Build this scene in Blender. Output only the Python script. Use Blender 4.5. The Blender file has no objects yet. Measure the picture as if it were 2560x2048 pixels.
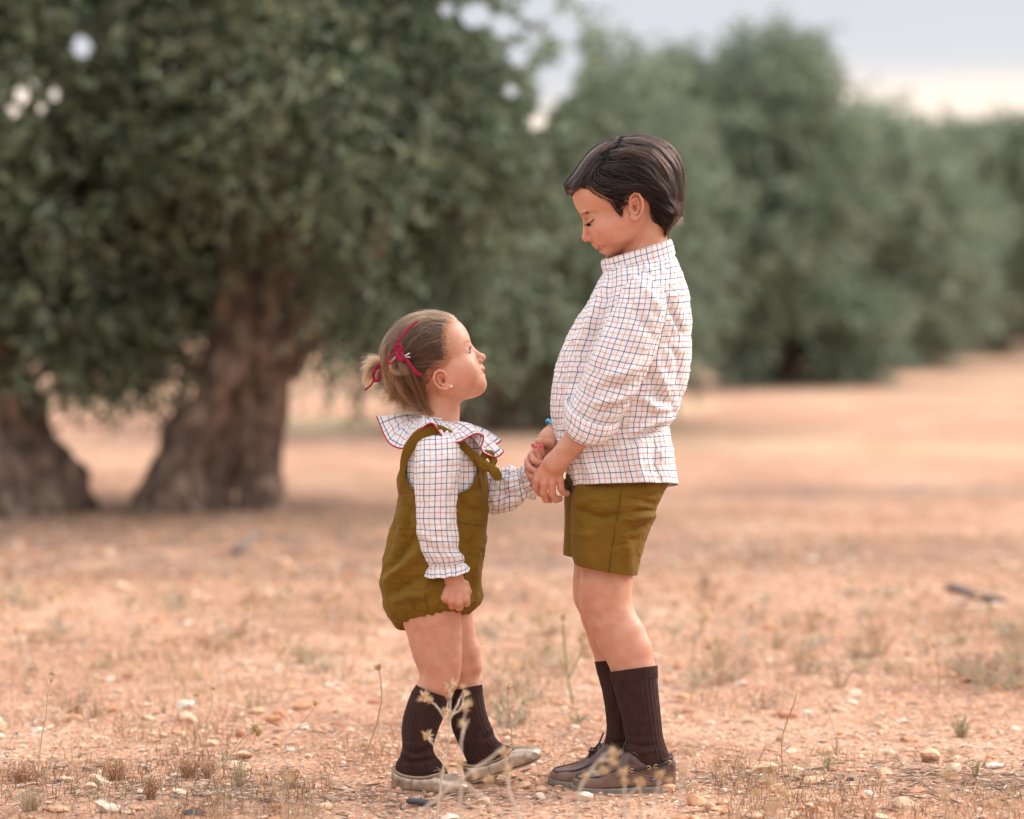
import bpy, math, random
import numpy as np
from mathutils import Vector

random.seed(7)
RS = np.random.RandomState(11)
SC = bpy.context.scene
COL = SC.collection

# ------------------------------------------------------------------ camera
F_PX = 6044.4          # focal length in photo pixels (85 mm on a 36 mm sensor, 2560 px)
CAM_H = 0.90
HOR = 784.0            # photo row of the horizon
Y0 = 4.612             # distance of the children
K = Y0 / F_PX          # metres per photo pixel at the children
cam = bpy.data.cameras.new('camera')
cam.lens = 85.0
cam.sensor_width = 36.0
cam.sensor_fit = 'HORIZONTAL'
cam.shift_y = -(1024.0 - HOR) / 2560.0
cam.clip_start = 0.1
cam.clip_end = 3000.0
cam.dof.use_dof = True
cam.dof.focus_distance = 4.56
cam.dof.aperture_fstop = 1.8
cam.dof.aperture_blades = 9
camo = bpy.data.objects.new('camera', cam)
camo.location = (0, 0, CAM_H)
camo.rotation_euler = (math.radians(90), 0, 0)
COL.objects.link(camo)
SC.camera = camo

# ------------------------------------------------------------------ light
SUN_AZ, SUN_EL = 66.0, 33.0     # degrees right of the view direction, elevation
world = bpy.data.worlds.new('World')
SC.world = world
world.use_nodes = True
wn, wl = world.node_tree.nodes, world.node_tree.links
wn.clear()
wout = wn.new('ShaderNodeOutputWorld')
bg = wn.new('ShaderNodeBackground')
wl.new(bg.outputs[0], wout.inputs[0])
sky = wn.new('ShaderNodeTexSky')
sky.sky_type = 'NISHITA'
sky.sun_disc = False
sky.sun_elevation = math.radians(SUN_EL)
sky.sun_rotation = math.radians(SUN_AZ)
sky.dust_density = 3.0
tc = wn.new('ShaderNodeTexCoord')
sep = wn.new('ShaderNodeSeparateXYZ')
wl.new(tc.outputs['Generated'], sep.inputs[0])
ramp = wn.new('ShaderNodeValToRGB')          # overcast cloud deck with a bright band low down
cr = ramp.color_ramp
cr.interpolation = 'EASE'
stops = [(0.0, (1.5, 1.12, .86)), (.052, (1.9, 1.42, 1.05)), (.078, (1.5, 1.24, 1.04)), (.112, (.84, .86, .92)),
         (.16, (.78, .80, .85)), (.45, (1.5, 1.53, 1.62)), (1.0, (2.7, 2.74, 2.86))]
cr.elements[0].position = stops[0][0]; cr.elements[0].color = (*stops[0][1], 1)
cr.elements[1].position = stops[-1][0]; cr.elements[1].color = (*stops[-1][1], 1)
for p_, c_ in stops[1:-1]:
    e_ = cr.elements.new(p_); e_.color = (*c_, 1)
mp = wn.new('ShaderNodeMapping'); mp.inputs['Scale'].default_value = (2.2, 2.2, 9.0)
wl.new(tc.outputs['Generated'], mp.inputs[0])
nz = wn.new('ShaderNodeTexNoise'); nz.inputs['Scale'].default_value = 1.6; nz.inputs['Detail'].default_value = 4
wl.new(mp.outputs[0], nz.inputs[0])
ma = wn.new('ShaderNodeMath'); ma.operation = 'MULTIPLY_ADD'
ma.inputs[1].default_value = 0.07; ma.inputs[2].default_value = -0.035
wl.new(nz.outputs[0], ma.inputs[0])
mb = wn.new('ShaderNodeMath'); mb.operation = 'ADD'
wl.new(sep.outputs['Z'], mb.inputs[0]); wl.new(ma.outputs[0], mb.inputs[1])
wl.new(mb.outputs[0], ramp.inputs[0])
mixs = wn.new('ShaderNodeMix'); mixs.data_type = 'RGBA'; mixs.inputs[0].default_value = 0.90
sc_ = wn.new('ShaderNodeVectorMath'); sc_.operation = 'SCALE'; sc_.inputs['Scale'].default_value = 0.075
wl.new(sky.outputs[0], sc_.inputs[0])
wl.new(sc_.outputs[0], mixs.inputs['A'])
cs = wn.new('ShaderNodeVectorMath'); cs.operation = 'SCALE'; cs.inputs['Scale'].default_value = 0.385
wl.new(ramp.outputs[0], cs.inputs[0])
wl.new(cs.outputs[0], mixs.inputs['B'])
wl.new(mixs.outputs['Result'], bg.inputs['Color'])
bg.inputs['Strength'].default_value = 1.0

sun = bpy.data.lights.new('sun', 'SUN')
sun.energy = 1.75
sun.angle = math.radians(34)
sun.color = (1.0, .95, .89)
suno = bpy.data.objects.new('sun', sun)
az, el = math.radians(SUN_AZ), math.radians(SUN_EL)
sdir = Vector((math.sin(az) * math.cos(el), math.cos(az) * math.cos(el), math.sin(el)))
suno.rotation_euler = sdir.to_track_quat('Z', 'Y').to_euler()
suno.location = (6, 2, 8)
COL.objects.link(suno)

SC.view_settings.view_transform = 'Standard'
SC.view_settings.look = 'None'
SC.view_settings.exposure = 1.22
SC.view_settings.gamma = 1.0
SC.view_settings.use_curve_mapping = False
SC.cycles.max_bounces = 6
SC.cycles.transparent_max_bounces = 4
SC.cycles.use_denoising = True

# ------------------------------------------------------------------ helpers
def W(P):
    """photo pixel x, pixel y, depth offset in pixels (away from camera) -> world metres"""
    P = np.asarray(P, float)
    Y = Y0 + P[..., 2] * K
    return np.stack([(P[..., 0] - 1280.0) / F_PX * Y, Y, CAM_H + (HOR - P[..., 1]) / F_PX * Y], -1)

def gp(px, py):
    """ground point seen at a photo pixel"""
    Y = CAM_H * F_PX / (py - HOR)
    return np.array([(px - 1280.0) / F_PX * Y, Y, 0.0])

def at(px, py, Y):
    return np.array([(px - 1280.0) / F_PX * Y, Y, CAM_H + (HOR - py) / F_PX * Y])

def hash3(i, j, k, s):
    n = (i * 374761393 + j * 668265263 + k * 2147483647 + s * 1274126177) & 0xffffffff
    n = ((n ^ (n >> 13)) * 1274126177) & 0xffffffff
    n = n ^ (n >> 16)
    return (n & 0xffffff) / float(0xffffff) * 2 - 1

def vnoise(P, scale=1.0, seed=0):
    P = np.asarray(P, float) * scale
    I = np.floor(P).astype(np.int64); Fr = P - I
    U = Fr * Fr * (3 - 2 * Fr)
    i, j, k = I[..., 0], I[..., 1], I[..., 2]
    u, v, w = U[..., 0], U[..., 1], U[..., 2]
    r = 0
    for a in (0, 1):
        for b in (0, 1):
            for c in (0, 1):
                r = r + hash3(i + a, j + b, k + c, seed) * (u if a else 1 - u) * (v if b else 1 - v) * (w if c else 1 - w)
    return r

def fbm(P, scale=1.0, octaves=3, seed=0):
    r = 0; a = 1.0
    for o in range(octaves):
        r = r + a * vnoise(P, scale * 2 ** o, seed + o); a *= 0.5
    return r

BASE = {}
def base_of(o):
    while o.parent: o = o.parent
    return BASE.get(o.name, np.zeros(3))

def make(name, V, faces, mat, parent=None, uv=None, cols=None, smooth=True, base=None):
    """one mesh object; faces: list of int arrays (n,3)/(n,4); uv: list matching faces (n,k,2); cols: dict name->(nv,) or (nv,3)"""
    V = np.asarray(V, float)
    if parent is not None: b = base_of(parent)
    else: b = np.zeros(3) if base is None else np.asarray(base, float)
    me = bpy.data.meshes.new(name)
    me.vertices.add(len(V))
    me.vertices.foreach_set('co', (V - b).astype(np.float32).ravel())
    if not isinstance(faces, (list, tuple)): faces = [faces]
    faces = [np.asarray(f, np.int32) for f in faces if len(f)]
    nl = sum(f.size for f in faces); npol = sum(len(f) for f in faces)
    me.loops.add(nl)
    me.loops.foreach_set('vertex_index', np.concatenate([f.ravel() for f in faces]))
    me.polygons.add(npol)
    st = []; c = 0
    for f in faces:
        st.append(c + np.arange(len(f)) * f.shape[1]); c += f.size
    me.polygons.foreach_set('loop_start', np.concatenate(st).astype(np.int32))
    me.polygons.foreach_set('use_smooth', np.full(npol, smooth, bool))
    if uv is not None:
        l = me.uv_layers.new(name='UVMap')
        uvs = uv if isinstance(uv, (list, tuple)) else [uv]
        l.data.foreach_set('uv', np.concatenate([np.asarray(u, np.float32).reshape(-1, 2) for u in uvs]).ravel())
    if cols:
        for k_, d in cols.items():
            d = np.asarray(d, np.float32)
            if d.ndim == 1:
                a = me.attributes.new(k_, 'FLOAT', 'POINT'); a.data.foreach_set('value', d)
            else:
                a = me.attributes.new(k_, 'FLOAT_VECTOR', 'POINT'); a.data.foreach_set('vector', d.ravel())
    me.update(calc_edges=True)
    me.validate()
    if mat is not None: me.materials.append(mat)
    o = bpy.data.objects.new(name, me)
    if parent is not None: o.parent = parent
    else:
        o.location = b
    COL.objects.link(o)
    if parent is None: BASE[o.name] = b
    return o

def tag(o, label=None, cat=None, group=None, kind=None):
    if label: o['label'] = label
    if cat: o['category'] = cat
    if group: o['group'] = group
    if kind: o['kind'] = kind
    return o

def empty(name, loc):
    o = bpy.data.objects.new(name, None)
    o.empty_display_size = 0.1
    o.location = loc
    COL.objects.link(o)
    BASE[o.name] = np.asarray(loc, float)
    return o

def solid(o, t, offset=-1):
    m = o.modifiers.new('thickness', 'SOLIDIFY'); m.thickness = t; m.offset = offset
    return o

def cr_interp(S, n):
    """Catmull-Rom resample of rows S (m,k) to n rows"""
    S = np.asarray(S, float); m = len(S)
    t = np.linspace(0, m - 1, n); i = np.clip(t.astype(int), 0, m - 2); f = (t - i)[:, None]
    E = np.vstack([2 * S[0] - S[1], S, 2 * S[-1] - S[-2]])
    p0, p1, p2, p3 = E[i], E[i + 1], E[i + 2], E[i + 3]
    return 0.5 * ((2 * p1) + (-p0 + p2) * f + (2 * p0 - 5 * p1 + 4 * p2 - p3) * f ** 2 + (-p0 + 3 * p1 - 3 * p2 + p3) * f ** 3)

def grid_faces(nv, nu, wrap=True):
    i = np.arange(nv - 1)[:, None]; j = np.arange(nu if wrap else nu - 1)[None]
    a = i * nu + j; b = i * nu + (j + 1) % nu; c = (i + 1) * nu + (j + 1) % nu; d = (i + 1) * nu + j
    return np.stack([a, b, c, d], -1).reshape(-1, 4)

def tube_arr(P, R, n=8, flat=None, caps=True):
    """tube mesh arrays along points P (m,3) with radii R; flat=(k) squashes"""
    P = np.asarray(P, float); R = np.broadcast_to(np.asarray(R, float), (len(P),))
    T = np.gradient(P, axis=0); T /= np.linalg.norm(T, axis=1)[:, None] + 1e-12
    ref = np.array([0.0, 1.0, 0.0]) if abs(T[0][1]) < .9 else np.array([1.0, 0, 0])
    Ns = []
    nrm = np.cross(T[0], ref); nrm /= np.linalg.norm(nrm)
    for t in T:
        nrm = nrm - t * nrm.dot(t); nrm /= np.linalg.norm(nrm) + 1e-12; Ns.append(nrm)
    N = np.array(Ns); B = np.cross(T, N)
    th = np.linspace(0, 2 * np.pi, n, endpoint=False)
    fl = 1.0 if flat is None else flat
    V = P[:, None] + R[:, None, None] * (np.cos(th)[None, :, None] * N[:, None] + fl * np.sin(th)[None, :, None] * B[:, None])
    F = [grid_faces(len(P), n)]
    V = V.reshape(-1, 3)
    if caps:
        k0 = len(V); V = np.vstack([V, P[0], P[-1]])
        j = np.arange(n)
        F.append(np.stack([np.full(n, k0), (j + 1) % n, j], -1))
        b = (len(P) - 1) * n
        F.append(np.stack([np.full(n, k0 + 1), b + j, b + (j + 1) % n], -1))
    return V, F

class Acc:
    """collects arrays of geometry into one mesh"""
    def __init__(s): s.V = []; s.F3 = []; s.F4 = []; s.n = 0; s.C = []
    def add(s, V, F, c=None):
        for f in (F if isinstance(F, (list, tuple)) else [F]):
            f = np.asarray(f)
            if len(f): (s.F3 if f.shape[1] == 3 else s.F4).append(f + s.n)
        s.V.append(V); s.n += len(V)
        if c is not None: s.C.append(np.broadcast_to(np.asarray(c, float), (len(V),)))
        return s
    def tube(s, P, R, n=6, flat=None, c=None, caps=True):
        V, F = tube_arr(P, R, n, flat, caps); return s.add(V, F, c)
    def build(s, name, mat, parent=None, smooth=True, base=None):
        F = []
        if s.F3: F.append(np.vstack(s.F3))
        if s.F4: F.append(np.vstack(s.F4))
        return make(name, np.vstack(s.V), F, mat, parent, cols={'rnd': np.concatenate(s.C)} if s.C else None, smooth=smooth, base=base)

# ------------------------------------------------------------------ materials
def mat_new(name):
    m = bpy.data.materials.new(name); m.use_nodes = True
    nt = m.node_tree; nt.nodes.clear()
    out = nt.nodes.new('ShaderNodeOutputMaterial'); b = nt.nodes.new('ShaderNodeBsdfPrincipled')
    nt.links.new(b.outputs[0], out.inputs[0])
    return m, nt, b, out

def nd(nt, typ, **kw):
    n = nt.nodes.new(typ)
    for k, v in kw.items():
        if k.startswith('i_'): n.inputs[k[2:].replace('_', ' ')].default_value = v
        else: setattr(n, k, v)
    return n

def simple(name, col, rough=.6, bump=0.0, bscale=400, var=0.0, vscale=30, spec=.4, metal=0.0, sss=0.0, sheen=0.0):
    m, nt, b, out = mat_new(name)
    b.inputs['Roughness'].default_value = rough
    b.inputs['Specular IOR Level'].default_value = spec
    b.inputs['Metallic'].default_value = metal
    b.inputs['Base Color'].default_value = (*col, 1)
    if sheen: b.inputs['Sheen Weight'].default_value = sheen
    t = nd(nt, 'ShaderNodeTexCoord')
    if var:
        n = nd(nt, 'ShaderNodeTexNoise', i_Scale=vscale, i_Detail=5.0)
        nt.links.new(t.outputs['Object'], n.inputs[0])
        r = nd(nt, 'ShaderNodeMapRange', i_From_Min=.3, i_From_Max=.7, i_To_Min=1 - var, i_To_Max=1 + var)
        nt.links.new(n.outputs[0], r.inputs[0])
        v = nd(nt, 'ShaderNodeVectorMath', operation='SCALE'); v.inputs[0].default_value = col
        nt.links.new(r.outputs[0], v.inputs['Scale']); nt.links.new(v.outputs[0], b.inputs['Base Color'])
    if bump:
        n = nd(nt, 'ShaderNodeTexNoise', i_Scale=bscale, i_Detail=4.0)
        nt.links.new(t.outputs['Object'], n.inputs[0])
        bp = nd(nt, 'ShaderNodeBump', i_Strength=bump, i_Distance=.002)
        nt.links.new(n.outputs[0], bp.inputs['Height']); nt.links.new(bp.outputs[0], b.inputs['Normal'])
    return m

def attr_ramp(name, attr, stops, rough=.7, translucent=0.0, spec=.3, bump=0, bscale=300, mult_noise=None):
    """colour ramp over a per-vertex attribute"""
    m, nt, b, out = mat_new(name)
    a = nd(nt, 'ShaderNodeAttribute', attribute_name=attr)
    r = nd(nt, 'ShaderNodeValToRGB'); e = r.color_ramp.elements
    e[0].position, e[0].color = stops[0][0], (*stops[0][1], 1)
    e[1].position, e[1].color = stops[-1][0], (*stops[-1][1], 1)
    for p, c in stops[1:-1]:
        x = e.new(p); x.color = (*c, 1)
    nt.links.new(a.outputs['Fac'], r.inputs[0])
    src = r.outputs[0]
    if mult_noise:
        t = nd(nt, 'ShaderNodeTexCoord'); n = nd(nt, 'ShaderNodeTexNoise', i_Scale=mult_noise, i_Detail=5.0)
        nt.links.new(t.outputs['Object'], n.inputs[0])
        q = nd(nt, 'ShaderNodeMapRange', i_From_Min=.3, i_From_Max=.7, i_To_Min=.72, i_To_Max=1.25); nt.links.new(n.outputs[0], q.inputs[0])
        v = nd(nt, 'ShaderNodeVectorMath', operation='SCALE'); nt.links.new(src, v.inputs[0]); nt.links.new(q.outputs[0], v.inputs['Scale'])
        src = v.outputs[0]
    nt.links.new(src, b.inputs['Base Color'])
    b.inputs['Roughness'].default_value = rough; b.inputs['Specular IOR Level'].default_value = spec
    if bump:
        t = nd(nt, 'ShaderNodeTexCoord'); n = nd(nt, 'ShaderNodeTexNoise', i_Scale=bscale, i_Detail=5.0)
        nt.links.new(t.outputs['Object'], n.inputs[0])
        bp = nd(nt, 'ShaderNodeBump', i_Strength=bump, i_Distance=.003)
        nt.links.new(n.outputs[0], bp.inputs['Height']); nt.links.new(bp.outputs[0], b.inputs['Normal'])
    if translucent:
        tr = nd(nt, 'ShaderNodeBsdfTranslucent'); nt.links.new(src, tr.inputs[0])
        mx = nd(nt, 'ShaderNodeMixShader'); mx.inputs[0].default_value = translucent
        nt.links.new(b.outputs[0], mx.inputs[1]); nt.links.new(tr.outputs[0], mx.inputs[2]); nt.links.new(mx.outputs[0], out.inputs[0])
    return m
# ================================================================== SETTING
def ground_h(x, y):
    P = np.stack([x, y, np.zeros_like(x)], -1)
    far = np.clip((np.abs(y) - 5.5) / 6, 0, 1)
    h = 0.010 * fbm(P, 1.3, 2, 3) + 0.0045 * fbm(P, 9, 3, 5) + 0.05 * far * vnoise(P, .22, 8)
    d = np.maximum(np.abs(x + .08) - .42, 0) ** 2 + (y - 4.62) ** 2     # trodden flat where the children stand
    return h * (1 - .85 * np.exp(-d / .06)) - .001

def build_ground():
    s_in = np.linspace(-.235, .235, 600)
    s_out = np.array([.25, .28, .33, .42, .6, .9, 1.5, 3, 7, 16, 40])
    s = np.concatenate([-s_out[::-1], s_in, s_out])
    ys = [-60, -30, -15, -8, -4, -2, 0, 1.5, 2.6, 3.3, 3.7, 4.0]
    y = 4.1
    while y < 600:
        ys.append(y); y += 0.0048 * (y / 4.2) ** 2.0 if y < 9 else .03 * (y / 9) ** 1.6
    ys = np.array(ys)
    X = s[None] * np.maximum(np.abs(ys), 3.6)[:, None]
    Yg = np.repeat(ys[:, None], len(s), 1)
    H = ground_h(X, Yg)
    P = np.stack([X, Yg, np.zeros_like(X)], -1)
    near = (Yg > 3.9) & (Yg < 8)
    crumb = np.zeros_like(H)
    crumb[near] = .0016 * np.abs(vnoise(P[near], 70, 21)) + .0012 * np.maximum(vnoise(P[near], 160, 22), 0) + .003 * np.maximum(vnoise(P[near], 28, 23), 0)
    H = H + crumb
    V = np.stack([X, Yg, H], -1).reshape(-1, 3)
    F = grid_faces(len(ys), len(s), wrap=False)
    m, nt, b, out = mat_new('dry_red_soil')
    t = nd(nt, 'ShaderNodeTexCoord')
    def noise(sc, det=6, rough=.6, dist=0):
        n = nd(nt, 'ShaderNodeTexNoise', i_Scale=sc, i_Detail=det, i_Roughness=rough, i_Distortion=dist)
        nt.links.new(t.outputs['Object'], n.inputs[0]); return n
    def rampn(src, stops):
        r = nd(nt, 'ShaderNodeValToRGB'); e = r.color_ramp.elements
        e[0].position, e[0].color = stops[0][0], (*stops[0][1], 1); e[1].position, e[1].color = stops[-1][0], (*stops[-1][1], 1)
        for p, c in stops[1:-1]:
            x = e.new(p); x.color = (*c, 1)
        nt.links.new(src, r.inputs[0]); return r
    def mix(fac, a, bb, mode='MIX'):
        x = nd(nt, 'ShaderNodeMix', data_type='RGBA', blend_type=mode)
        if isinstance(fac, float): x.inputs[0].default_value = fac
        else: nt.links.new(fac, x.inputs[0])
        for k_, v in (('A', a), ('B', bb)):
            if isinstance(v, tuple): x.inputs[k_].default_value = (*v, 1)
            else: nt.links.new(v, x.inputs[k_])
        return x.outputs['Result']
    base = rampn(noise(1.1, 8, .62).outputs[0], [(.30, (.33, .153, .090)), (.45, (.47, .238, .146)), (.58, (.56, .310, .202)), (.72, (.62, .385, .268))])
    fine = rampn(noise(38, 6, .7).outputs[0], [(.30, (.55, .50, .47)), (.5, (1.0, 1.0, 1.0)), (.72, (1.28, 1.3, 1.32))])
    mid = rampn(noise(6.5, 6, .68, .4).outputs[0], [(.32, (.70, .66, .63)), (.5, (1.0, .99, .98)), (.68, (1.16, 1.18, 1.2))])
    c1 = mix(1.0, mix(1.0, base.outputs[0], fine.outputs[0], 'MULTIPLY'), mid.outputs[0], 'MULTIPLY')
    # crumbs of pale stone and dark litter, larger than a grain
    vo = nd(nt, 'ShaderNodeTexVoronoi', i_Scale=150.0, i_Randomness=1.0); nt.links.new(t.outputs['Object'], vo.inputs[0])
    vs = nd(nt, 'ShaderNodeSeparateColor'); nt.links.new(vo.outputs['Color'], vs.inputs[0])
    pm = rampn(vs.outputs[0], [(.80, (0, 0, 0)), (.86, (.7, .7, .7))])
    c2 = mix(pm.outputs[0], c1, (.62, .47, .35))
    pd = rampn(vs.outputs[1], [(.90, (0, 0, 0)), (.93, (1, 1, 1))])
    c3 = mix(pd.outputs[0], c2, (.20, .13, .095))
    # olive leaf litter under the trees, with the shade bands there painted in
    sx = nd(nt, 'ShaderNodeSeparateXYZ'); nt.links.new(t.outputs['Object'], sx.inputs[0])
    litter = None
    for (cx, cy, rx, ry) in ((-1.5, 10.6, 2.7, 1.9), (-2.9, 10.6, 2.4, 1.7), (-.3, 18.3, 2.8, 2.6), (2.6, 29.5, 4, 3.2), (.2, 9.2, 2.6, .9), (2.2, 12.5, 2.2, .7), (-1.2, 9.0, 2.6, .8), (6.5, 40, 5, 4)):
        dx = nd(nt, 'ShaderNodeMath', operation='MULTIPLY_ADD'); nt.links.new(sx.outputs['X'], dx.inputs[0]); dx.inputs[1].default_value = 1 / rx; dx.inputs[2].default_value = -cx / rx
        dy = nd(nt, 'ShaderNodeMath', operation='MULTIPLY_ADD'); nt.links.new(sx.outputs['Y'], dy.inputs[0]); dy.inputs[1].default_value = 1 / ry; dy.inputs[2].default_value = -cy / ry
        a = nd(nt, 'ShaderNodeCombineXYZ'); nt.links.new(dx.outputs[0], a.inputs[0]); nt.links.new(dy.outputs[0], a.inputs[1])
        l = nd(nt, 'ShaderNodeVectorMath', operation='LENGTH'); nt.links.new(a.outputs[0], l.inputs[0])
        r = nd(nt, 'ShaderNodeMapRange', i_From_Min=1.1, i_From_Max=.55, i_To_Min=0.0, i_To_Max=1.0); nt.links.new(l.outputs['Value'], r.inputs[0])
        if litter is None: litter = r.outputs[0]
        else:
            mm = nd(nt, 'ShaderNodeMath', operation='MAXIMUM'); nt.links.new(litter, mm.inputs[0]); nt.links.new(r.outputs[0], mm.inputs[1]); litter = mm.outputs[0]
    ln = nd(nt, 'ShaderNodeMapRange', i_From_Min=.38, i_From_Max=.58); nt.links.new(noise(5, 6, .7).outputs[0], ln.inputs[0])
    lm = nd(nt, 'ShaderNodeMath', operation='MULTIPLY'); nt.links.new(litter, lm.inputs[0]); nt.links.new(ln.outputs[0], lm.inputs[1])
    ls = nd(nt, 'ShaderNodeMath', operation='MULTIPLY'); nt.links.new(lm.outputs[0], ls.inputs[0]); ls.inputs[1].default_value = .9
    litter_shade = rampn(noise(24, 5, .7).outputs[0], [(.35, (.13, .085, .06)), (.65, (.30, .19, .14))])
    c4 = mix(ls.outputs[0], c3, litter_shade.outputs[0])
    # dry straw-coloured stubble further off
    st = nd(nt, 'ShaderNodeMapRange', i_From_Min=.50, i_From_Max=.66); nt.links.new(noise(.35, 5, .6).outputs[0], st.inputs[0])
    fy = nd(nt, 'ShaderNodeMapRange', i_From_Min=9.0, i_From_Max=20.0); nt.links.new(sx.outputs['Y'], fy.inputs[0])
    sm = nd(nt, 'ShaderNodeMath', operation='MULTIPLY'); nt.links.new(st.outputs[0], sm.inputs[0]); nt.links.new(fy.outputs[0], sm.inputs[1])
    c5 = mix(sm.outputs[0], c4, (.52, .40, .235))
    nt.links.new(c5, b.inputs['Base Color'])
    b.inputs['Roughness'].default_value = .95; b.inputs['Specular IOR Level'].default_value = .15
    bp = nd(nt, 'ShaderNodeBump', i_Strength=.9, i_Distance=.006); nt.links.new(noise(110, 8, .75).outputs[0], bp.inputs['Height'])
    nt.links.new(bp.outputs[0], b.inputs['Normal'])
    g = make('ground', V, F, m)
    tag(g, kind='structure')
build_ground()

# ------------------------------------------------------------------ trees
D = 1.1874   # the tree layout was measured on a copy of the photo this much smaller
def leaf_mat(name, dark, mid, light):
    m = attr_ramp(name, 'rnd', [(0, dark), (.5, mid), (1, light)], rough=.6, spec=.2, translucent=.14)
    nt = m.node_tree
    r = [n for n in nt.nodes if n.type == 'VALTORGB'][0]
    g = nd(nt, 'ShaderNodeNewGeometry')
    mx = nd(nt, 'ShaderNodeMix', data_type='RGBA'); nt.links.new(g.outputs['Backfacing'], mx.inputs[0])
    nt.links.new(r.outputs[0], mx.inputs['A'])
    v = nd(nt, 'ShaderNodeMix', data_type='RGBA'); v.inputs[0].default_value = .55
    nt.links.new(r.outputs[0], v.inputs['A']); v.inputs['B'].default_value = (.30, .34, .26, 1)
    nt.links.new(v.outputs['Result'], mx.inputs['B'])
    for n in nt.nodes:
        if n.type == 'BSDF_PRINCIPLED': nt.links.new(mx.outputs['Result'], n.inputs['Base Color'])
        if n.type == 'BSDF_TRANSLUCENT': nt.links.new(mx.outputs['Result'], n.inputs[0])
    return m
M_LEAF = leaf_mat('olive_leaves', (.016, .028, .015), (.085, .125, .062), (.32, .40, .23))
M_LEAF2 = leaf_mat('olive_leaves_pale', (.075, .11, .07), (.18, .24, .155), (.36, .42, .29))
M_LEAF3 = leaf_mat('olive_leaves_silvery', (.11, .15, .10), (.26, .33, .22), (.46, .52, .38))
def bark_mat():
    m, nt, b, out = mat_new('olive_bark')
    t = nd(nt, 'ShaderNodeTexCoord'); mp_ = nd(nt, 'ShaderNodeMapping'); mp_.inputs['Scale'].default_value = (8, 8, 4.5)
    nt.links.new(t.outputs['Object'], mp_.inputs[0])
    n = nd(nt, 'ShaderNodeTexNoise', i_Scale=1.6, i_Detail=8.0, i_Roughness=.7); nt.links.new(mp_.outputs[0], n.inputs[0])
    r = nd(nt, 'ShaderNodeValToRGB'); e = r.color_ramp.elements
    e[0].position, e[0].color = .34, (.06, .043, .034, 1); e[1].position, e[1].color = .62, (.50, .36, .27, 1)
    x = e.new(.5); x.color = (.20, .135, .10, 1)
    nt.links.new(n.outputs[0], r.inputs[0]); nt.links.new(r.outputs[0], b.inputs['Base Color'])
    bp = nd(nt, 'ShaderNodeBump', i_Strength=1.0, i_Distance=.04); nt.links.new(n.outputs[0], bp.inputs['Height'])
    nt.links.new(bp.outputs[0], b.inputs['Normal']); b.inputs['Roughness'].default_value = .95
    return m
M_BARK = bark_mat()

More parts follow.
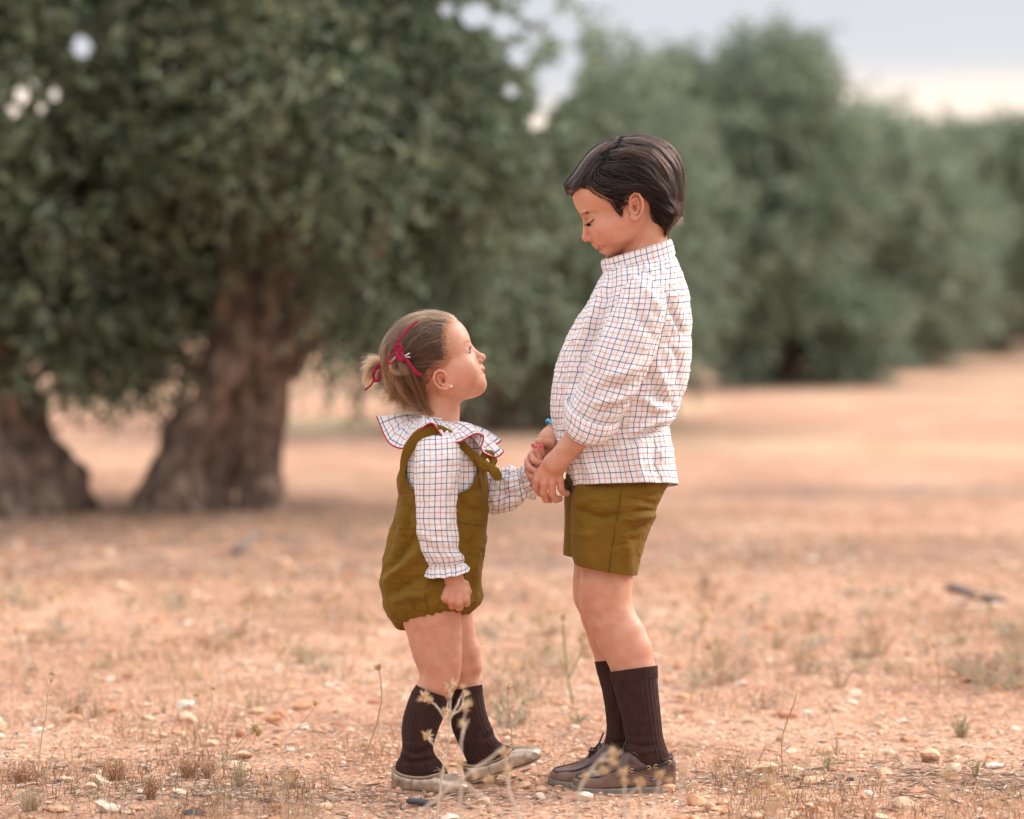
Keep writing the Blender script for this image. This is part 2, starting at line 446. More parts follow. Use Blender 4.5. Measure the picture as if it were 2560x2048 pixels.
GAPS = [(47, 205, 17), (72, 178, 9), (115, 202, 13), (88, 230, 12), (28, 236, 11), (172, 100, 22), (1165, 172, 40), (1132, 256, 22), (1000, 32, 34), (1060, 55, 24), (1092, 120, 22), (1135, 20, 30), (1190, 60, 34), (1075, 190, 14), (1200, 130, 26), (940, 20, 16), (1150, 215, 20)]
def crown_mesh(lobes, nspr, leaf, seed, thin=0.0, Y=10.0):
    """lobes rows: cx cy cz rx ry rz weight ; returns V, F, rnd"""
    rs = np.random.RandomState(seed)
    L = np.array(lobes, float)
    w = L[:, 3] * L[:, 5] * L[:, 4] ** .5 * L[:, 6]; w /= w.sum()
    n0 = int(nspr * 2.4)
    k = rs.choice(len(L), n0, p=w)
    d = rs.normal(size=(n0, 3)); d /= np.linalg.norm(d, axis=1)[:, None]
    rad = rs.rand(n0) ** (1 / 2.6)
    rad *= 1 + .16 * rs.normal(size=n0) * (rad > .8)
    P = L[k, :3] + d * rad[:, None] * L[k, 3:6]
    nn = vnoise(P, 2.6, seed) + .6 * vnoise(P, 6.0, seed + 1)
    big = vnoise(P, .95, seed + 5) if Y < 25 else vnoise(P, .62, seed + 5) - .16
    ok = (nn > -.22 + thin) & (big > -.42) & (P[:, 2] > .12)
    keep = np.where(ok)[0][:nspr]
    P, d, nn = P[keep], d[keep], nn[keep]; n = len(P)
    S = d * .75 + rs.normal(size=(n, 3)) * .55 + np.array([0, 0, .25]); S /= np.linalg.norm(S, axis=1)[:, None]
    m = 13
    t = (np.arange(m) + .5) / m
    Ln = leaf * 3.6 * rs.uniform(.7, 1.3, n)
    side = np.cross(S, np.array([0, 0, 1.0])); side /= np.linalg.norm(side, axis=1)[:, None] + 1e-9
    up = np.cross(side, S)
    Q = P[:, None] + S[:, None] * (Ln[:, None] * t)[..., None] + np.array([0, 0, -1.0]) * (Ln[:, None] * t ** 2 * .35)[..., None]
    sg = np.where(np.arange(m) % 2 == 0, 1.0, -1.0)
    ang = rs.rand(n, m) * 2 * np.pi
    ld = S[:, None] * .75 + (side[:, None] * np.cos(ang)[..., None] + up[:, None] * np.sin(ang)[..., None]) * .8 * sg[None, :, None] + rs.normal(size=(n, m, 3)) * .2
    ld /= np.linalg.norm(ld, axis=-1)[..., None]
    wv = np.cross(ld, rs.normal(size=(n, m, 3))); wv /= np.linalg.norm(wv, axis=-1)[..., None] + 1e-9
    ll = leaf * rs.uniform(.7, 1.25, (n, m))[..., None]; ww = ll * .155
    A = Q; B = Q + ld * ll * .45 + wv * ww; C = Q + ld * ll + np.array([0, 0, -1]) * ll * .12; E = Q + ld * ll * .45 - wv * ww
    r = np.clip(.42 + .22 * rs.normal(size=(n, 1)) + .14 * rs.normal(size=(n, m)) + .12 * nn[:, None], 0, 1).reshape(-1)
    M_ = C.reshape(-1, 3) * .5 + A.reshape(-1, 3) * .5; ok = np.ones(len(M_), bool)
    X_ = M_[:, 0] / M_[:, 1] * F_PX / D + 1280 / D; Y_ = (HOR - (M_[:, 2] - CAM_H) / M_[:, 1] * F_PX) / D
    for hx, hy, hr in (GAPS if Y < 25 else [(1668, 775, 26), (1674, 745, 20), (1462, 780, 24), (1490, 800, 16)]):      # openings where the sky or the field shows through
        ok &= np.hypot(X_ - hx, Y_ - hy) > hr * (1 + .45 * vnoise(M_, 5 if Y < 25 else 2, seed)) + 3
    V = np.stack([A, B, C, E], 2).reshape(-1, 4, 3)[ok].reshape(-1, 3)
    F = np.arange(len(V)).reshape(-1, 4)
    return V, F, np.repeat(r[ok], 4)

def trunk_mesh(acc, pts, seed, n=26, gn=.34):
    """gnarled limb: pts rows x y z r"""
    S = cr_interp(pts, max(8, len(pts) * 7)); P, R = S[:, :3], S[:, 3]
    V, F = tube_arr(P, R, n)
    nv = len(P) * n
    ctr = np.repeat(P, n, 0); rr = np.repeat(R, n)
    Q = V[:nv]; dirn = (Q - ctr) / (rr[:, None] + 1e-9)
    Qs = Q * np.array([1, 1, .55])
    g = fbm(Qs, 9, 3, seed) * gn + vnoise(Qs, 3.5, seed + 9) * gn * .9
    V[:nv] = ctr + dirn * (rr * (1 + g))[:, None]
    acc.add(V, F)

def olive(label, Y, lobes, limbs, nspr, leaf, seed, mat=M_LEAF, thin=0.0, group=None, extra=None):
    base = limbs[0][0]
    root = empty('olive_tree', (base[0], base[1], 0))
    tag(root, label, 'olive tree', group)
    a = Acc(); trunk_mesh(a, limbs[0], seed)
    a.build('trunk', M_BARK, root)
    if len(limbs) > 1:
        for i, l in enumerate(limbs[1:]):
            a = Acc(); trunk_mesh(a, l, seed + 3 + i, n=14); a.build('branch', M_BARK, root)
    rs = np.random.RandomState(seed)
    LL = []
    for (x, y, rx, ry, dd, rd, wt) in lobes:
        c = at(x * D, y * D, Y + dd); s = D * (Y + dd) / F_PX
        LL.append((*c, rx * s, rd, ry * s, wt))
    V, F, r = crown_mesh(LL, nspr, leaf, seed, thin, Y)
    make('crown', V, F, mat, root, cols={'rnd': r}, smooth=False)
    return root

def LP(x, y, Y, r): return (*at(x * D, y * D, Y), r)
def LG(x, y, r, Y=None):
    g = gp(x * D, y * D); return (g[0], g[1], -.06, r)

# the big leaning olive behind the girl
olive('large old olive with thick leaning gnarled trunk behind the girl', 11.4,
      [(300, 560, 150, 230, 0, 1.0, 1), (390, 280, 200, 260, .2, 1.3, 1), (640, 200, 240, 260, -.3, 1.3, 1.1), (590, 500, 150, 140, .35, .6, .8),
       (800, 430, 170, 300, 0, 1.1, 1.1), (900, 220, 170, 260, .1, 1.2, 1), (730, 650, 110, 120, .3, .6, .7), (1020, 470, 150, 250, .5, 1.0, .9),
       (430, 700, 110, 120, .3, .6, .8), (600, -150, 480, 260, 0, 1.9, 1), (1110, 70, 110, 120, .3, .8, .12), (1160, 330, 80, 130, .5, .7, .22), (280, 740, 90, 90, .6, .5, .6),
       (900, 640, 150, 130, .5, .6, .8)],
      [[LG(402, 1062, .235), LP(418, 1010, 11.4, .195), LP(458, 900, 11.4, .15), LP(515, 780, 11.4, .135), LP(565, 680, 11.4, .13), LP(600, 560, 11.4, .12), LP(620, 380, 11.4, .08)],
       [LG(545, 1064, .11), LP(545, 990, 11.35, .095), LP(555, 880, 11.35, .12), LP(575, 780, 11.35, .12)],
       [LG(362, 1070, .15), LP(385, 980, 11.2, .15), LP(440, 860, 11.25, .12), LP(480, 740, 11.3, .12), LP(505, 600, 11.3, .10), LP(480, 420, 11.3, .06)],
       [LP(585, 770, 11.35, .10), LP(640, 690, 11.3, .10), LP(740, 580, 11.3, .09), LP(830, 420, 11.3, .05)],
       [LP(600, 560, 11.4, .10), LP(720, 400, 11.6, .07), LP(900, 250, 11.6, .04)]],
      10500, .060, 21, thin=.12)
# left edge
olive('olive with slanting forked trunk at the left edge of the photo', 11.2,
      [(60, 690, 190, 120, 0, .8, .9), (-30, 420, 260, 270, 0, 1.3, 1), (190, 480, 150, 260, .3, 1.0, 1), (90, 140, 300, 240, .2, 1.4, 1.05), (230, 690, 110, 110, .2, .6, .8),
       (-60, -180, 400, 240, .3, 1.6, .7)],
      [[LG(100, 1069, .21), LP(88, 1010, 11.2, .165), LP(50, 910, 11.2, .135), LP(5, 830, 11.2, .15), LP(-50, 720, 11.2, .12), LP(-70, 520, 11.2, .08)],
       [LG(14, 1078, .19), LP(4, 1010, 11.0, .16), LP(-25, 910, 11.1, .16), LP(-60, 820, 11.1, .12), LP(-100, 600, 11.2, .07)],
       [LP(-40, 760, 11.2, .11), LP(60, 600, 11.3, .07), LP(150, 420, 11.3, .04)]],
      6000, .062, 33, thin=.10)
# behind the children
olive('dense olive in shade between the heads of the two children', 19.0,
      [(1000, 660, 190, 150, 0, 1.2, 1), (1130, 600, 170, 190, 0, 1.3, 1), (1210, 420, 190, 240, .3, 1.5, 1), (1290, 250, 130, 150, .3, 1.2, .8), (1330, 600, 150, 190, .4, 1.2, 1),
       (1400, 390, 90, 140, .6, 1.1, .8), (860, 560, 160, 160, 1, 1.0, .9), (1210, 200, 110, 130, .2, 1.0, .30), (1240, 740, 120, 90, .2, .9, .8)],
      [[LG(1065, 901, .42), LP(1060, 850, 19, .36), LP(1080, 760, 19, .28), LP(1120, 640, 19, .18), LP(1180, 480, 19, .1)],
       [LP(1070, 800, 19, .2), LP(1000, 680, 19, .14), LP(960, 560, 19, .08)]],
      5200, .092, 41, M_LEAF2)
olive('tall bushy olive right of the boy with foliage down to the soil', 30.0,
      [(1480, 320, 110, 160, 0, 2.0, 1), (1630, 250, 95, 140, 0, 2.0, 1), (1560, 520, 150, 200, 0, 2.2, 1), (1680, 480, 120, 200, 0, 2.0, 1), (1560, 720, 115, 88, 0, 1.4, .9),
       (1778, 705, 78, 100, -.2, 1.4, .9), (1770, 560, 70, 120, .3, 1.6, .8), (1390, 330, 90, 180, 1, 2.0, .8), (1600, 135, 110, 50, 0, 1.2, .35), (1480, 470, 70, 90, .6, 1.3, .7)],
      [[LG(1630, 812, .42), LP(1630, 760, 30, .34), LP(1640, 640, 30, .26), LP(1650, 480, 30, .14)],
       [LP(1640, 700, 30, .24), LP(1540, 640, 30, .2), LP(1490, 590, 30, .18), LP(1480, 400, 30, .08)]],
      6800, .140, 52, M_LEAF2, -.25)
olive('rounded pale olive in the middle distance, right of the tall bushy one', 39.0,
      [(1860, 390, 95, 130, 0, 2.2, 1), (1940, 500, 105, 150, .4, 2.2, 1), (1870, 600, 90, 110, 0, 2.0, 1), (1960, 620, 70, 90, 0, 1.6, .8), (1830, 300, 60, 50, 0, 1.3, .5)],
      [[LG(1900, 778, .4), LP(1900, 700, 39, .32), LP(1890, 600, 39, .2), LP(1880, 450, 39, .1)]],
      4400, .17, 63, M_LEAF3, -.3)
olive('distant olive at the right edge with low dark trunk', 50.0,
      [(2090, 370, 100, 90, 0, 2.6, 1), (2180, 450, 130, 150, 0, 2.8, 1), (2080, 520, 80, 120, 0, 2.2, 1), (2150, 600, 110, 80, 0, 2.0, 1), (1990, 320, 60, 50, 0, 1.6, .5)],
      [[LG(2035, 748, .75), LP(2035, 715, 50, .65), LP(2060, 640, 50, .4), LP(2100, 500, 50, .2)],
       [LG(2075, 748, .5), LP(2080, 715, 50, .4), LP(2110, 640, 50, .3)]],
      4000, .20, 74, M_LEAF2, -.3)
FL = ['far olive glimpsed low behind the leftmost trunk', 'far olive seen between the two left trunks', 'far olive behind the fork of the big leaning trunk', 'far olive just right of the big trunk, above the girl', 'far olive behind the shaded olive between the heads', 'far olive hidden mostly by the boy and the shaded olive', 'far olive behind the tall bushy olive', 'far olive between the rounded pale olive and the right-edge olive', 'far olive behind the low dark trunk at the right edge', 'far olive beyond the right edge olive', 'far olive beyond the left edge olive']
far = [(-60, 84, 500), (250, 80, 520), (560, 86, 500), (830, 78, 520), (1130, 86, 510), (1400, 82, 500), (1680, 90, 480), (2010, 96, 470), (2250, 86, 400), (2480, 80, 400), (-330, 78, 470)]
for i, (x, Yf, yt) in enumerate(far):
    olive(FL[i], Yf,
          [(x, (yt + 720) / 2, 150, (740 - yt) / 2, 0, 3, 1), (x - 80, 600, 110, 110, 0, 2.4, .9), (x + 90, 590, 110, 110, 0, 2.4, .9), (x, 660, 150, 55, 0, 2.4, .6)],
          [[(*gp(x * D, (HOR + CAM_H * F_PX / Yf))[:2] / 1.0, -.1, .4), LP(x, 690, Yf, .32), LP(x + 8, 560, Yf, .2)]] if True else None,
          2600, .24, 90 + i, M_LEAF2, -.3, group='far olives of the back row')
# ================================================================== BODY TOOLKIT (all in photo-pixel units: x, y down, d away)
class Field:
    def __init__(s): s.ops = []; s.k = 6.0; s.sgn = 1
    def _a(s, f, lo, hi, k, sub): s.ops.append((f, np.array(lo, float), np.array(hi, float), s.k if k is None else k, sub))
    def ell(s, c, r, k=None, ang=0.0, yaw=0.0, sub=False):
        c = np.array(c, float); r = np.array(r, float)
        ca, sa = math.cos(ang), math.sin(ang); cy, sy = math.cos(yaw), math.sin(yaw)
        def f(P):
            q = P - c
            x = q[:, 0] * ca + q[:, 1] * sa; y = -q[:, 0] * sa + q[:, 1] * ca; d = q[:, 2]
            if yaw: x, d = x * cy + d * sy, -x * sy + d * cy
            k0 = np.sqrt((x / r[0]) ** 2 + (y / r[1]) ** 2 + (d / r[2]) ** 2)
            k1 = np.sqrt((x / r[0] ** 2) ** 2 + (y / r[1] ** 2) ** 2 + (d / r[2] ** 2) ** 2)
            return k0 * (k0 - 1) / (k1 + 1e-9)
        m = r.max() if (ang or yaw) else r
        s._a(f, c - m, c + m, k, sub); return s
    def cone(s, a, b, ra, rb, k=None, fd=1.0, sub=False):
        """round cone from a to b; fd scales the depth half-size"""
        a = np.array(a, float); b = np.array(b, float); sc = np.array([1, 1, 1 / fd])
        A = a * sc; B = b * sc; ab = B - A; L2 = ab.dot(ab) + 1e-9
        def f(P):
            q = P * sc - A; h = np.clip(q @ ab / L2, 0, 1)
            return (np.linalg.norm(q - h[:, None] * ab, axis=1) - (ra + (rb - ra) * h)) * min(1, fd)
        m = max(ra, rb) * max(1, fd)
        s._a(f, np.minimum(a, b) - m, np.maximum(a, b) + m, k, sub); return s
    def chain(s, pts, k=None, fd=1.0):
        """pts rows x y d r"""
        for p, q in zip(pts[:-1], pts[1:]): s.cone(p[:3], q[:3], p[3], q[3], k, fd)
        return s
    def ev(s, P, lo=None, hi=None):
        if lo is None: lo, hi = P.min(0), P.max(0)
        acc = np.full(len(P), 40.0)
        for f, a, b, k, sub in s.ops:
            mg = k + 14
            if (a - mg > hi).any() or (b + mg < lo).any(): continue
            d = f(P)
            if sub:
                h = np.clip(.5 - .5 * (acc + d) / k, 0, 1); acc = acc + (-d - acc) * h + k * h * (1 - h)
            else:
                h = np.clip(.5 + .5 * (acc - d) / k, 0, 1); acc = acc + (d - acc) * h - k * h * (1 - h)
        return acc

def grad(ev, P, e=.6):
    G = np.zeros_like(P)
    for i in range(3):
        d = np.zeros(3); d[i] = e
        G[:, i] = ev(P + d) - ev(P - d)
    return G / (2 * e)

def ev_chunks(fld, P, cell=60.0):
    """evaluate scattered points in spatial chunks so far primitives are skipped"""
    key = np.floor(P / cell).astype(np.int64); h = key[:, 0] * 1000003 + key[:, 1] * 1009 + key[:, 2]
    o = np.argsort(h, kind='stable'); hs = h[o]; cut = np.flatnonzero(np.diff(hs)) + 1
    out = np.empty(len(P))
    for idx in np.split(o, cut): out[idx] = fld.ev(P[idx])
    return out

def surface(fld, lo, hi, vx=2.6, bs=12):
    """surface nets; returns V (pixel space) and quads"""
    lo = np.array(lo, float); hi = np.array(hi, float)
    nb = np.ceil((hi - lo) / (vx * bs)).astype(int); n = nb * bs + 1
    G = np.full(tuple(n), 40.0, np.float32)
    r = np.arange(bs + 1) * vx
    loc = np.stack(np.meshgrid(r, r, r, indexing='ij'), -1).reshape(-1, 3)
    half = vx * bs / 2; diag = half * 1.7321
    cen = np.stack(np.meshgrid(*[np.arange(k) for k in nb], indexing='ij'), -1).reshape(-1, 3)
    CP = lo + cen * vx * bs + half
    act = np.zeros(len(cen), bool)
    for f, a, b, k, sub in fld.ops:
        if sub: continue
        act |= ((CP + half + 6 > a) & (CP - half - 6 < b)).all(1)
    for (i, j, k), c in zip(cen[act], CP[act]):
        v = fld.ev(c[None])[0]
        sl = (slice(i * bs, i * bs + bs + 1), slice(j * bs, j * bs + bs + 1), slice(k * bs, k * bs + bs + 1))
        if abs(v) > diag * 1.35:
            if v < 0: G[sl] = -20
            continue
        P = loc + (c - half)
        G[sl] = fld.ev(P).reshape(bs + 1, bs + 1, bs + 1)
    S = G < 0
    c8 = sum(S[a:n[0] - 1 + a, b:n[1] - 1 + b, c:n[2] - 1 + c].astype(np.int8) for a in (0, 1) for b in (0, 1) for c in (0, 1))
    cells = np.argwhere((c8 > 0) & (c8 < 8))
    idm = np.full(tuple(n), -1, np.int32); idm[tuple(cells.T)] = np.arange(len(cells))
    acc = np.zeros((len(cells), 3)); cnt = np.zeros(len(cells))
    corners = [(a, b, c) for a in (0, 1) for b in (0, 1) for c in (0, 1)]
    for A in corners:
        for B in corners:
            dlt = np.array(B) - np.array(A)
            if dlt.sum() != 1 or (dlt < 0).any(): continue
            va = G[tuple((cells + A).T)]; vb = G[tuple((cells + B).T)]
            m = (va < 0) != (vb < 0)
            t = np.where(m, va / (va - vb + 1e-12), 0)
            acc[m] += (np.array(A) + t[:, None] * dlt)[m]; cnt[m] += 1
    V = lo + (cells + acc / np.maximum(cnt, 1)[:, None]) * vx
    Q = []
    for ax in range(3):
        d = [0, 0, 0]; d[ax] = 1
        sa = S[tuple(slice(0, n[i] - d[i]) for i in range(3))]; sb = S[tuple(slice(d[i], n[i]) for i in range(3))]
        e = np.argwhere(sa != sb); o1 = [0, 0, 0]; o2 = [0, 0, 0]
        o1[(ax + 1) % 3] = 1; o2[(ax + 2) % 3] = 1
        o1 = np.array(o1); o2 = np.array(o2)
        e = e[((e - o1 - o2) >= 0).all(1)]
        f = np.stack([idm[tuple((e - o1 - o2).T)], idm[tuple((e - o2).T)], idm[tuple(e.T)], idm[tuple((e - o1).T)]], 1)
        flip = ~S[tuple(e.T)]
        f[flip] = f[flip][:, ::-1]
        Q.append(f[(f >= 0).all(1)])
    Q = np.vstack(Q)
    for _ in range(2):      # pull vertices on to the true surface
        v = ev_chunks(fld, V); g = grad(lambda p: ev_chunks(fld, p), V)
        st = (v / (np.sum(g * g, 1) + .05))[:, None] * g
        ln = np.linalg.norm(st, axis=1); st *= np.minimum(1, vx * .6 / (ln + 1e-9))[:, None]
        V = V - st
    return V, Q

# d is "away": x right, y down, d away is right-handed (x, d, -y) -> quads above may need flipping; let Blender decide
def fix_normals(o):
    import bmesh
    bm = bmesh.new(); bm.from_mesh(o.data); bmesh.ops.recalc_face_normals(bm, faces=bm.faces); bm.to_mesh(o.data); bm.free()
    return o

def interp_path(S, n): return cr_interp(S, n)

def loft(secs, nu=120, nv=140, disp=None, ends=False, wr=0.0, v0=0.0, noise=(1.2, 22), seed=0, strokes=(), ex=2.0, exo=0.0):
    """secs rows: Lx Ly Rx Ry dc b tx ty (pixel space). theta=0 faces the camera. Returns world verts, faces, uvs (metres), px verts"""
    S = [tuple(s) + (0,) * (8 - len(s)) for s in secs]
    S = cr_interp(S, nv)
    L = np.stack([S[:, 0], S[:, 1], S[:, 4]], 1); R = np.stack([S[:, 2], S[:, 3], S[:, 4]], 1)
    C = (L + R) / 2; A = (R - L) / 2; B = np.stack([S[:, 6], S[:, 7], -S[:, 5]], 1)
    th = np.linspace(-np.pi, np.pi, nu, endpoint=False)
    cs, sn = np.cos(th), np.sin(th)
    if ex != 2.0:
        cs = np.sign(cs) * np.abs(cs) ** (2 / ex); sn = np.sign(sn) * np.abs(sn) ** (2 / ex)
    P = C[:, None] + A[:, None] * sn[None, :, None] + B[:, None] * cs[None, :, None]
    du = np.roll(P, -1, 1) - np.roll(P, 1, 1); dv = np.gradient(P, axis=0)
    N = np.cross(du, dv); N /= np.linalg.norm(N, axis=2)[..., None] + 1e-9
    out = P - C[:, None]; sg = np.sign((N * out).sum(2).mean()); N *= sg
    Q = P.reshape(-1, 3)
    D0 = np.zeros(P.shape[:2])
    tv = np.linspace(0, 1, nv)[:, None] + np.zeros((1, nu))
    if noise[0]:
        D0 += noise[0] * fbm(P / noise[1], 1.0, 3, seed)
    if wr:
        rg = (1 - np.abs(vnoise(P * np.array([1 / 34.0, 1 / 17.0, 1 / 34.0]), 1.0, seed + 60))) ** 5; rg2 = (1 - np.abs(vnoise(P * np.array([1 / 15.0, 1 / 26.0, 1 / 20.0]), 1.0, seed + 61))) ** 6
        D0 += wr * (rg - .25) * np.clip(.6 + vnoise(P / 60.0, 1.0, seed + 62), 0, 1.3) + wr * .5 * (rg2 - .2)
    near = np.clip(-(P[..., 2] - C[:, None, 2]) / (S[:, 5][:, None] + 1e-6) * 2.2 + .45, 0, 1)
    for st in strokes:
        pts, w, amp = st[0], st[1], st[2]
        pts = np.array(pts, float); dm = np.full(P.shape[:2], 1e9); tt = np.zeros(P.shape[:2])
        acc = 0; tot = np.linalg.norm(np.diff(pts, axis=0), axis=1).sum()
        for a, b in zip(pts[:-1], pts[1:]):
            ab = b - a; l = np.linalg.norm(ab)
            h = np.clip(((P[..., 0] - a[0]) * ab[0] + (P[..., 1] - a[1]) * ab[1]) / (l * l), 0, 1)
            d = np.hypot(P[..., 0] - a[0] - h * ab[0], P[..., 1] - a[1] - h * ab[1])
            u = d < dm; dm = np.where(u, d, dm); tt = np.where(u, (acc + h * l) / tot, tt); acc += l
        env = np.sin(np.pi * np.clip(tt * .86 + .07, 0, 1)) ** .7
        D0 += amp * np.exp(-(dm / w) ** 2) * env * (near if len(st) < 4 else 1)
    if disp is not None: D0 = D0 + disp(P, th[None], tv)
    P = P + N * D0[..., None]
    F = grid_faces(nv, nu)
    # arc-length uv from the line that faces the camera
    seg = np.linalg.norm(np.roll(P, -1, 1) - P, axis=2)
    cum = np.concatenate([np.zeros((nv, 1)), np.cumsum(seg, 1)], 1)
    mid = nu // 2
    U = (cum - cum[:, mid:mid + 1]) * K
    # v by mean length along the path
    vl = np.concatenate([[0], np.cumsum(np.linalg.norm(np.diff(P[:, mid], axis=0), axis=1))]) * K + v0
    i = np.arange(nv - 1)[:, None]; j = np.arange(nu)[None]
    uv = np.stack([np.stack([U[i, j], vl[i] + 0 * j], -1), np.stack([U[i, j + 1], vl[i] + 0 * j], -1),
                   np.stack([U[i + 1, j + 1], vl[i + 1] + 0 * j], -1), np.stack([U[i + 1, j], vl[i + 1] + 0 * j], -1)], 2).reshape(-1, 4, 2)
    V = P.reshape(-1, 3)
    if ends:
        k0 = len(V); c0 = P[0].mean(0); c1 = P[-1].mean(0); V = np.vstack([V, c0, c1])
        jj = np.arange(nu); f0 = np.stack([np.full(nu, k0), (jj + 1) % nu, jj], -1)
        b = (nv - 1) * nu; f1 = np.stack([np.full(nu, k0 + 1), b + jj, b + (jj + 1) % nu], -1)
        return W(V), [F, f0, f1], [uv, np.zeros((nu, 3, 2)), np.zeros((nu, 3, 2))], P
    return W(V), [F], [uv], P

def cloth(name, secs, mat, parent, thick=.0016, **kw):
    V, F, uv, P = loft(secs, **kw)
    o = make(name, V, F, mat, parent, uv=uv)
    if thick: solid(o, thick, 0)
    o['_'] = 0; del o['_']
    return o, P

def inside_poly(x, y, poly):
    poly = np.asarray(poly, float); c = np.zeros(x.shape, bool); j = len(poly) - 1
    for i in range(len(poly)):
        xi, yi = poly[i]; xj, yj = poly[j]
        m = ((yi > y) != (yj > y)) & (x < (xj - xi) * (y - yi) / (yj - yi + 1e-12) + xi)
        c ^= m; j = i
    return c

def dist_poly(x, y, poly):
    poly = np.asarray(poly, float); dm = np.full(x.shape, 1e9)
    for i in range(len(poly)):
        a = poly[i - 1]; b = poly[i]; ab = b - a; l2 = ab.dot(ab) + 1e-9
        h = np.clip(((x - a[0]) * ab[0] + (y - a[1]) * ab[1]) / l2, 0, 1)
        dm = np.minimum(dm, np.hypot(x - a[0] - h * ab[0], y - a[1] - h * ab[1]))
    return np.where(inside_poly(x, y, poly), dm, -dm)

def flow_dir(x, y, guides):
    vx = np.zeros(x.shape); vy = np.zeros(x.shape); w0 = np.zeros(x.shape)
    for g in guides:
        g = np.asarray(g, float)
        for a, b in zip(g[:-1], g[1:]):
            ab = b - a; l = np.linalg.norm(ab); m = (a + b) / 2
            w = 1 / (((x - m[0]) ** 2 + (y - m[1]) ** 2) / 60 + 1) ** 2 * l
            vx += w * ab[0] / l; vy += w * ab[1] / l; w0 += w
    n = np.hypot(vx, vy) + 1e-9
    return vx / n, vy / n

def hair_curves(name, strands, radius, mat, parent, root_r=1.0, tip_r=.35):
    """strands (n, m, 3) world points -> hair curves object"""
    n, m = strands.shape[:2]
    hc = bpy.data.hair_curves.new(name)
    hc.add_curves([m] * n)
    hc.points.foreach_set('position', (strands - base_of(parent)).astype(np.float32).ravel())
    t = np.linspace(0, 1, m); rad = radius * (root_r + (tip_r - root_r) * t)
    ra = hc.attributes.get('radius') or hc.attributes.new('radius', 'FLOAT', 'POINT')
    ra.data.foreach_set('value', np.tile(rad, n).astype(np.float32))
    hc.materials.append(mat)
    o = bpy.data.objects.new(name, hc); o.parent = parent; COL.objects.link(o); o['kind'] = 'stuff'
    return o

def grow(fld, roots, guides, steps, step, lift=0.0, jit=.12, seed=0, lenvar=.35, waves=0.0, off=0.0, side_drift=None):
    rs = np.random.RandomState(seed); n = len(roots)
    P = roots.copy(); out = [P.copy()]
    ln = step * (1 + lenvar * rs.uniform(-1, 1, n)); ang = rs.normal(size=n) * jit; lf = lift * rs.rand(n)
    prev = None
    for s in range(steps):
        vx, vy = flow_dir(P[:, 0], P[:, 1], guides)
        a = ang + waves * np.sin(s * .9 + rs.rand(n) * .3 + ang * 30)
        c, sn = np.cos(a), np.sin(a)
        T = np.stack([vx * c - vy * sn, vx * sn + vy * c, np.zeros(n)], 1)
        if side_drift is not None: T[:, 2] += side_drift(P)
        g = grad(fld.ev, P, 1.0); g /= np.linalg.norm(g, axis=1)[:, None] + 1e-9
        T -= g * (T * g).sum(1)[:, None]; nT = np.linalg.norm(T, axis=1)[:, None]
        T = np.where(nT > .15, T / (nT + 1e-9), T if prev is None else prev)
        if prev is not None: T = .55 * prev + .45 * T; T /= np.linalg.norm(T, axis=1)[:, None] + 1e-9
        prev = T
        P = P + T * ln[:, None]
        v = fld.ev(P) - (off + lf * (s + 1) / steps)
        g = grad(fld.ev, P, 1.0); P = P - (v / (np.sum(g * g, 1) + .1))[:, None] * g
        out.append(P.copy())
    return np.stack(out, 1)

# ------------------------------------------------------------------ people materials
def skin_mat(name, base):
    m, nt, b, out = mat_new(name)
    a = nd(nt, 'ShaderNodeAttribute', attribute_name='tint')       # x: redness, y: lips/nails, z: painted hair shadow and crease shade, pigment
    s = nd(nt, 'ShaderNodeSeparateXYZ'); nt.links.new(a.outputs['Vector'], s.inputs[0])
    def mx(fac, A, B):
        x = nd(nt, 'ShaderNodeMix', data_type='RGBA'); nt.links.new(fac, x.inputs[0])
        for k_, v in (('A', A), ('B', B)):
            if isinstance(v, tuple): x.inputs[k_].default_value = (*v, 1)
            else: nt.links.new(v, x.inputs[k_])
        return x.outputs['Result']
    t = nd(nt, 'ShaderNodeTexCoord'); n = nd(nt, 'ShaderNodeTexNoise', i_Scale=45.0, i_Detail=5.0); nt.links.new(t.outputs['Object'], n.inputs[0])
    q = nd(nt, 'ShaderNodeMapRange', i_From_Min=.35, i_From_Max=.65, i_To_Min=0.0, i_To_Max=1.0); nt.links.new(n.outputs[0], q.inputs[0])
    dk = tuple(c * f for c, f in zip(base, (.90, .78, .73))); c0 = mx(q.outputs[0], dk, base)
    c1 = mx(s.outputs[0], c0, (base[0] * .98, base[1] * .72, base[2] * .68))
    c2 = mx(s.outputs[2], c1, (.22, .10, .06))
    c3 = mx(s.outputs[1], c2, (.50, .13, .11))
    nt.links.new(c3, b.inputs['Base Color'])
    b.inputs['Roughness'].default_value = .48; b.inputs['Specular IOR Level'].default_value = .40
    b.inputs['Subsurface Weight'].default_value = .16
    b.inputs['Subsurface Radius'].default_value = (1.0, .35, .2); b.inputs['Subsurface Scale'].default_value = .006
    n2 = nd(nt, 'ShaderNodeTexNoise', i_Scale=900.0, i_Detail=3.0); nt.links.new(t.outputs['Object'], n2.inputs[0])
    bp = nd(nt, 'ShaderNodeBump', i_Strength=.35, i_Distance=.0007); nt.links.new(n2.outputs[0], bp.inputs['Height']); nt.links.new(bp.outputs[0], b.inputs['Normal'])
    return m

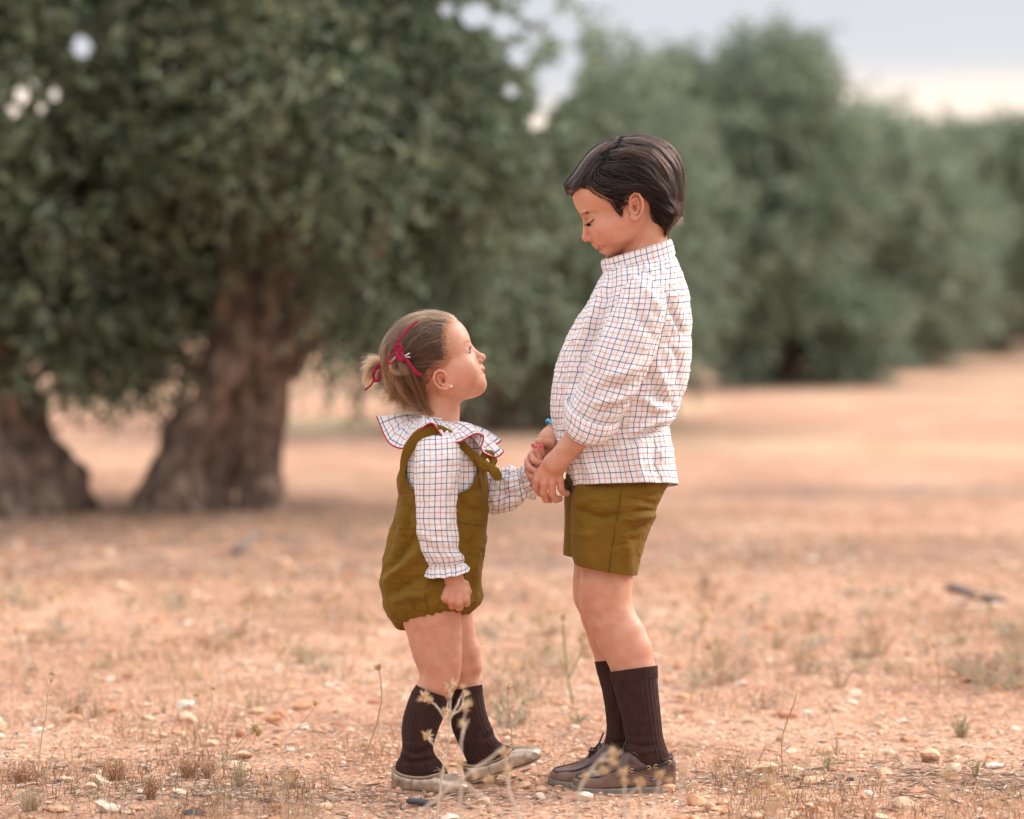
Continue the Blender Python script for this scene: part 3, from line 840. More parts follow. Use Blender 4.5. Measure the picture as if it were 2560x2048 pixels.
def plaid_mat():
    """white cotton with a tattersall check of thin navy, red and ochre lines (woven pattern on the cloth's own coordinates)"""
    m, nt, b, out = mat_new('tattersall_cotton')
    u = nd(nt, 'ShaderNodeUVMap'); s = nd(nt, 'ShaderNodeSeparateXYZ'); nt.links.new(u.outputs[0], s.inputs[0])
    pitch = .0112; per = 4 * pitch
    def math_(op, a, bb=None, c=None):
        x = nd(nt, 'ShaderNodeMath', operation=op)
        for i, v in enumerate((a, bb, c)):
            if v is None: continue
            if isinstance(v, (int, float)): x.inputs[i].default_value = v
            else: nt.links.new(v, x.inputs[i])
        return x.outputs[0]
    navy, red, ochre, wine = (.035, .045, .18), (.66, .13, .12), (.74, .44, .22), (.085, .03, .09)
    tn = nd(nt, 'ShaderNodeTexCoord'); nn = nd(nt, 'ShaderNodeTexNoise', i_Scale=14.0, i_Detail=2.0); nt.links.new(tn.outputs['Object'], nn.inputs[0])
    wob = math_('MULTIPLY_ADD', nn.outputs[0], .004, -.002)
    cur = (.74, .73, .735)
    src = None
    for axis, off in ((0, .003), (1, .006)):
        co = math_('ADD', s.outputs[axis], wob)
        for i, (col, hw) in enumerate(((navy, .00072), (red, .00062), (navy, .00068), (ochre, .00068))):
            x = math_('ADD', co, off + i * pitch + 100 * per)
            f = math_('MODULO', x, per)
            dd = math_('ABSOLUTE', math_('SUBTRACT', f, per / 2))
            mk = nd(nt, 'ShaderNodeMapRange', i_From_Min=hw * 1.6, i_From_Max=hw * .75, i_To_Min=0.0, i_To_Max=.86); nt.links.new(dd, mk.inputs[0])
            x2 = nd(nt, 'ShaderNodeMix', data_type='RGBA', blend_type='MULTIPLY'); nt.links.new(mk.outputs[0], x2.inputs[0])
            if src is None: x2.inputs['A'].default_value = (*cur, 1)
            else: nt.links.new(src, x2.inputs['A'])
            x2.inputs['B'].default_value = (*col, 1)
            src = x2.outputs['Result']
    nt.links.new(src, b.inputs['Base Color'])
    b.inputs['Roughness'].default_value = .85; b.inputs['Specular IOR Level'].default_value = .2; b.inputs['Sheen Weight'].default_value = .15
    n2 = nd(nt, 'ShaderNodeTexNoise', i_Scale=260.0, i_Detail=3.0); nt.links.new(tn.outputs['Object'], n2.inputs[0])
    bp = nd(nt, 'ShaderNodeBump', i_Strength=.25, i_Distance=.001); nt.links.new(n2.outputs[0], bp.inputs['Height']); nt.links.new(bp.outputs[0], b.inputs['Normal'])
    return m
M_PLAID = plaid_mat()

def twill_mat(name, col):
    m, nt, b, out = mat_new(name)
    t = nd(nt, 'ShaderNodeTexCoord')
    n = nd(nt, 'ShaderNodeTexNoise', i_Scale=16.0, i_Detail=6.0, i_Roughness=.65); nt.links.new(t.outputs['Object'], n.inputs[0])
    r = nd(nt, 'ShaderNodeMapRange', i_From_Min=.3, i_From_Max=.7, i_To_Min=.88, i_To_Max=1.12); nt.links.new(n.outputs[0], r.inputs[0])
    v = nd(nt, 'ShaderNodeVectorMath', operation='SCALE'); v.inputs[0].default_value = col; nt.links.new(r.outputs[0], v.inputs['Scale'])
    nt.links.new(v.outputs[0], b.inputs['Base Color'])
    w = nd(nt, 'ShaderNodeTexWave', i_Scale=420.0, i_Distortion=1.5); nt.links.new(t.outputs['Object'], w.inputs[0])
    w.bands_direction = 'DIAGONAL'
    bp = nd(nt, 'ShaderNodeBump', i_Strength=.22, i_Distance=.0008); nt.links.new(w.outputs[1], bp.inputs['Height']); nt.links.new(bp.outputs[0], b.inputs['Normal'])
    b.inputs['Roughness'].default_value = .82; b.inputs['Specular IOR Level'].default_value = .2
    b.inputs['Sheen Weight'].default_value = .08; b.inputs['Sheen Tint'].default_value = (.9, .8, .5, 1)
    return m
M_OLIVE = twill_mat('mustard_olive_twill', (.165, .086, .0065))
M_OLIVE_SEAM = simple('dark_olive_seam', (.075, .046, .006), .8)
M_SOCK = simple('brown_ribbed_knit', (.047, .023, .0195), .95, .35, 900, .2, 60, .08, sheen=.06)
M_CRIMSON = simple('crimson_velvet', (.30, .004, .040), .6, .1, 500, .2, 60, .2, sheen=.08)
M_TRIM = simple('crimson_piping', (.42, .012, .04), .7)
M_SKIN_B = skin_mat('boy_skin', (.60, .325, .222))
M_SKIN_G = skin_mat('girl_skin', (.60, .318, .216))
def hair_mat(name, c0, c1, rough=.3):
    m, nt, b, out = mat_new(name)
    h = nd(nt, 'ShaderNodeHairInfo'); x = nd(nt, 'ShaderNodeMix', data_type='RGBA'); nt.links.new(h.outputs['Random'], x.inputs[0])
    x.inputs['A'].default_value = (*c0, 1); x.inputs['B'].default_value = (*c1, 1)
    p = nd(nt, 'ShaderNodeBsdfHairPrincipled'); p.parametrization = 'COLOR'
    nt.links.new(x.outputs['Result'], p.inputs['Color']); p.inputs['IOR'].default_value = 1.38; p.inputs['Roughness'].default_value = rough; p.inputs['Radial Roughness'].default_value = .4
    nt.nodes.remove(b); nt.links.new(p.outputs[0], out.inputs[0])
    return m
M_HAIR_B = hair_mat('dark_brown_hair', (.010, .005, .004), (.030, .014, .009), .20)
HB3 = [hair_mat('dark_brown_hair_low', (.003, .002, .0018), (.008, .004, .003), .3), hair_mat('dark_brown_hair_mid', (.006, .0032, .0026), (.016, .008, .0055), .22), hair_mat('dark_brown_hair_high', (.026, .014, .010), (.085, .046, .032), .26)]  # high tone paints the shine of raised locks into the colour
HB3F = [HB3[0], HB3[1], hair_mat('dark_brown_hair_sheen', (.10, .08, .07), (.28, .25, .23), .25)]  # fringe highlights painted as grey-brown strand colour
M_HAIR_G = hair_mat('dark_blonde_hair', (.13, .060, .026), (.44, .24, .11), .3)
HG3 = [hair_mat('blonde_hair_low', (.035, .017, .010), (.085, .042, .022), .35), hair_mat('blonde_hair_mid', (.075, .035, .017), (.145, .072, .034), .3), hair_mat('blonde_hair_high', (.27, .145, .065), (.55, .33, .165), .25)]
M_CAP_B = simple('dark_hair_mass', (.004, .0028, .0024), .7, .6, 700, spec=.1)
M_CAP_G = simple('blonde_hair_mass', (.060, .030, .018), .6, .6, 700, .3, 80)
# ================================================================== SHARED: shoes, ears
def shoe(root, name, heel_px, d, direc, yaw, pitch, rows, mat, rim_t, rim_mat, rim_r, flat_until, sole=None, sole_mat=None, ztilt=0.0, vein=0.0, roll=0.0):
    """builds along a local axis from the heel (t) in pixel units; returns function local->world"""
    Yc = Y0 + d * K; x0 = (heel_px - 1280.0) / F_PX * Yc
    cy, sy = math.cos(yaw), math.sin(yaw); cp, sp = math.cos(pitch), math.sin(pitch)
    def T(P):   # local: t forward, s sideways (towards camera +), z up, pixel units
        P = np.asarray(P, float); t, s, z = P[..., 0] * K, P[..., 1] * K, P[..., 2] * K
        t2 = t * cp - z * sp; z2 = t * sp + z * cp
        X = t2 * cy + s * sy * -1; Yy = t2 * sy + s * cy
        return np.stack([x0 + direc * X, Yc - Yy, z2 - .0015], -1)
    S = cr_interp(rows, 90); t, hw, zt = S[:, 0], np.maximum(S[:, 1], 1), S[:, 2]
    z0 = S[:, 3] if S.shape[1] > 3 else np.zeros(len(S))
    cs = S[:, 4] if S.shape[1] > 4 else np.zeros(len(S))
    th = np.linspace(0, 2 * np.pi, 56, endpoint=False)
    c, s_ = np.cos(th), np.sin(th)
    closed = np.clip((t - flat_until) / 22, 0, 1)
    ex = (.42 + .30 * closed)[:, None]
    yy = hw[:, None] * np.sign(c) * np.abs(c) ** .62 + cs[:, None]
    zz = np.where(s_[None] > 0, z0[:, None] + (zt - z0)[:, None] * (.30 + .70 * np.abs(s_)[None] ** ex), z0[:, None] + (zt - z0)[:, None] * .30 * (1 - np.abs(s_)[None] ** .35))
    P = np.stack([np.repeat(t[:, None], len(th), 1), yy, zz], -1)
    if vein:
        P[..., 2] += vein * vnoise(P, .09, 4) * closed[:, None]
        P[..., 1] += vein * .7 * vnoise(P, .12, 14)
    n = len(th); V = P.reshape(-1, 3); F = grid_faces(len(S), n)
    k0 = len(V); V = np.vstack([V, P[0].mean(0), P[-1].mean(0)]); j = np.arange(n); b = (len(S) - 1) * n
    F2 = np.vstack([np.stack([np.full(n, k0), (j + 1) % n, j], -1), np.stack([np.full(n, k0 + 1), b + j, b + (j + 1) % n], -1)])
    o = fix_normals(make(name, T(V), [F, F2], mat, root))
    def surf(tt, side, frac=1.0, out=0.0):
        """point on the side wall at height frac of the top"""
        h = np.interp(tt, t, hw); z = np.interp(tt, t, zt); q = np.interp(tt, t, z0); cc = np.interp(tt, t, cs)
        zz_ = q + (z - q) * frac
        wy = h * (1 if frac < .5 else (1 - ((frac - .5) / .5) ** 3 * .16))
        return np.array([tt, side * (wy + out) + cc, zz_])
    if rim_t is not None:
        ts = np.linspace(rim_t[0], rim_t[1], 26)
        near = [surf(a, 1, 1.0, -2.0) for a in ts]; farr = [surf(a, -1, 1.0, -2.0) for a in ts]
        vz = np.interp(rim_t[1], t, zt)
        front = []
        for a in np.linspace(0, np.pi, 9)[1:-1]:
            h = np.interp(rim_t[1], t, hw) * .84
            front.append(np.array([rim_t[1] + rim_t[2] * math.sin(a), h * math.cos(a), vz + rim_t[3] * math.sin(a)]))
        loop = near + front + farr[::-1]
        loop = [np.array([rim_t[0] - 3, 0, np.interp(rim_t[0], t, zt)])] + loop + [np.array([rim_t[0] - 3, 0, np.interp(rim_t[0], t, zt)])]
        a = Acc(); a.tube(T(cr_interp(np.array(loop), 150)), rim_r * K, 8); a.build('rim', rim_mat, o)
    if sole is not None:
        th_, grow_ = sole
        A = np.linspace(0, np.pi, 60)
        tt = np.clip(t, t[0], t[-1])
        top = [(tt[i], hw[i] + grow_ + cs[i]) for i in range(len(tt))] + [(tt[i], -(hw[i] + grow_) + cs[i]) for i in range(len(tt) - 1, -1, -1)]
        top = np.array(top); cen = top.mean(0); ncount = len(top)
        top[:, 0] += np.where(top[:, 0] > t[-1] - 4, grow_, np.where(top[:, 0] < t[0] + 4, -grow_, 0))
        zq = np.concatenate([z0, z0[::-1]])
        layers = [(0.0, .90), (.15, 1.0), (.85, 1.0), (1.0, .97)]
        Vs = np.vstack([np.column_stack([cen + (top - cen) * sc_, zq - th_ + th_ * 1.25 * f]) for f, sc_ in layers])
        Fs = grid_faces(4, ncount)
        kb = len(Vs); Vs = np.vstack([Vs, [[cen[0], cen[1], zq.mean() - th_]], [[cen[0], cen[1], zq.mean() + th_ * .25]]])
        jj = np.arange(ncount)
        Fc = np.vstack([np.stack([np.full(ncount, kb), (jj + 1) % ncount, jj], -1), np.stack([np.full(ncount, kb + 1), 3 * ncount + jj, 3 * ncount + (jj + 1) % ncount], -1)])
        fix_normals(make('sole', T(Vs), [Fs, Fc], sole_mat, o, smooth=False))
    return o, T, surf

def ear(f, cx, cy, d, side, rx, ry, ang, flip, k=3.0):
    """ear on the head side; flip=+1 when the face is towards -x. side -1 = near the camera"""
    ca, sa = math.cos(ang), math.sin(ang)
    def q(ex, ey, dd):
        x = ex * rx * flip; y = ey * ry
        return (cx + x * ca - y * sa, cy + x * sa + y * ca, d + side * dd)
    f.ell(q(.05, -.05, -1), (rx * .98, ry * .88, 4.5), 3, ang)
    f.ell(q(-.25, .78, 1), (rx * .50, ry * .24, 4.5), 3, ang)
    arc = [(-.35, .05, 0), (-.62, -.25, 2), (-.55, -.68, 3), (-.05, -.98, 4), (.55, -.88, 7), (.93, -.45, 9), (.96, .05, 8), (.72, .48, 6), (.30, .78, 4), (-.1, .95, 3)]
    f.chain([(*q(a, b, c + 2), 3.3) for a, b, c in arc], 2.0)
    arc2 = [(.30, -.62, 3), (.50, -.25, 4), (.45, .15, 4), (.15, .50, 3), (-.25, .48, 3)]
    f.chain([(*q(a, b, c + 1), 2.6) for a, b, c in arc2], 2.5)
    f.ell(q(.02, -.02, 3), (rx * .42, ry * .40, 5.5), 2.0, ang, sub=True)
    f.ell(q(-.10, .10, -3), (rx * .22, ry * .2, 7), 2.0, ang, sub=True)
    f.cone(q(-.5, .02, 0), q(-.42, .25, 1), 3.6, 3.2, 2.5)

def amp(sts, k): return [(s[0], s[1], s[2] * k, *s[3:]) for s in sts]
def smooth01(x): x = np.clip(x, 0, 1); return x * x * (3 - 2 * x)

# ================================================================== THE BOY
CB = np.array([1563.0, 462.0]); FB = np.array([-.906, .423]); UB = np.array([-.423, -.906]); AB = math.atan2(.423, -.906)
def hb(a, b, d=0.0):
    p = CB + a * FB + b * UB; return (p[0], p[1], d)

def boy_head(f):
    f.k = 12
    f.ell(hb(0, 0), (132, 112, 90), ang=AB)
    f.ell(hb(58, 4), (76, 76, 74), ang=AB)
    f.ell(hb(72, -62), (61, 74, 60), ang=AB)
    f.ell(hb(97, -96), (36, 34, 36), 12, ang=AB)
    for s in (-1, 1):
        f.ell(hb(92, -80, 40 * s), (32, 36, 25), 20, ang=AB)      # smiling cheek
        f.cone(hb(90, -128, 14 * s), hb(14, -92, 52 * s), 20, 27, 22)   # jaw
        f.ell(hb(56, -84, 48 * s), (46, 42, 26), 20, ang=AB)
    f.ell(hb(105, -134), (21, 18, 23), 9, ang=AB)
    f.ell(hb(45, -98), (58, 40, 44), 14, ang=AB)
    # eye sockets, lids
    for s in (-1, 1):
        f.ell(hb(131, -40, 32 * s), (13, 11, 19), 8, ang=AB, sub=True)
        f.ell(hb(108, -46, 32 * s), (14.5, 13, 17), 3, ang=AB)
        f.cone(hb(127, -24, 14 * s), hb(120, -22, 44 * s), 6, 5, 9)       # brow ridge
        f.cone(hb(124, -47, 22 * s), hb(116, -50, 42 * s), 1.6, 1.2, 1.6, sub=True)   # lid line
    # nose
    f.cone(hb(126, -38), hb(142, -74), 7, 8.5, 7)
    f.ell(hb(144, -79), (11, 10.5, 11.5), 6, ang=AB)
    for s in (-1, 1):
        f.ell(hb(134, -86, 10.5 * s), (10, 7.5, 7), 3.5, ang=AB)
        f.ell(hb(137, -93, 6 * s), (4.5, 2.8, 2.8), 1.6, ang=AB, sub=True)
    f.cone(hb(134, -90), hb(134, -104), 5, 5, 5)
    # lips
    f.ell(hb(127, -112), (8.5, 5.6, 19), 4.5, ang=AB)
    f.ell(hb(121, -126), (8.5, 6.2, 16), 4.5, ang=AB)
    for s in (-1, 1):
        f.cone(hb(136, -119.5, 0), hb(114, -106, 27 * s), 1.4, 1.8, 2.0, sub=True)
    f.ell(hb(122, -138), (9, 5, 14), 5, ang=AB, sub=True)
    # neck
    f.cone((1622, 560, 0), (1602, 700, 0), 49, 55, 16, fd=1.0)
    for s in (-1, 1):
        ear(f, 1588, 517, s * 84, s, 20, 35, -.06, 1)

boy = Field(); boy_head(boy)
boy.k = 14
boy.cone((1606, 690, 0), (1568, 790, 0), 50, 82, 16, fd=1.0)
boy.cone((1568, 790, 0), (1546, 1000, 0), 80, 82, 16, fd=1.05)
boy.cone((1540, 1000, 0), (1552, 1180, 0), 90, 96, 20, fd=1.0)
for s, dl in ((-1, -47), (1, 40)):
    boy.cone((1600, 742, 70 * s), (1600, 752, 98 * s), 44, 40, 14)
    boy.cone((1556, 1215, dl * .9), (1520, 1400, dl), 80, 67, 16, fd=.84)
# near leg (his left)
def leg(f, pts, d, fd=.88): f.chain([(x, y, d, r) for x, y, r in pts], 9, fd)
leg(boy, [(1520, 1400, 67), (1514, 1466, 64), (1515, 1508, 61.5), (1530, 1550, 58.5), (1552, 1590, 60), (1571, 1628, 58), (1584, 1676, 53), (1591, 1720, 44), (1603, 1790, 35), (1612, 1850, 31), (1622, 1900, 30)], -47)
boy.ell((1480, 1494, -47), (29, 34, 32), 20)
leg(boy, [(1502, 1390, 67), (1497, 1451, 62), (1500, 1492, 60), (1512, 1540, 57), (1530, 1590, 58), (1540, 1645, 51), (1554, 1725, 38), (1558, 1800, 32), (1558, 1850, 30), (1560, 1900, 30)], 40)
boy.ell((1466, 1484, 40), (27, 34, 30), 20)
# near arm and hand
boy.k = 8
boy.chain([(1604, 745, -104, 42), (1535, 935, -122, 34), (1440, 1100, -98, 30), (1388, 1160, -80, 28)], 8, .82)
boy.cone((1386, 1163, -78), (1372, 1186, -72), 29, 31, 7, fd=.45)
def finger(f, pts, k=1.15): f.chain(pts, k)
finger(boy, [(1347, 1190, -68, 10.5), (1343, 1202, -68, 10), (1341, 1219, -61, 9.2), (1348, 1233, -50, 8.5), (1357, 1236, -42, 8)])
finger(boy, [(1361, 1196, -74, 11), (1360, 1210, -77, 10.4), (1358, 1232, -71, 9.6), (1365, 1249, -58, 9), (1375, 1250, -48, 8.4)])
finger(boy, [(1379, 1194, -73, 11), (1380, 1209, -77, 10.4), (1380, 1233, -71, 9.6), (1388, 1249, -60, 9), (1399, 1247, -52, 8)])
finger(boy, [(1397, 1188, -71, 10.5), (1400, 1202, -73, 9.8), (1402, 1221, -69, 9.2), (1409, 1232, -60, 8.4), (1418, 1234, -54, 7.6)])
finger(boy, [(1360, 1176, -58, 13), (1344, 1190, -44, 11), (1338, 1208, -34, 9.5), (1346, 1222, -28, 8.5)])
# far arm and hand, holding the girl's
boy.chain([(1604, 745, 100, 42), (1520, 950, 98, 34), (1420, 1052, 40, 30), (1376, 1096, 4, 27)], 8, .82)
boy.cone((1376, 1097, 2), (1356, 1126, 2), 26, 28, 7, fd=.5)
finger(boy, [(1342, 1126, -4, 11), (1330, 1138, -16, 10.5), (1337, 1152, -34, 9.6), (1352, 1157, -40, 8.6)])
finger(boy, [(1332, 1138, 0, 10.5), (1317, 1157, -14, 9.6), (1325, 1171, -32, 8.8), (1340, 1178, -38, 8)])
finger(boy, [(1330, 1150, 4, 10), (1319, 1175, -10, 9), (1326, 1190, -28, 8.2), (1339, 1196, -34, 7.6)])
finger(boy, [(1336, 1160, 8, 9.5), (1325, 1193, -8, 8.4), (1331, 1207, -22, 7.8), (1341, 1211, -30, 7.2)])
finger(boy, [(1378, 1110, -14, 13), (1364, 1107, -22, 11), (1352, 1104, -26, 9.5), (1346, 1104, -26, 8.5)])

HP_B0 = [(1418, 480), (1432, 482), (1452, 474), (1468, 477), (1484, 487), (1508, 500), (1525, 509), (1535, 530), (1547, 549), (1562, 546), (1559, 525), (1569, 510), (1572, 492), (1588, 478), (1606, 488), (1619, 505),
        (1624, 535), (1628, 558), (1640, 560), (1656, 570), (1666, 584), (1712, 545), (1730, 470), (1700, 360), (1580, 310), (1450, 350), (1390, 440)]
VB, QB = surface(boy, (1310, 330, -175), (1745, 1915, 175), 2.7)
x, y, d = VB.T
tint = np.zeros((len(VB), 3))
def blob(cx, cy, r, amp=1.0, dd=None, rd=30): 
    w = np.exp(-((x - cx) ** 2 + (y - cy) ** 2) / r ** 2) * amp
    return w if dd is None else w * np.exp(-((d - dd) / rd) ** 2)
c1 = hb(92, -88); tint[:, 0] += blob(c1[0], c1[1], 34, .5)
for cx_, cy_, r_, a_ in ((1458, 600, 14, .7), (1588, 500, 40, .5), (1480, 1495, 30, .45), (1370, 1215, 45, .55), (1335, 1150, 35, .5), (1600, 1610, 60, .25)): tint[:, 0] += blob(cx_, cy_, r_, a_)
P2 = VB[:, :2] - CB; la = P2 @ FB; lb = P2 @ UB
tint[:, 1] += smooth01((1 - ((la - 128) / 13) ** 2 - ((lb + 112.5) / 6.2) ** 2) * 2) * (np.abs(d) < 21) * .62
tint[:, 1] += smooth01((1 - ((la - 122) / 13) ** 2 - ((lb + 125) / 6.0) ** 2) * 2) * (np.abs(d) < 18) * .62
brow = np.exp(-((lb + 21 + (np.abs(d) - 30) ** 2 * .004) / 3.4) ** 2) * (np.abs(d) > 12) * (np.abs(d) < 50) * (la > 80); tint[:, 2] += brow * .75
lash = np.exp(-((lb + 49) / 2.2) ** 2) * (np.abs(d) > 18) * (np.abs(d) < 46) * (la > 100); tint[:, 2] += lash * .8
def line_px(x, y, pts, w):
    pts = np.asarray(pts, float); dm = np.full(x.shape, 1e9)
    for a_, b_ in zip(pts[:-1], pts[1:]):
        ab = b_ - a_; h = np.clip(((x - a_[0]) * ab[0] + (y - a_[1]) * ab[1]) / (ab @ ab), 0, 1); dm = np.minimum(dm, np.hypot(x - a_[0] - h * ab[0], y - a_[1] - h * ab[1]))
    return np.exp(-(dm / w) ** 2)
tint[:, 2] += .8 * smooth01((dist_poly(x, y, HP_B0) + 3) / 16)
lipz = [(1483, 615), (1490, 613), (1500, 613), (1511, 614), (1508, 621), (1506, 630), (1502, 638), (1496, 636), (1490, 626), (1484, 621)]
tint[:, 1] = smooth01((dist_poly(x, y, lipz) + 2.5) / 5) * .55
tint[:, 2] += line_px(x, y, [(1494, 628), (1500, 625), (1507, 620), (1513, 613)], 1.7) * .75       # mouth line, crease shade painted on
tint[:, 2] += line_px(x, y, [(1470, 609.5), (1477, 607)], 2.6) * .6                                 # nostril, shade of the hollow painted on
tint[:, 2] += line_px(x, y, [(1463, 561), (1471, 558.5), (1479, 552.5), (1485, 548)], 2.0) * .6      # lash line
tint[:, 2] += line_px(x, y, [(1465, 552), (1474, 546), (1485, 542)], 2.0) * .28                      # lid fold, crease shade painted on
tint[:, 2] += line_px(x, y, [(1453, 539), (1460, 534), (1470, 531), (1485, 530)], 3.4) * .3           # eyebrow
tint[:, 0] += line_px(x, y, [(1605, 596), (1585, 629)], 3) * .6
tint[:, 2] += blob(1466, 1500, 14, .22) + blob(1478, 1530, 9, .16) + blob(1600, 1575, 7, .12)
tint[:, 2] += line_px(x, y, [(1605, 596), (1597, 612), (1585, 629)], 1.6) * .35
tint[:, 2] += blob(1585, 524, 7, .35, -92, 14)
tint = np.clip(tint, 0, 1)
bb = gp(1540, 1972)
B_ = make('person', W(VB), QB, M_SKIN_B, None, cols={'tint': tint}, base=np.array([(1545 - 1280) / F_PX * Y0, Y0, 0.0]))
fix_normals(B_)
tag(B_, 'dark-haired boy in checked shirt and mustard shorts looking down at the girl', 'person')

# ---- shirt
torso = [(1520, 664, 1680, 628, 0, 58, 0, 6), (1506, 690, 1693, 652, 0, 84, 0, 0), (1495, 712, 1704, 682, 0, 106), (1481, 738, 1714, 710, 0, 118), (1467, 762, 1722, 742, 0, 121),
         (1438, 806, 1727, 794, 0, 121), (1410, 863, 1727, 850, 0, 120), (1394, 909, 1724, 905, 0, 120), (1385, 955, 1714, 962, 0, 120), (1380, 997, 1700, 1001, 0, 120),
         (1380, 1035, 1692, 1032, 0, 120), (1387, 1073, 1674, 1062, 0, 118), (1396, 1110, 1675, 1090, 0, 120), (1409, 1158, 1684, 1138, 0, 124), (1426, 1218, 1694, 1212, 0, 128, 0, -7)]
st_t = [([(1612, 930), (1650, 985), (1694, 1040)], 13, -8), ([(1590, 985), (1640, 1022), (1690, 1020)], 11, 8), ([(1560, 1112), (1620, 1080), (1680, 1058)], 9, -10), ([(1580, 1085), (1640, 1052), (1692, 1042)], 11, 8),
        ([(1664, 740), (1702, 830), (1668, 862)], 8, -6), ([(1672, 862), (1700, 900), (1694, 990)], 10, -6), ([(1640, 900), (1660, 960), (1672, 1020)], 10, 5), ([(1530, 706), (1500, 790), (1468, 870), (1440, 960)], 12, -8),
        ([(1512, 712), (1478, 800), (1440, 880)], 11, 6), ([(1560, 1120), (1553, 1160), (1560, 1212)], 12, -7), ([(1600, 1095), (1596, 1150), (1604, 1214)], 11, 6), ([(1640, 1085), (1638, 1150), (1650, 1214)], 11, -6),
        ([(1470, 1130), (1478, 1170), (1492, 1215)], 12, 6), ([(1434, 1110), (1445, 1160), (1452, 1215)], 9, -6), ([(1410, 900), (1402, 990), (1400, 1070)], 9, -5), ([(1555, 1075), (1530, 1120), (1480, 1150)], 11, -6)]
shirt, Pt = cloth('shirt', torso, M_PLAID, B_, nu=240, nv=260, noise=(3.0, 40), seed=5, wr=3.2, strokes=amp(st_t, 1.7), ex=2.25)
sleeve = [(1590, 680, 1630, 678, -58, 30), (1560, 706, 1654, 704, -80, 40), (1543, 746, 1664, 744, -98, 46), (1526, 790, 1659, 804, -108, 51), (1502, 842, 1645, 864, -118, 55),
          (1480, 893, 1620, 922, -126, 58, 0, 6), (1457, 943, 1592, 976, -124, 58, 0, 14), (1438, 984, 1568, 1020, -118, 57, 0, 24), (1424, 1010, 1549, 1048, -112, 54, 0, 30), (1420, 1030, 1538, 1066, -108, 50, 0, 30)]
st_s = [([(1590, 950), (1548, 968), (1500, 972)], 9, -7), ([(1585, 975), (1545, 1000), (1490, 1008)], 8, 7), ([(1572, 1000), (1535, 1025), (1490, 1036)], 7, -6), ([(1610, 905), (1560, 935), (1510, 940)], 10, 5),
        ([(1640, 850), (1600, 800), (1570, 740)], 13, -5), ([(1655, 790), (1630, 740), (1600, 712)], 10, 4), ([(1535, 780), (1510, 860), (1470, 950)], 12, 4), ([(1655, 820), (1625, 880), (1600, 930)], 9, -5)]
cloth('sleeve', sleeve, M_PLAID, shirt, nu=130, nv=170, noise=(2.2, 30), seed=9, wr=2.4, strokes=amp(st_s, 1.6), v0=.013)
cuff = [(1432, 1030, 1532, 1068, -108, 46, 0, 28), (1420, 1010, 1547, 1050, -112, 53, 0, 32), (1415, 1004, 1551, 1047, -113, 57, 0, 36), (1411, 1020, 1546, 1064, -112, 60, 0, 38), (1410, 1045, 1530, 1082, -108, 60, 0, 38),
        (1412, 1064, 1512, 1092, -104, 56, 0, 34), (1418, 1068, 1504, 1092, -102, 50, 0, 30), (1424, 1055, 1510, 1085, -104, 46, 0, 28)]
cloth('cuff', cuff, M_PLAID, shirt, nu=110, nv=70, noise=(1.6, 22), seed=13, v0=.021, strokes=[([(1440, 1060), (1445, 1090), (1460, 1112)], 8, -3)])
sleeve_f = [(a, b, c_, e, -dd * .97 if dd else dd, bb_, *r) for (a, b, c_, e, dd, bb_, *r) in
            [(1584, 692, 1632, 690, -62, 24), (1557, 716, 1654, 714, -86, 46), (1541, 752, 1664, 750, -104, 56), (1526, 792, 1659, 806, -110, 57), (1502, 842, 1640, 864, -112, 56),
             (1485, 890, 1605, 925, -110, 54), (1462, 938, 1560, 985, -98, 50), (1440, 978, 1520, 1030, -80, 46)]]
cloth('sleeve', sleeve_f, M_PLAID, shirt, nu=90, nv=90, noise=(2.0, 30), seed=19)
cuff_f = [(1444, 976, 1524, 1030, 80, 44), (1436, 974, 1524, 1036, 78, 50), (1420, 992, 1500, 1054, 66, 49), (1410, 1005, 1486, 1064, 56, 46), (1416, 1008, 1484, 1058, 60, 42)]
cloth('cuff', cuff_f, M_PLAID, shirt, nu=80, nv=40, noise=(1.4, 20), seed=23)
collar = [(1526, 676, 1668, 632, 0, 50, 0, 4), (1512, 660, 1670, 612, 0, 54, 0, 4), (1506, 651, 1675, 599, 0, 57, 0, 2), (1504, 655, 1679, 602, 0, 61, 0, 4), (1505, 668, 1684, 618, 0, 66, 0, 7), (1508, 680, 1688, 634, 0, 71, 0, 10)]
cloth('collar', collar, M_PLAID, shirt, nu=150, nv=60, noise=(1.0, 22), seed=31, thick=.0018, strokes=[([(1512, 660), (1540, 662), (1560, 670)], 5, -3)])
def button(px, py, d, r, mat, parent, face=(0, -1, 0), th=.35):
    c = W(np.array([px, py, d])); n = np.array(face, float); n /= np.linalg.norm(n)
    u = np.cross(n, [0, 0, 1.0]); u /= np.linalg.norm(u); v = np.cross(n, u); R = r * K
    prof = [(0, .55), (.25, .5), (.62, .45), (.72, .85), (.88, 1.0), (1, .7), (1, 0), (.8, -.6)]
    th_ = np.linspace(0, 2 * np.pi, 20, endpoint=False); V = []
    for a, h in prof:
        V.append(c + R * a * (np.cos(th_)[:, None] * u + np.sin(th_)[:, None] * v) + n * R * th * h)
    o = make('button', np.vstack(V), grid_faces(len(prof), 20), mat, parent)
    return o
M_BTN = simple('pearl_button', (.72, .69, .62), .3)
M_WOOD = simple('wooden_button_stuff', (.42, .25, .13), .5, .2, 300, .25, 200)
for px, py, d_, fc in ((1538, 684, -56, (-.25, -1, .3)), (1494, 728, -22, (-1, -.4, .1)), (1432, 822, -16, (-1, -.35, .1)), (1390, 926, -14, (-1, -.3, 0)), (1383, 1012, -14, (-1, -.3, 0))):
    button(px, py, d_, 5.2, M_BTN, shirt, fc)
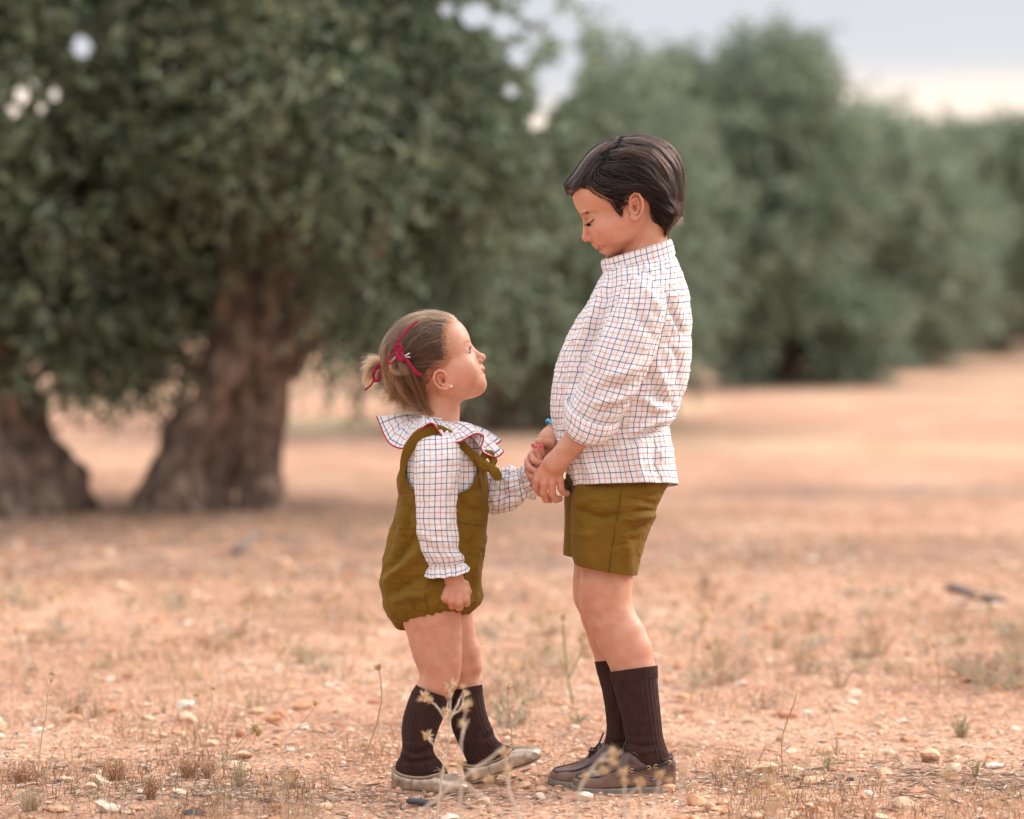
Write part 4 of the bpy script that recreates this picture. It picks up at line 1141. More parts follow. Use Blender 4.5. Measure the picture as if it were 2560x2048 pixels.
# button placket down the front
pl = np.array([(1505, 700, -8), (1484, 738, -8), (1468, 764, -8), (1438, 808, -8), (1410, 864, -8), (1393, 910, -8), (1384, 956, -8), (1379, 998, -8), (1379, 1036, -8), (1386, 1074, -8), (1395, 1110, -8)], float)
S = cr_interp(pl, 80)
Vp = []
for off, sd in ((3, -16), (-.6, -14), (-1.6, -4), (-1.6, 8), (0, 12), (3, 14)):
    q = S.copy(); q[:, 0] += off; q[:, 2] += sd + 6; Vp.append(q)
Vp = np.stack(Vp, 1); nv_, nu_ = Vp.shape[:2]
lv = np.concatenate([[0], np.cumsum(np.linalg.norm(np.diff(S, axis=0), axis=1))]) * K; lu = np.array([0, 2, 12, 24, 28, 32]) * K
i = np.arange(nv_ - 1)[:, None]; j = np.arange(nu_ - 1)[None]
uvp = np.stack([np.stack([lu[j + b_] + 0 * i, lv[i + a_] + 0 * j], -1) for a_, b_ in ((0, 0), (0, 1), (1, 1), (1, 0))], 2).reshape(-1, 4, 2)
solid(make('placket', W(Vp.reshape(-1, 3)), grid_faces(nv_, nu_, False), M_PLAID, shirt, uv=uvp), .0014, 0)

# ---- shorts
sh_n = [(1456, 1165, 1664, 1165, -34, 62), (1440, 1205, 1672, 1198, -38, 70), (1431, 1235, 1663, 1226, -44, 74), (1429, 1262, 1645, 1262, -49, 77), (1428, 1300, 1633, 1300, -50, 76), (1429, 1340, 1618, 1336, -51, 75),
        (1432, 1384, 1603, 1384, -51, 75), (1438, 1409, 1589, 1437, -51, 75, 0, 7)]
sh_f = [(1452, 1165, 1660, 1165, 34, 62), (1424, 1205, 1658, 1200, 36, 70), (1413, 1236, 1640, 1236, 40, 76), (1412, 1290, 1620, 1290, 42, 74), (1411, 1340, 1600, 1334, 43, 73), (1408, 1386, 1572, 1412, 43, 72, 0, 5)]
st_sh = [([(1436, 1272), (1500, 1292), (1560, 1288)], 9, -5), ([(1640, 1262), (1600, 1250), (1560, 1246)], 9, -4), ([(1645, 1286), (1610, 1292), (1575, 1300)], 8, 5), ([(1626, 1310), (1600, 1318), (1570, 1330)], 8, -5),
         ([(1560, 1330), (1570, 1380), (1575, 1430)], 12, 3), ([(1470, 1310), (1468, 1370), (1474, 1420)], 14, 3), ([(1500, 1240), (1470, 1250), (1440, 1262)], 10, 4), ([(1665, 1230), (1630, 1240), (1600, 1236)], 8, -4), ([(1600, 1345), (1575, 1350), (1550, 1365)], 9, -3), ([(1436, 1330), (1460, 1340), (1490, 1336)], 9, 3), ([(1640, 1280), (1612, 1276), (1580, 1280)], 6, -4)]
shorts, _p = cloth('shorts', sh_n, M_OLIVE, B_, nu=190, nv=190, noise=(1.6, 40), seed=41, wr=2.2, strokes=amp(st_sh, 1.8), ex=2.2, thick=.002)
cloth('trouser_leg', sh_f, M_OLIVE, shorts, nu=110, nv=110, noise=(1.6, 40), seed=43, ex=2.2, thick=.002)
seam = np.array([(1556, 1212, -125), (1548, 1262, -127), (1538, 1320, -126.5), (1529, 1380, -127), (1522, 1432, -127)], float)
a = Acc(); a.tube(W(cr_interp(seam, 40)), 1.1 * K, 6); a.build('side_seam', M_OLIVE_SEAM, shorts)
hem = [(1440, 1405, 1591, 1431, -51, 76.5, 0, 7), (1439.5, 1407, 1590.5, 1433, -51, 76.8, 0, 7)]
V, F, uv, _ = loft(hem, nu=110, nv=3, noise=(0, 1))
# bunched dark waist tie in front
tie = Field(); tie.k = 4
tie.chain([(1421, 1190, -36, 7), (1424, 1205, -40, 9), (1418, 1218, -38, 7), (1424, 1228, -36, 6)], 4); tie.chain([(1424, 1204, -44, 7), (1432, 1214, -50, 6), (1434, 1232, -50, 5)], 3); tie.ell((1415, 1206, -30), (7, 10, 8), 3)
V, Q = surface(tie, (1400, 1170, -65), (1450, 1250, -10), 2.0, 8)
fix_normals(make('waist_tie', W(V), Q, simple('dark_brown_cord', (.085, .045, .018), .8, .5, 400, .4, 120), shorts))

# ---- socks
def sock(name, secs, parent, ribs=26, seed=0, strokes=(), band=.12):
    def disp(P, th, tv):
        r = np.cos(th * ribs); r2 = np.cos(th * ribs * 2.5)
        top = (tv < band)
        return np.where(top, .6 * r2 + 1.5, .55 * r + .25 * r2) * (1 - smooth01((tv - .82) / .1))
    return cloth(name, secs, M_SOCK, parent, nu=300, nv=130, noise=(.8, 30), seed=seed, disp=disp, strokes=strokes, thick=.0015)
sock('sock', [(1526, 1680, 1641, 1664, -47, 50), (1533, 1712, 1643, 1702, -47, 49), (1547, 1765, 1648, 1762, -47, 45), (1559, 1812, 1653, 1812, -47, 41), (1564, 1850, 1658, 1848, -47, 39), (1560, 1878, 1669, 1880, -47, 38), (1546, 1905, 1682, 1915, -47, 36), (1548, 1935, 1684, 1940, -47, 30)], B_, seed=51,
     strokes=[([(1560, 1852), (1600, 1866), (1640, 1862)], 5, -4), ([(1560, 1868), (1600, 1882), (1650, 1876)], 5, 3), ([(1565, 1836), (1600, 1842), (1650, 1838)], 5, -2)])
sock('sock', [(1489, 1654, 1590, 1648, 40, 46), (1498, 1695, 1596, 1690, 40, 46), (1508, 1735, 1600, 1733, 40, 43), (1516, 1790, 1600, 1790, 40, 40), (1517, 1830, 1600, 1830, 40, 38), (1508, 1866, 1612, 1866, 40, 38), (1496, 1895, 1622, 1905, 40, 34), (1500, 1925, 1624, 1930, 40, 28)], B_, seed=53,
     strokes=[([(1510, 1846), (1540, 1856), (1580, 1852)], 5, -4)])

# ---- boat shoes
def leather(name, c0, c1):
    m = simple(name, c0, .42, .35, 260, .2, 40, .45)
    nt = m.node_tree; b = [n for n in nt.nodes if n.type == 'BSDF_PRINCIPLED'][0]
    t = nd(nt, 'ShaderNodeTexCoord'); sx = nd(nt, 'ShaderNodeSeparateXYZ'); nt.links.new(t.outputs['Object'], sx.inputs[0])
    n = nd(nt, 'ShaderNodeTexNoise', i_Scale=28.0, i_Detail=6.0, i_Roughness=.7); nt.links.new(t.outputs['Object'], n.inputs[0])
    z = nd(nt, 'ShaderNodeMapRange', i_From_Min=.045, i_From_Max=.008, i_To_Min=-.15, i_To_Max=.55); nt.links.new(sx.outputs['Z'], z.inputs[0])   # soil dust rubbed on near the ground
    ad = nd(nt, 'ShaderNodeMath', operation='ADD'); nt.links.new(z.outputs[0], ad.inputs[0]); nt.links.new(n.outputs[0], ad.inputs[1])
    q = nd(nt, 'ShaderNodeMapRange', i_From_Min=.45, i_From_Max=.95, i_To_Max=.75); nt.links.new(ad.outputs[0], q.inputs[0])
    mx = nd(nt, 'ShaderNodeMix', data_type='RGBA'); nt.links.new(q.outputs[0], mx.inputs[0]); mx.inputs['A'].default_value = (*c0, 1); mx.inputs['B'].default_value = (*c1, 1)
    nt.links.new(mx.outputs['Result'], b.inputs['Base Color'])
    return m
M_LEATHER = leather('dusty_brown_leather', (.100, .050, .039), (.24, .14, .097))
M_RUBBER = simple('grey_rubber_sole', (.21, .18, .145), .8, .3, 200, .3, 50)
M_LACE = simple('black_leather_lace', (.022, .020, .022), .5, .3, 400)
M_STITCH = simple('tan_stitching', (.42, .26, .15), .8)
M_BRASS = simple('brass_eyelet', (.55, .42, .22), .35, metal=1.0)
M_SEAMD = simple('dark_seam_thread', (.055, .030, .022), .7)
rows_b = [(0, 10, 62, 14, 0), (5, 24, 82, 13, 0), (20, 31, 82, 13, 0), (42, 34, 78, 12, 0), (64, 36, 76, 11, 1), (84, 38, 83, 11, 1), (104, 41, 97, 11, 2), (122, 43, 100, 10, 2), (140, 45, 85, 10, 3), (165, 47, 64, 10, 4), (195, 46, 47, 10, 5), (225, 41, 40, 11, 5), (245, 29, 34, 12, 3), (256, 11, 27, 14, 0)]
for heel, dz, yw in ((1689, -47, .02), (1628, 38, .03)):
    so, T, surf = shoe(B_, 'boat_shoe', heel, dz, -1, yw, 0, rows_b, M_LEATHER, (9, 104, 10, 4), M_LEATHER, 2.0, 96, (12, 4), M_RUBBER, vein=1.6)
    for side in (1, -1):
        e = [(18, .88), (52, .82), (70, .78), (112, .52)]
        ey = []
        for tt, fr in e:
            p = surf(tt, side, fr, .2); ey.append(p)
            ang = np.linspace(0, 2 * np.pi, 17); ring = np.stack([p[0] + 4.2 * np.cos(ang), p[1] + side * (1.0 + .0 * ang), p[2] + 4.2 * np.sin(ang)], 1)
            a = Acc(); a.tube(T(ring), 1.35 * K, 6); a.build('eyelet', M_BRASS, so)
        for (i0, i1) in ((0, 1), (2, 3)):
            p, q = ey[i0], ey[i1]; m_ = (p + q) / 2 + np.array([0, side * 3.0, 0])
            a = Acc(); a.tube(T(cr_interp(np.array([p - [0, side * 2, 0], p + (q - p) * .15 + [0, side * 2.5, 0], m_, p + (q - p) * .85 + [0, side * 2.5, 0], q - [0, side * 2, 0]]), 20)), 2.7 * K, 8, .7); a.build('side_lace', M_LACE, so)
        # stitched band under the collar of the shoe and puckered toe seam
        for fr, oo in ((.52, .7), (.44, .7)):
            ts = np.linspace(4, 128, 34)
            for aa, bb2 in zip(ts[:-1:1], ts[1::1]):
                pass
            a = Acc()
            for t_ in ts:
                p = surf(t_, side, fr - .06 * math.sin(t_ / 128 * 3.1), oo); q = surf(t_ + 2.3, side, fr - .06 * math.sin((t_ + 2) / 128 * 3.1), oo)
                a.tube(T(np.array([p, (p + q) / 2, q])), .62 * K, 4, caps=False)
            st_o = a.build('stitching', M_STITCH, so); st_o['kind'] = 'stuff'
    # raised moccasin seam round the toe
    seamp = []
    for t_, fr in [(122, .60), (145, .72), (170, .80), (195, .86), (220, .90), (238, .93)]:
        p = surf(t_, 1, fr, 0); p[1] = p[1] * (.93 if t_ < 200 else .80); seamp.append(p)
    mir = [p * [1, -1, 1] for p in seamp[::-1]]
    seamp = seamp + [np.array([247, 0, 34.5])] + mir
    sp_ = cr_interp(np.array(seamp), 90); sp_[:, 2] += .9 * np.sin(np.arange(90) * 1.9)
    a = Acc(); a.tube(T(sp_), 2.1 * K, 6); a.build('toe_seam', M_SEAMD, so)
    # laces crossing the tongue and tied in a barrel knot
    a = Acc()
    for k_, (t_, zz) in enumerate(((140, 88), (128, 98), (116, 101))):
        a.tube(T(np.array([(t_ + 4, 30, zz - 18), (t_ + 1, 18, zz - 3), (t_, 0, zz + 2), (t_ + 1, -18, zz - 3), (t_ + 4, -30, zz - 18)])), 3.2 * K, 7)
    a.build('lace', M_LACE, so)
    kn = Field(); kn.k = 3
    kn.ell((0, 0, 0), (1, 1, 1), 1)
    a = Acc()
    rs_ = np.random.RandomState(int(heel))
    for k_ in range(7):
        c = np.array([146 + rs_.uniform(-6, 6), 8 + rs_.uniform(-8, 8), 84 + k_ * -4.2])
        ang = np.linspace(0, 2 * np.pi, 13); rr = 7.5 - .3 * k_
        a.tube(T(np.stack([c[0] + rr * np.cos(ang), c[1] + rr * np.sin(ang), c[2] + 1.5 * np.sin(ang + k_)], 1)), 3.0 * K, 6)
    a.tube(T(np.array([(142, 6, 90), (132, 14, 104), (126, 12, 118), (121, 8, 128)])), 2.2 * K, 6); a.tube(T(np.array([(142, 4, 88), (152, 12, 92), (158, 20, 76), (156, 26, 62)])), 2.6 * K, 6)
    a.build('lace_knot', M_LACE, so)
    # small navy side tag and embossed trefoil
    p = surf(58, 1, .34, 1.2); q = np.array([[-8, 0, -4.5], [8, 0, -3.5], [8, 0, 4.5], [-8, 0, 3.5]]) + p
    q2 = q + [0, .9, 0]
    make('brand_tag', T(np.vstack([q, q2])), np.array([[0, 1, 2, 3], [4, 5, 6, 7], [0, 1, 5, 4], [1, 2, 6, 5], [2, 3, 7, 6], [3, 0, 4, 7]]), simple('navy_tag', (.03, .035, .13), .6), so, smooth=False)
    a = Acc()
    for k_ in range(5):
        x_ = -4.5 + k_ * 2.1; a.tube(T(np.array([p + [x_, 1.2, -1.5], p + [x_ + .3, 1.2, 0], p + [x_, 1.2, 1.6]])), .45 * K, 4)
    a.build('tag_lettering', simple('tag_white', (.75, .75, .8), .7), so)['kind'] = 'stuff'
    a = Acc(); pc = surf(112, 1, .78, .4)
    for dx_, dz_ in ((-5, -2), (4, -4), (2, 6)):
        ang = np.linspace(0, 2 * np.pi, 15); a.tube(T(np.stack([pc[0] + dx_ + 4 * np.cos(ang), pc[1] + 0 * ang - dz_ * .10, pc[2] + dz_ + 4 * np.sin(ang)], 1)), .7 * K, 5)
    a.build('embossed_mark', M_LEATHER, so)

# ---- wrist band, lashes, eyes
ang = np.linspace(0, 2 * np.pi, 33)
c = np.array([1388, 1071, 16.0]); ax = np.array([-.70, .69, -.18]); ax /= np.linalg.norm(ax); u = np.cross(ax, [0, 0, 1.0]); u /= np.linalg.norm(u); v = np.cross(ax, u)
Pb = []
for w_ in (-4, -2, 0, 2, 4):
    Pb.append(c + ax * w_ + 29 * np.cos(ang[:-1])[:, None] * u + 27 * np.sin(ang[:-1])[:, None] * v)
solid(make('wrist_band', W(np.vstack(Pb)), grid_faces(5, 32), simple('turquoise_rubber', (.03, .34, .55), .4), B_), .0015, 1)

# ---- hair
HP_B = [(1378 + 30, 470), (1418, 480), (1432, 482), (1452, 474), (1468, 477), (1484, 487), (1508, 500), (1525, 509), (1535, 530), (1547, 549), (1562, 546), (1559, 525), (1569, 510), (1572, 492), (1588, 481), (1606, 492), (1619, 510),
        (1624, 540), (1628, 560), (1640, 562), (1656, 572), (1666, 588), (1683, 566), (1712, 545), (1730, 470), (1700, 360), (1580, 310), (1450, 350), (1390, 440)]
hairf = Field(); hairf.k = 12
hairf.ell(hb(0, 0), (132, 112, 90), ang=AB); hairf.ell(hb(58, 4), (76, 76, 74), ang=AB); hairf.cone((1622, 560, 0), (1612, 640, 0), 49, 52, 14); hairf.ell(hb(72, -62), (61, 74, 60), ang=AB)
hairf.ell(hb(-14, 0), (133, 113, 95), 12, ang=AB)          # swept-back volume
hairf.ell(hb(92, 40), (54, 32, 44), 14, ang=AB)            # wave over the forehead
hairf.cone((1462, 442, 0), (1422, 473, 4), 12, 3.5, 10, fd=2.6)
hairf.ell(hb(-60, -56), (62, 64, 76), 18, ang=AB)
hairf.cone((1668, 530, 0), (1660, 575, 0), 30, 15, 16, fd=2.2)
class Thick:
    """hair field: grows only inside the hair outline"""
    def __init__(s, f, poly, t, out=9, soft=9, sh=0.0): s.f, s.poly, s.t, s.o, s.soft = f, poly, t, out, soft; s.ops = f.ops; s.sh = sh
    def ev(s, P, lo=None, hi=None):
        dp = dist_poly(P[:, 0], P[:, 1], s.poly); return s.f.ev(P, lo, hi) - (s.t * smooth01(dp / s.soft) - s.o * (1 - smooth01((dp + 4 - s.sh) / s.soft)))
hbx = Thick(hairf, HP_B, 1.0, 9, 10, 9)
V, Q = surface(hbx, (1395, 325, -125), (1735, 620, 125), 3.0)
hair_b = fix_normals(make('hair', W(V), Q, M_CAP_B, B_))
rs = np.random.RandomState(3)
def seeds(Vs, n, poly, inner, rs, fltr=None):
    m = dist_poly(Vs[:, 0], Vs[:, 1], poly) > inner
    if fltr is not None: m &= fltr(Vs)
    idx = np.where(m)[0]; p = Vs[rs.choice(idx, n)] + rs.uniform(-1.5, 1.5, (n, 3)); return p
G_B = [[(1500, 392), (1560, 385), (1620, 410), (1665, 460)], [(1490, 410), (1550, 420), (1610, 450), (1660, 490)], [(1475, 440), (1530, 455), (1590, 465), (1650, 490)], [(1560, 350), (1620, 365), (1670, 420), (1695, 480)],
       [(1560, 372), (1610, 385), (1655, 440), (1680, 500)], [(1460, 470), (1500, 490), (1540, 480), (1590, 472)], [(1500, 488), (1525, 500), (1545, 530), (1554, 545)], [(1600, 470), (1650, 495), (1690, 520)],
       [(1620, 500), (1655, 515), (1690, 530), (1700, 545)], [(1625, 520), (1640, 545), (1650, 565)], [(1650, 520), (1665, 550), (1668, 590)], [(1690, 470), (1698, 510), (1690, 550)],
       [(1540, 352), (1500, 372), (1462, 410), (1430, 455)], [(1525, 365), (1480, 400), (1450, 435), (1416, 478)], [(1508, 382), (1470, 420), (1440, 456), (1425, 474)]]
def clumps(P, sc, amp, sd=0):
    """locks: neighbouring roots share a height, so strands run in ridges"""
    return (-1.2 if sd < 10 else -3.0) + amp * np.clip(.45 + .6 * lockval(P, sc, sd), 0, 1) ** 1.2
BT = {}
def backtrace(P, guides, poly, n=34, st=4.5):
    """follow the combing back to where the lock starts"""
    Q = P[:, :2].copy(); live = np.ones(len(Q), bool)
    for _ in range(n):
        vx, vy = flow_dir(Q[:, 0], Q[:, 1], guides); R = Q - np.stack([vx, vy], 1) * st
        live &= dist_poly(R[:, 0], R[:, 1], poly) > 0; Q = np.where(live[:, None], R, Q)
    return np.column_stack([Q, P[:, 2] * .35])
def lockval(P, sc, sd, guides=None, poly=None):
    guides = guides if guides is not None else CUR[0]; poly = poly if poly is not None else CUR[1]
    Q = backtrace(P, guides, poly)
    return vnoise(Q, 1 / sc, sd + 40) * 1.1 + .7 * vnoise(Q, 1 / (sc * 2.6), sd + 41) + .35 * vnoise(P, 1 / 22.0, sd + 43)
def tones(S, roots, poly, mats, rads, parent, sc, sd, fade=7, bias=0.0):
    """locks in three tones"""
    v = lockval(roots, sc, sd) + .22 * rs.normal(size=len(roots)) + bias
    T_ = trim(S, poly, fade)
    for k_, (a_, b_) in enumerate(((-9, -.18), (-.18, .42), (.42, 9))):
        m = (v > a_) & (v <= b_)
        if m.sum(): hair_curves('hair_strand', W(T_[m]), rads[k_], mats[k_], parent)
def nearback(V): return ~((V[:, 0] < 1512 - (V[:, 1] - 380) * .55))
CUR = (G_B, HP_B)
hbx = Thick(hairf, HP_B, 1.0, 9, 10, 1); V, _q = surface(hbx, (1395, 325, -125), (1735, 620, 125), 4.5)
Pn = seeds(V, 5200, HP_B, 2, rs, lambda q: nearback(q))
Pf = seeds(V, 1700, HP_B, 2, rs, lambda q: ~nearback(q))
dq_ = dist_poly(Pn[:, 0], Pn[:, 1], HP_B); Pn = Pn[(Pn[:, 0] > 1530) | (rs.rand(len(Pn)) < .15 + .85 * smooth01(dq_ / 16))]
s1 = grow(hbx, Pn, G_B, 13, 6.5, lift=2.0, jit=.10, seed=1, off=clumps(Pn, 4.0, 8.5, 5))
s2 = grow(hbx, Pf, G_B, 10, 5.5, lift=3.0, jit=.12, seed=2, off=clumps(Pf, 3.6, 8, 6), waves=.10)
def trim(S, poly, fade=7):
    """stop strands that leave the hair outline"""
    dp = dist_poly(S[..., 0], S[..., 1], poly); bad = dp < -fade
    S = S.copy()
    for k_ in range(1, S.shape[1]):
        b_ = bad[:, k_]; S[b_, k_] = S[b_, k_ - 1] + (S[b_, k_ - 1] - S[b_, max(k_ - 2, 0)]) * .12; 
        if k_ + 1 < S.shape[1]: bad[:, k_ + 1] |= b_
    return S
tones(s1, Pn, HP_B, HB3, (.00055, .00045, .00036), hair_b, 5.0, 5, 12, -.10)
tones(s2, Pf, HP_B, HB3F, (.0005, .00042, .00036), hair_b, 3.8, 6, 7)
fly = seeds(V, 60, HP_B, 8, rs)
s3 = grow(hbx, fly, G_B, 12, 8, lift=13, jit=.35, seed=5, off=1)
hair_curves('hair_strand', W(s3), .00022, M_HAIR_B, hair_b)
# nape tuft
n = 260; t = np.linspace(0, 1, 8)
r0 = np.stack([rs.uniform(1668, 1694, n), rs.uniform(505, 535, n), rs.uniform(-55, 55, n)], 1)
end = r0 + np.stack([rs.uniform(0, 17, n), rs.uniform(10, 34, n), rs.uniform(-4, 4, n)], 1)
hair_curves('hair_strand', W(r0[:, None] + (end - r0)[:, None] * t[None, :, None] + np.stack([3 * t * t, -0 * t, 0 * t], 1)[None]), .0003, M_HAIR_B, hair_b)
# eyebrow and eyelash hairs
def face_hairs(name, fr, rows, parent, mat, rad, m=5):
    out = []
    for (a0, b0, d0, a1, b1, d1) in rows:
        p = np.array(fr(a0, b0, d0)); q = np.array(fr(a1, b1, d1)); tt = np.linspace(0, 1, m)[:, None]
        out.append(p + (q - p) * tt)
    return hair_curves(name, W(np.array(out)), rad, mat, parent)
rws = []
for s in (-1, 1):
    for k_ in range(130):
        u_ = rs.rand(); dd = 12 + 36 * u_; bb_ = -20 + 5 * math.sin(u_ * 2.6) + rs.normal() * 1.7
        aa = math.sqrt(max(0, 1 - ((dd) / 80) ** 2)) * 134 - 2.5 - max(0, dd - 34) * .25
        rws.append((aa + 1.2, bb_, s * dd, aa, bb_ + rs.normal() * .8 + .6, s * (dd + 8)))
face_hairs('eyebrow', hb, rws, B_, M_HAIR_B, .00020)
rws = []
for s in (-1, 1):
    for k_ in range(30):
        u_ = k_ / 29; dd = 20 + 25 * u_; aa = 122.5 - 7 * u_ ** 1.6
        rws.append((aa - 1, -47 - 1.5 * u_, s * dd, aa + 10 - u_ * 3, -54 - 3 * u_, s * (dd + 6 * u_)))
face_hairs('eyelash', hb, rws, B_, M_CAP_B, .00022)
def proj(fld, xs_, ys_, side):
    """depth of the skin at picture coordinates on one side"""
    out = []
    for a_, b_ in zip(xs_, ys_):
        dd_ = np.linspace(130, 0, 131) * side; v_ = fld.ev(np.stack([np.full(131, a_), np.full(131, b_), dd_], 1)); k_ = np.argmax(v_ < 0); out.append(dd_[k_])
    return np.array(out)
for s in (-1, 1):
    L_ = cr_interp(np.array([(1464, 561.5), (1471, 559), (1479, 553), (1485.5, 548)]), 34); dd_ = proj(boy, L_[:, 0], L_[:, 1], s) + s * .8
    r0 = np.column_stack([L_, dd_]); t_ = np.linspace(0, 1, 34)
    r1 = r0 + np.stack([-5.5 + 1.5 * t_, 3.2 + 2.2 * t_, s * (2 + 4 * t_)], 1); tt = np.linspace(0, 1, 5)[None, :, None]
    hair_curves('eyelash', W(r0[:, None] + (r1 - r0)[:, None] * tt), .00024, M_CAP_B, B_)
    a = Acc(); a.tube(W(r0), .6 * K, 5); a.build('lash_line', M_CAP_B, B_)
    L_ = cr_interp(np.array([(1453, 539), (1459, 534.5), (1468, 531.5), (1486, 531)]), 90) + rs.normal(size=(90, 2)) * [0, 1.5]; dd_ = proj(boy, L_[:, 0], L_[:, 1], s) + s * .4
    r0 = np.column_stack([L_, dd_]); r1 = r0 + np.array([7, -1.2, s * 1.5]); hair_curves('eyebrow', W(r0[:, None] + (r1 - r0)[:, None] * tt), .00020, M_HAIR_B, B_)
# ================================================================== THE GIRL
CG = np.array([1068.0, 882.0]); FG = np.array([.94, -.342]); UG = np.array([-.342, -.94]); AG = math.atan2(-.342, .94)
def hg(a, b, d=0.0):
    p = CG + a * FG + b * UG; return (p[0], p[1], d)
girl = Field(); f = girl; f.k = 12
f.ell(hg(-1, 0), (108, 97, 84), ang=AG)
f.ell(hg(44, 8), (68, 70, 68), ang=AG)
f.ell(hg(58, -52), (54, 66, 58), 14, ang=AG)
f.ell(hg(82, -84), (34, 34, 36), 14, ang=AG)
for s in (-1, 1):
    f.ell(hg(70, -80, 40 * s), (36, 40, 27), 18, ang=AG)
    f.ell(hg(44, -84, 44 * s), (46, 40, 26), 20, ang=AG)
    f.cone(hg(78, -114, 16 * s), hg(20, -92, 48 * s), 20, 26, 24)
f.ell(hg(90, -122), (19, 17, 20), 14, ang=AG)
f.ell(hg(62, -112), (48, 32, 40), 18, ang=AG)
for s in (-1, 1):
    f.ell(hg(115, -32, 32 * s), (14, 11, 17), 10, ang=AG, sub=True)
    f.ell(hg(90, -33, 31 * s), (12.5, 12, 15), 3, ang=AG)
    f.cone(hg(104, -34, 26 * s), hg(98, -37, 42 * s), 1.5, 1.2, 1.6, sub=True)
f.cone(hg(104, -24), hg(120, -54), 6.5, 8, 8)
f.ell(hg(123.5, -58), (10.5, 10, 10.5), 6, ang=AG)
for s in (-1, 1):
    f.ell(hg(115, -65, 9 * s), (9, 7, 6.5), 3.5, ang=AG)
    f.ell(hg(117, -71, 5.5 * s), (4, 2.4, 2.5), 1.5, ang=AG, sub=True)
f.cone(hg(114, -70), hg(115, -80), 5, 5.5, 5)
f.ell(hg(114, -84.5), (8.5, 6, 16), 3.5, ang=AG)
f.ell(hg(108.5, -102), (8.5, 6.4, 14), 3.5, ang=AG)
for s in (-1, 1):
    f.cone(hg(122, -94.5, 0), hg(100, -93, 22 * s), 1.4, 1.6, 2.0, sub=True)
f.cone((1104, 975, 0), (1096, 1070, 0), 47, 52, 16)
for s in (-1, 1):
    ear(f, 1106, 951, s * 78, s, 20, 27, -.38, -1)
f.k = 12
f.cone((1094, 1062, 0), (1096, 1130, 0), 44, 58, 12, fd=1.0)
f.cone((1096, 1130, 0), (1104, 1300, 0), 64, 72, 14)
f.cone((1104, 1300, 0), (1082, 1470, 0), 72, 84, 16)
for s in (-1, 1): f.cone((1092, 1108, 40 * s), (1094, 1122, 66 * s), 30, 26, 12)
leg(f, [(1080, 1490, 80), (1079, 1540, 72), (1087, 1590, 65), (1093, 1630, 60), (1099, 1662, 53), (1101, 1690, 47), (1090, 1716, 44), (1068, 1748, 39), (1056, 1790, 33), (1046, 1840, 31), (1044, 1890, 28), (1050, 1925, 26)], -28, .92)
leg(f, [(1110, 1490, 76), (1119, 1535, 60), (1130, 1585, 57), (1147, 1630, 53), (1154, 1668, 48), (1154, 1700, 41), (1160, 1740, 38), (1176, 1800, 34), (1196, 1850, 30), (1210, 1885, 27)], 36, .92)
f.ell((1180, 1664, 30), (20, 24, 24), 12)
# near arm, loose fist
f.chain([(1094, 1122, -74, 26), (1092, 1270, -98, 26), (1122, 1400, -96, 22), (1132, 1446, -94, 22)], 8, .9)
f.cone((1133, 1446, -94), (1138, 1472, -94), 25, 31, 8, fd=.66)
for pts in ([(1116, 1476, -98, 12), (1112, 1495, -104, 11), (1114, 1504, -94, 10), (1120, 1500, -80, 10)],
            [(1129, 1482, -102, 12), (1128, 1503, -107, 11), (1130, 1514, -94, 10.5), (1134, 1506, -80, 10)],
            [(1146, 1482, -102, 12), (1147, 1507, -107, 11.2), (1148, 1518, -94, 10.5), (1150, 1508, -80, 10)],
            [(1161, 1478, -98, 12), (1165, 1499, -101, 10.5), (1166, 1508, -90, 9.8), (1163, 1500, -78, 9)]): finger(f, pts, 1.8)
finger(f, [(1160, 1462, -86, 13), (1168, 1480, -80, 11), (1164, 1497, -76, 9.5)], 3)
# far arm and the hand held by the boy
f.chain([(1098, 1120, 76, 30), (1180, 1215, 70, 27), (1262, 1226, 44, 23), (1312, 1208, 14, 19)], 8, .9)
f.cone((1312, 1206, 12), (1342, 1170, -10), 19, 24, 6, fd=.55)
finger(f, [(1348, 1160, -20, 9), (1356, 1136, -30, 8), (1352, 1117, -34, 7.2)])
finger(f, [(1342, 1162, -14, 9), (1350, 1128, -20, 8), (1344, 1115, -24, 7.4), (1334, 1113, -26, 7.2)])
finger(f, [(1346, 1166, -26, 9), (1349, 1146, -38, 7.6), (1343, 1127, -40, 6.4)])
finger(f, [(1338, 1170, -20, 9), (1344, 1160, -24, 7)])
HP_G0 = [(1160, 797), (1152, 805), (1142, 815), (1134, 826), (1130, 840), (1132, 862), (1134, 885), (1130, 908), (1115, 921), (1100, 924), (1090, 932), (1082, 948), (1072, 962), (1062, 985), (1070, 1012), (1085, 1035), (1066, 1034), (1000, 1010), (970, 980), (945, 930), (935, 880), (950, 830), (1000, 775), (1080, 760), (1150, 780)]
VG, QG = surface(girl, (930, 770, -135), (1380, 1945, 135), 2.5)
x, y, d = VG.T
tint = np.zeros((len(VG), 3))
c1 = hg(76, -82); tint[:, 0] += blob(c1[0], c1[1], 28, .6)
for cx_, cy_, r_, a_ in ((1213, 894, 10, .55), (1104, 945, 30, .7), (1185, 1665, 26, .5), (1138, 1508, 26, .5), (1345, 1122, 20, .6), (1120, 1690, 30, .25)): tint[:, 0] += blob(cx_, cy_, r_, a_)
P2 = VG[:, :2] - CG; la = P2 @ FG; lb = P2 @ UG
tint[:, 1] += smooth01((1 - ((la - 115) / 12) ** 2 - ((lb + 86) / 6.0) ** 2) * 2) * (np.abs(d) < 17) * .35
tint[:, 1] += smooth01((1 - ((la - 109) / 12) ** 2 - ((lb + 101) / 6.0) ** 2) * 2) * (np.abs(d) < 15) * .35
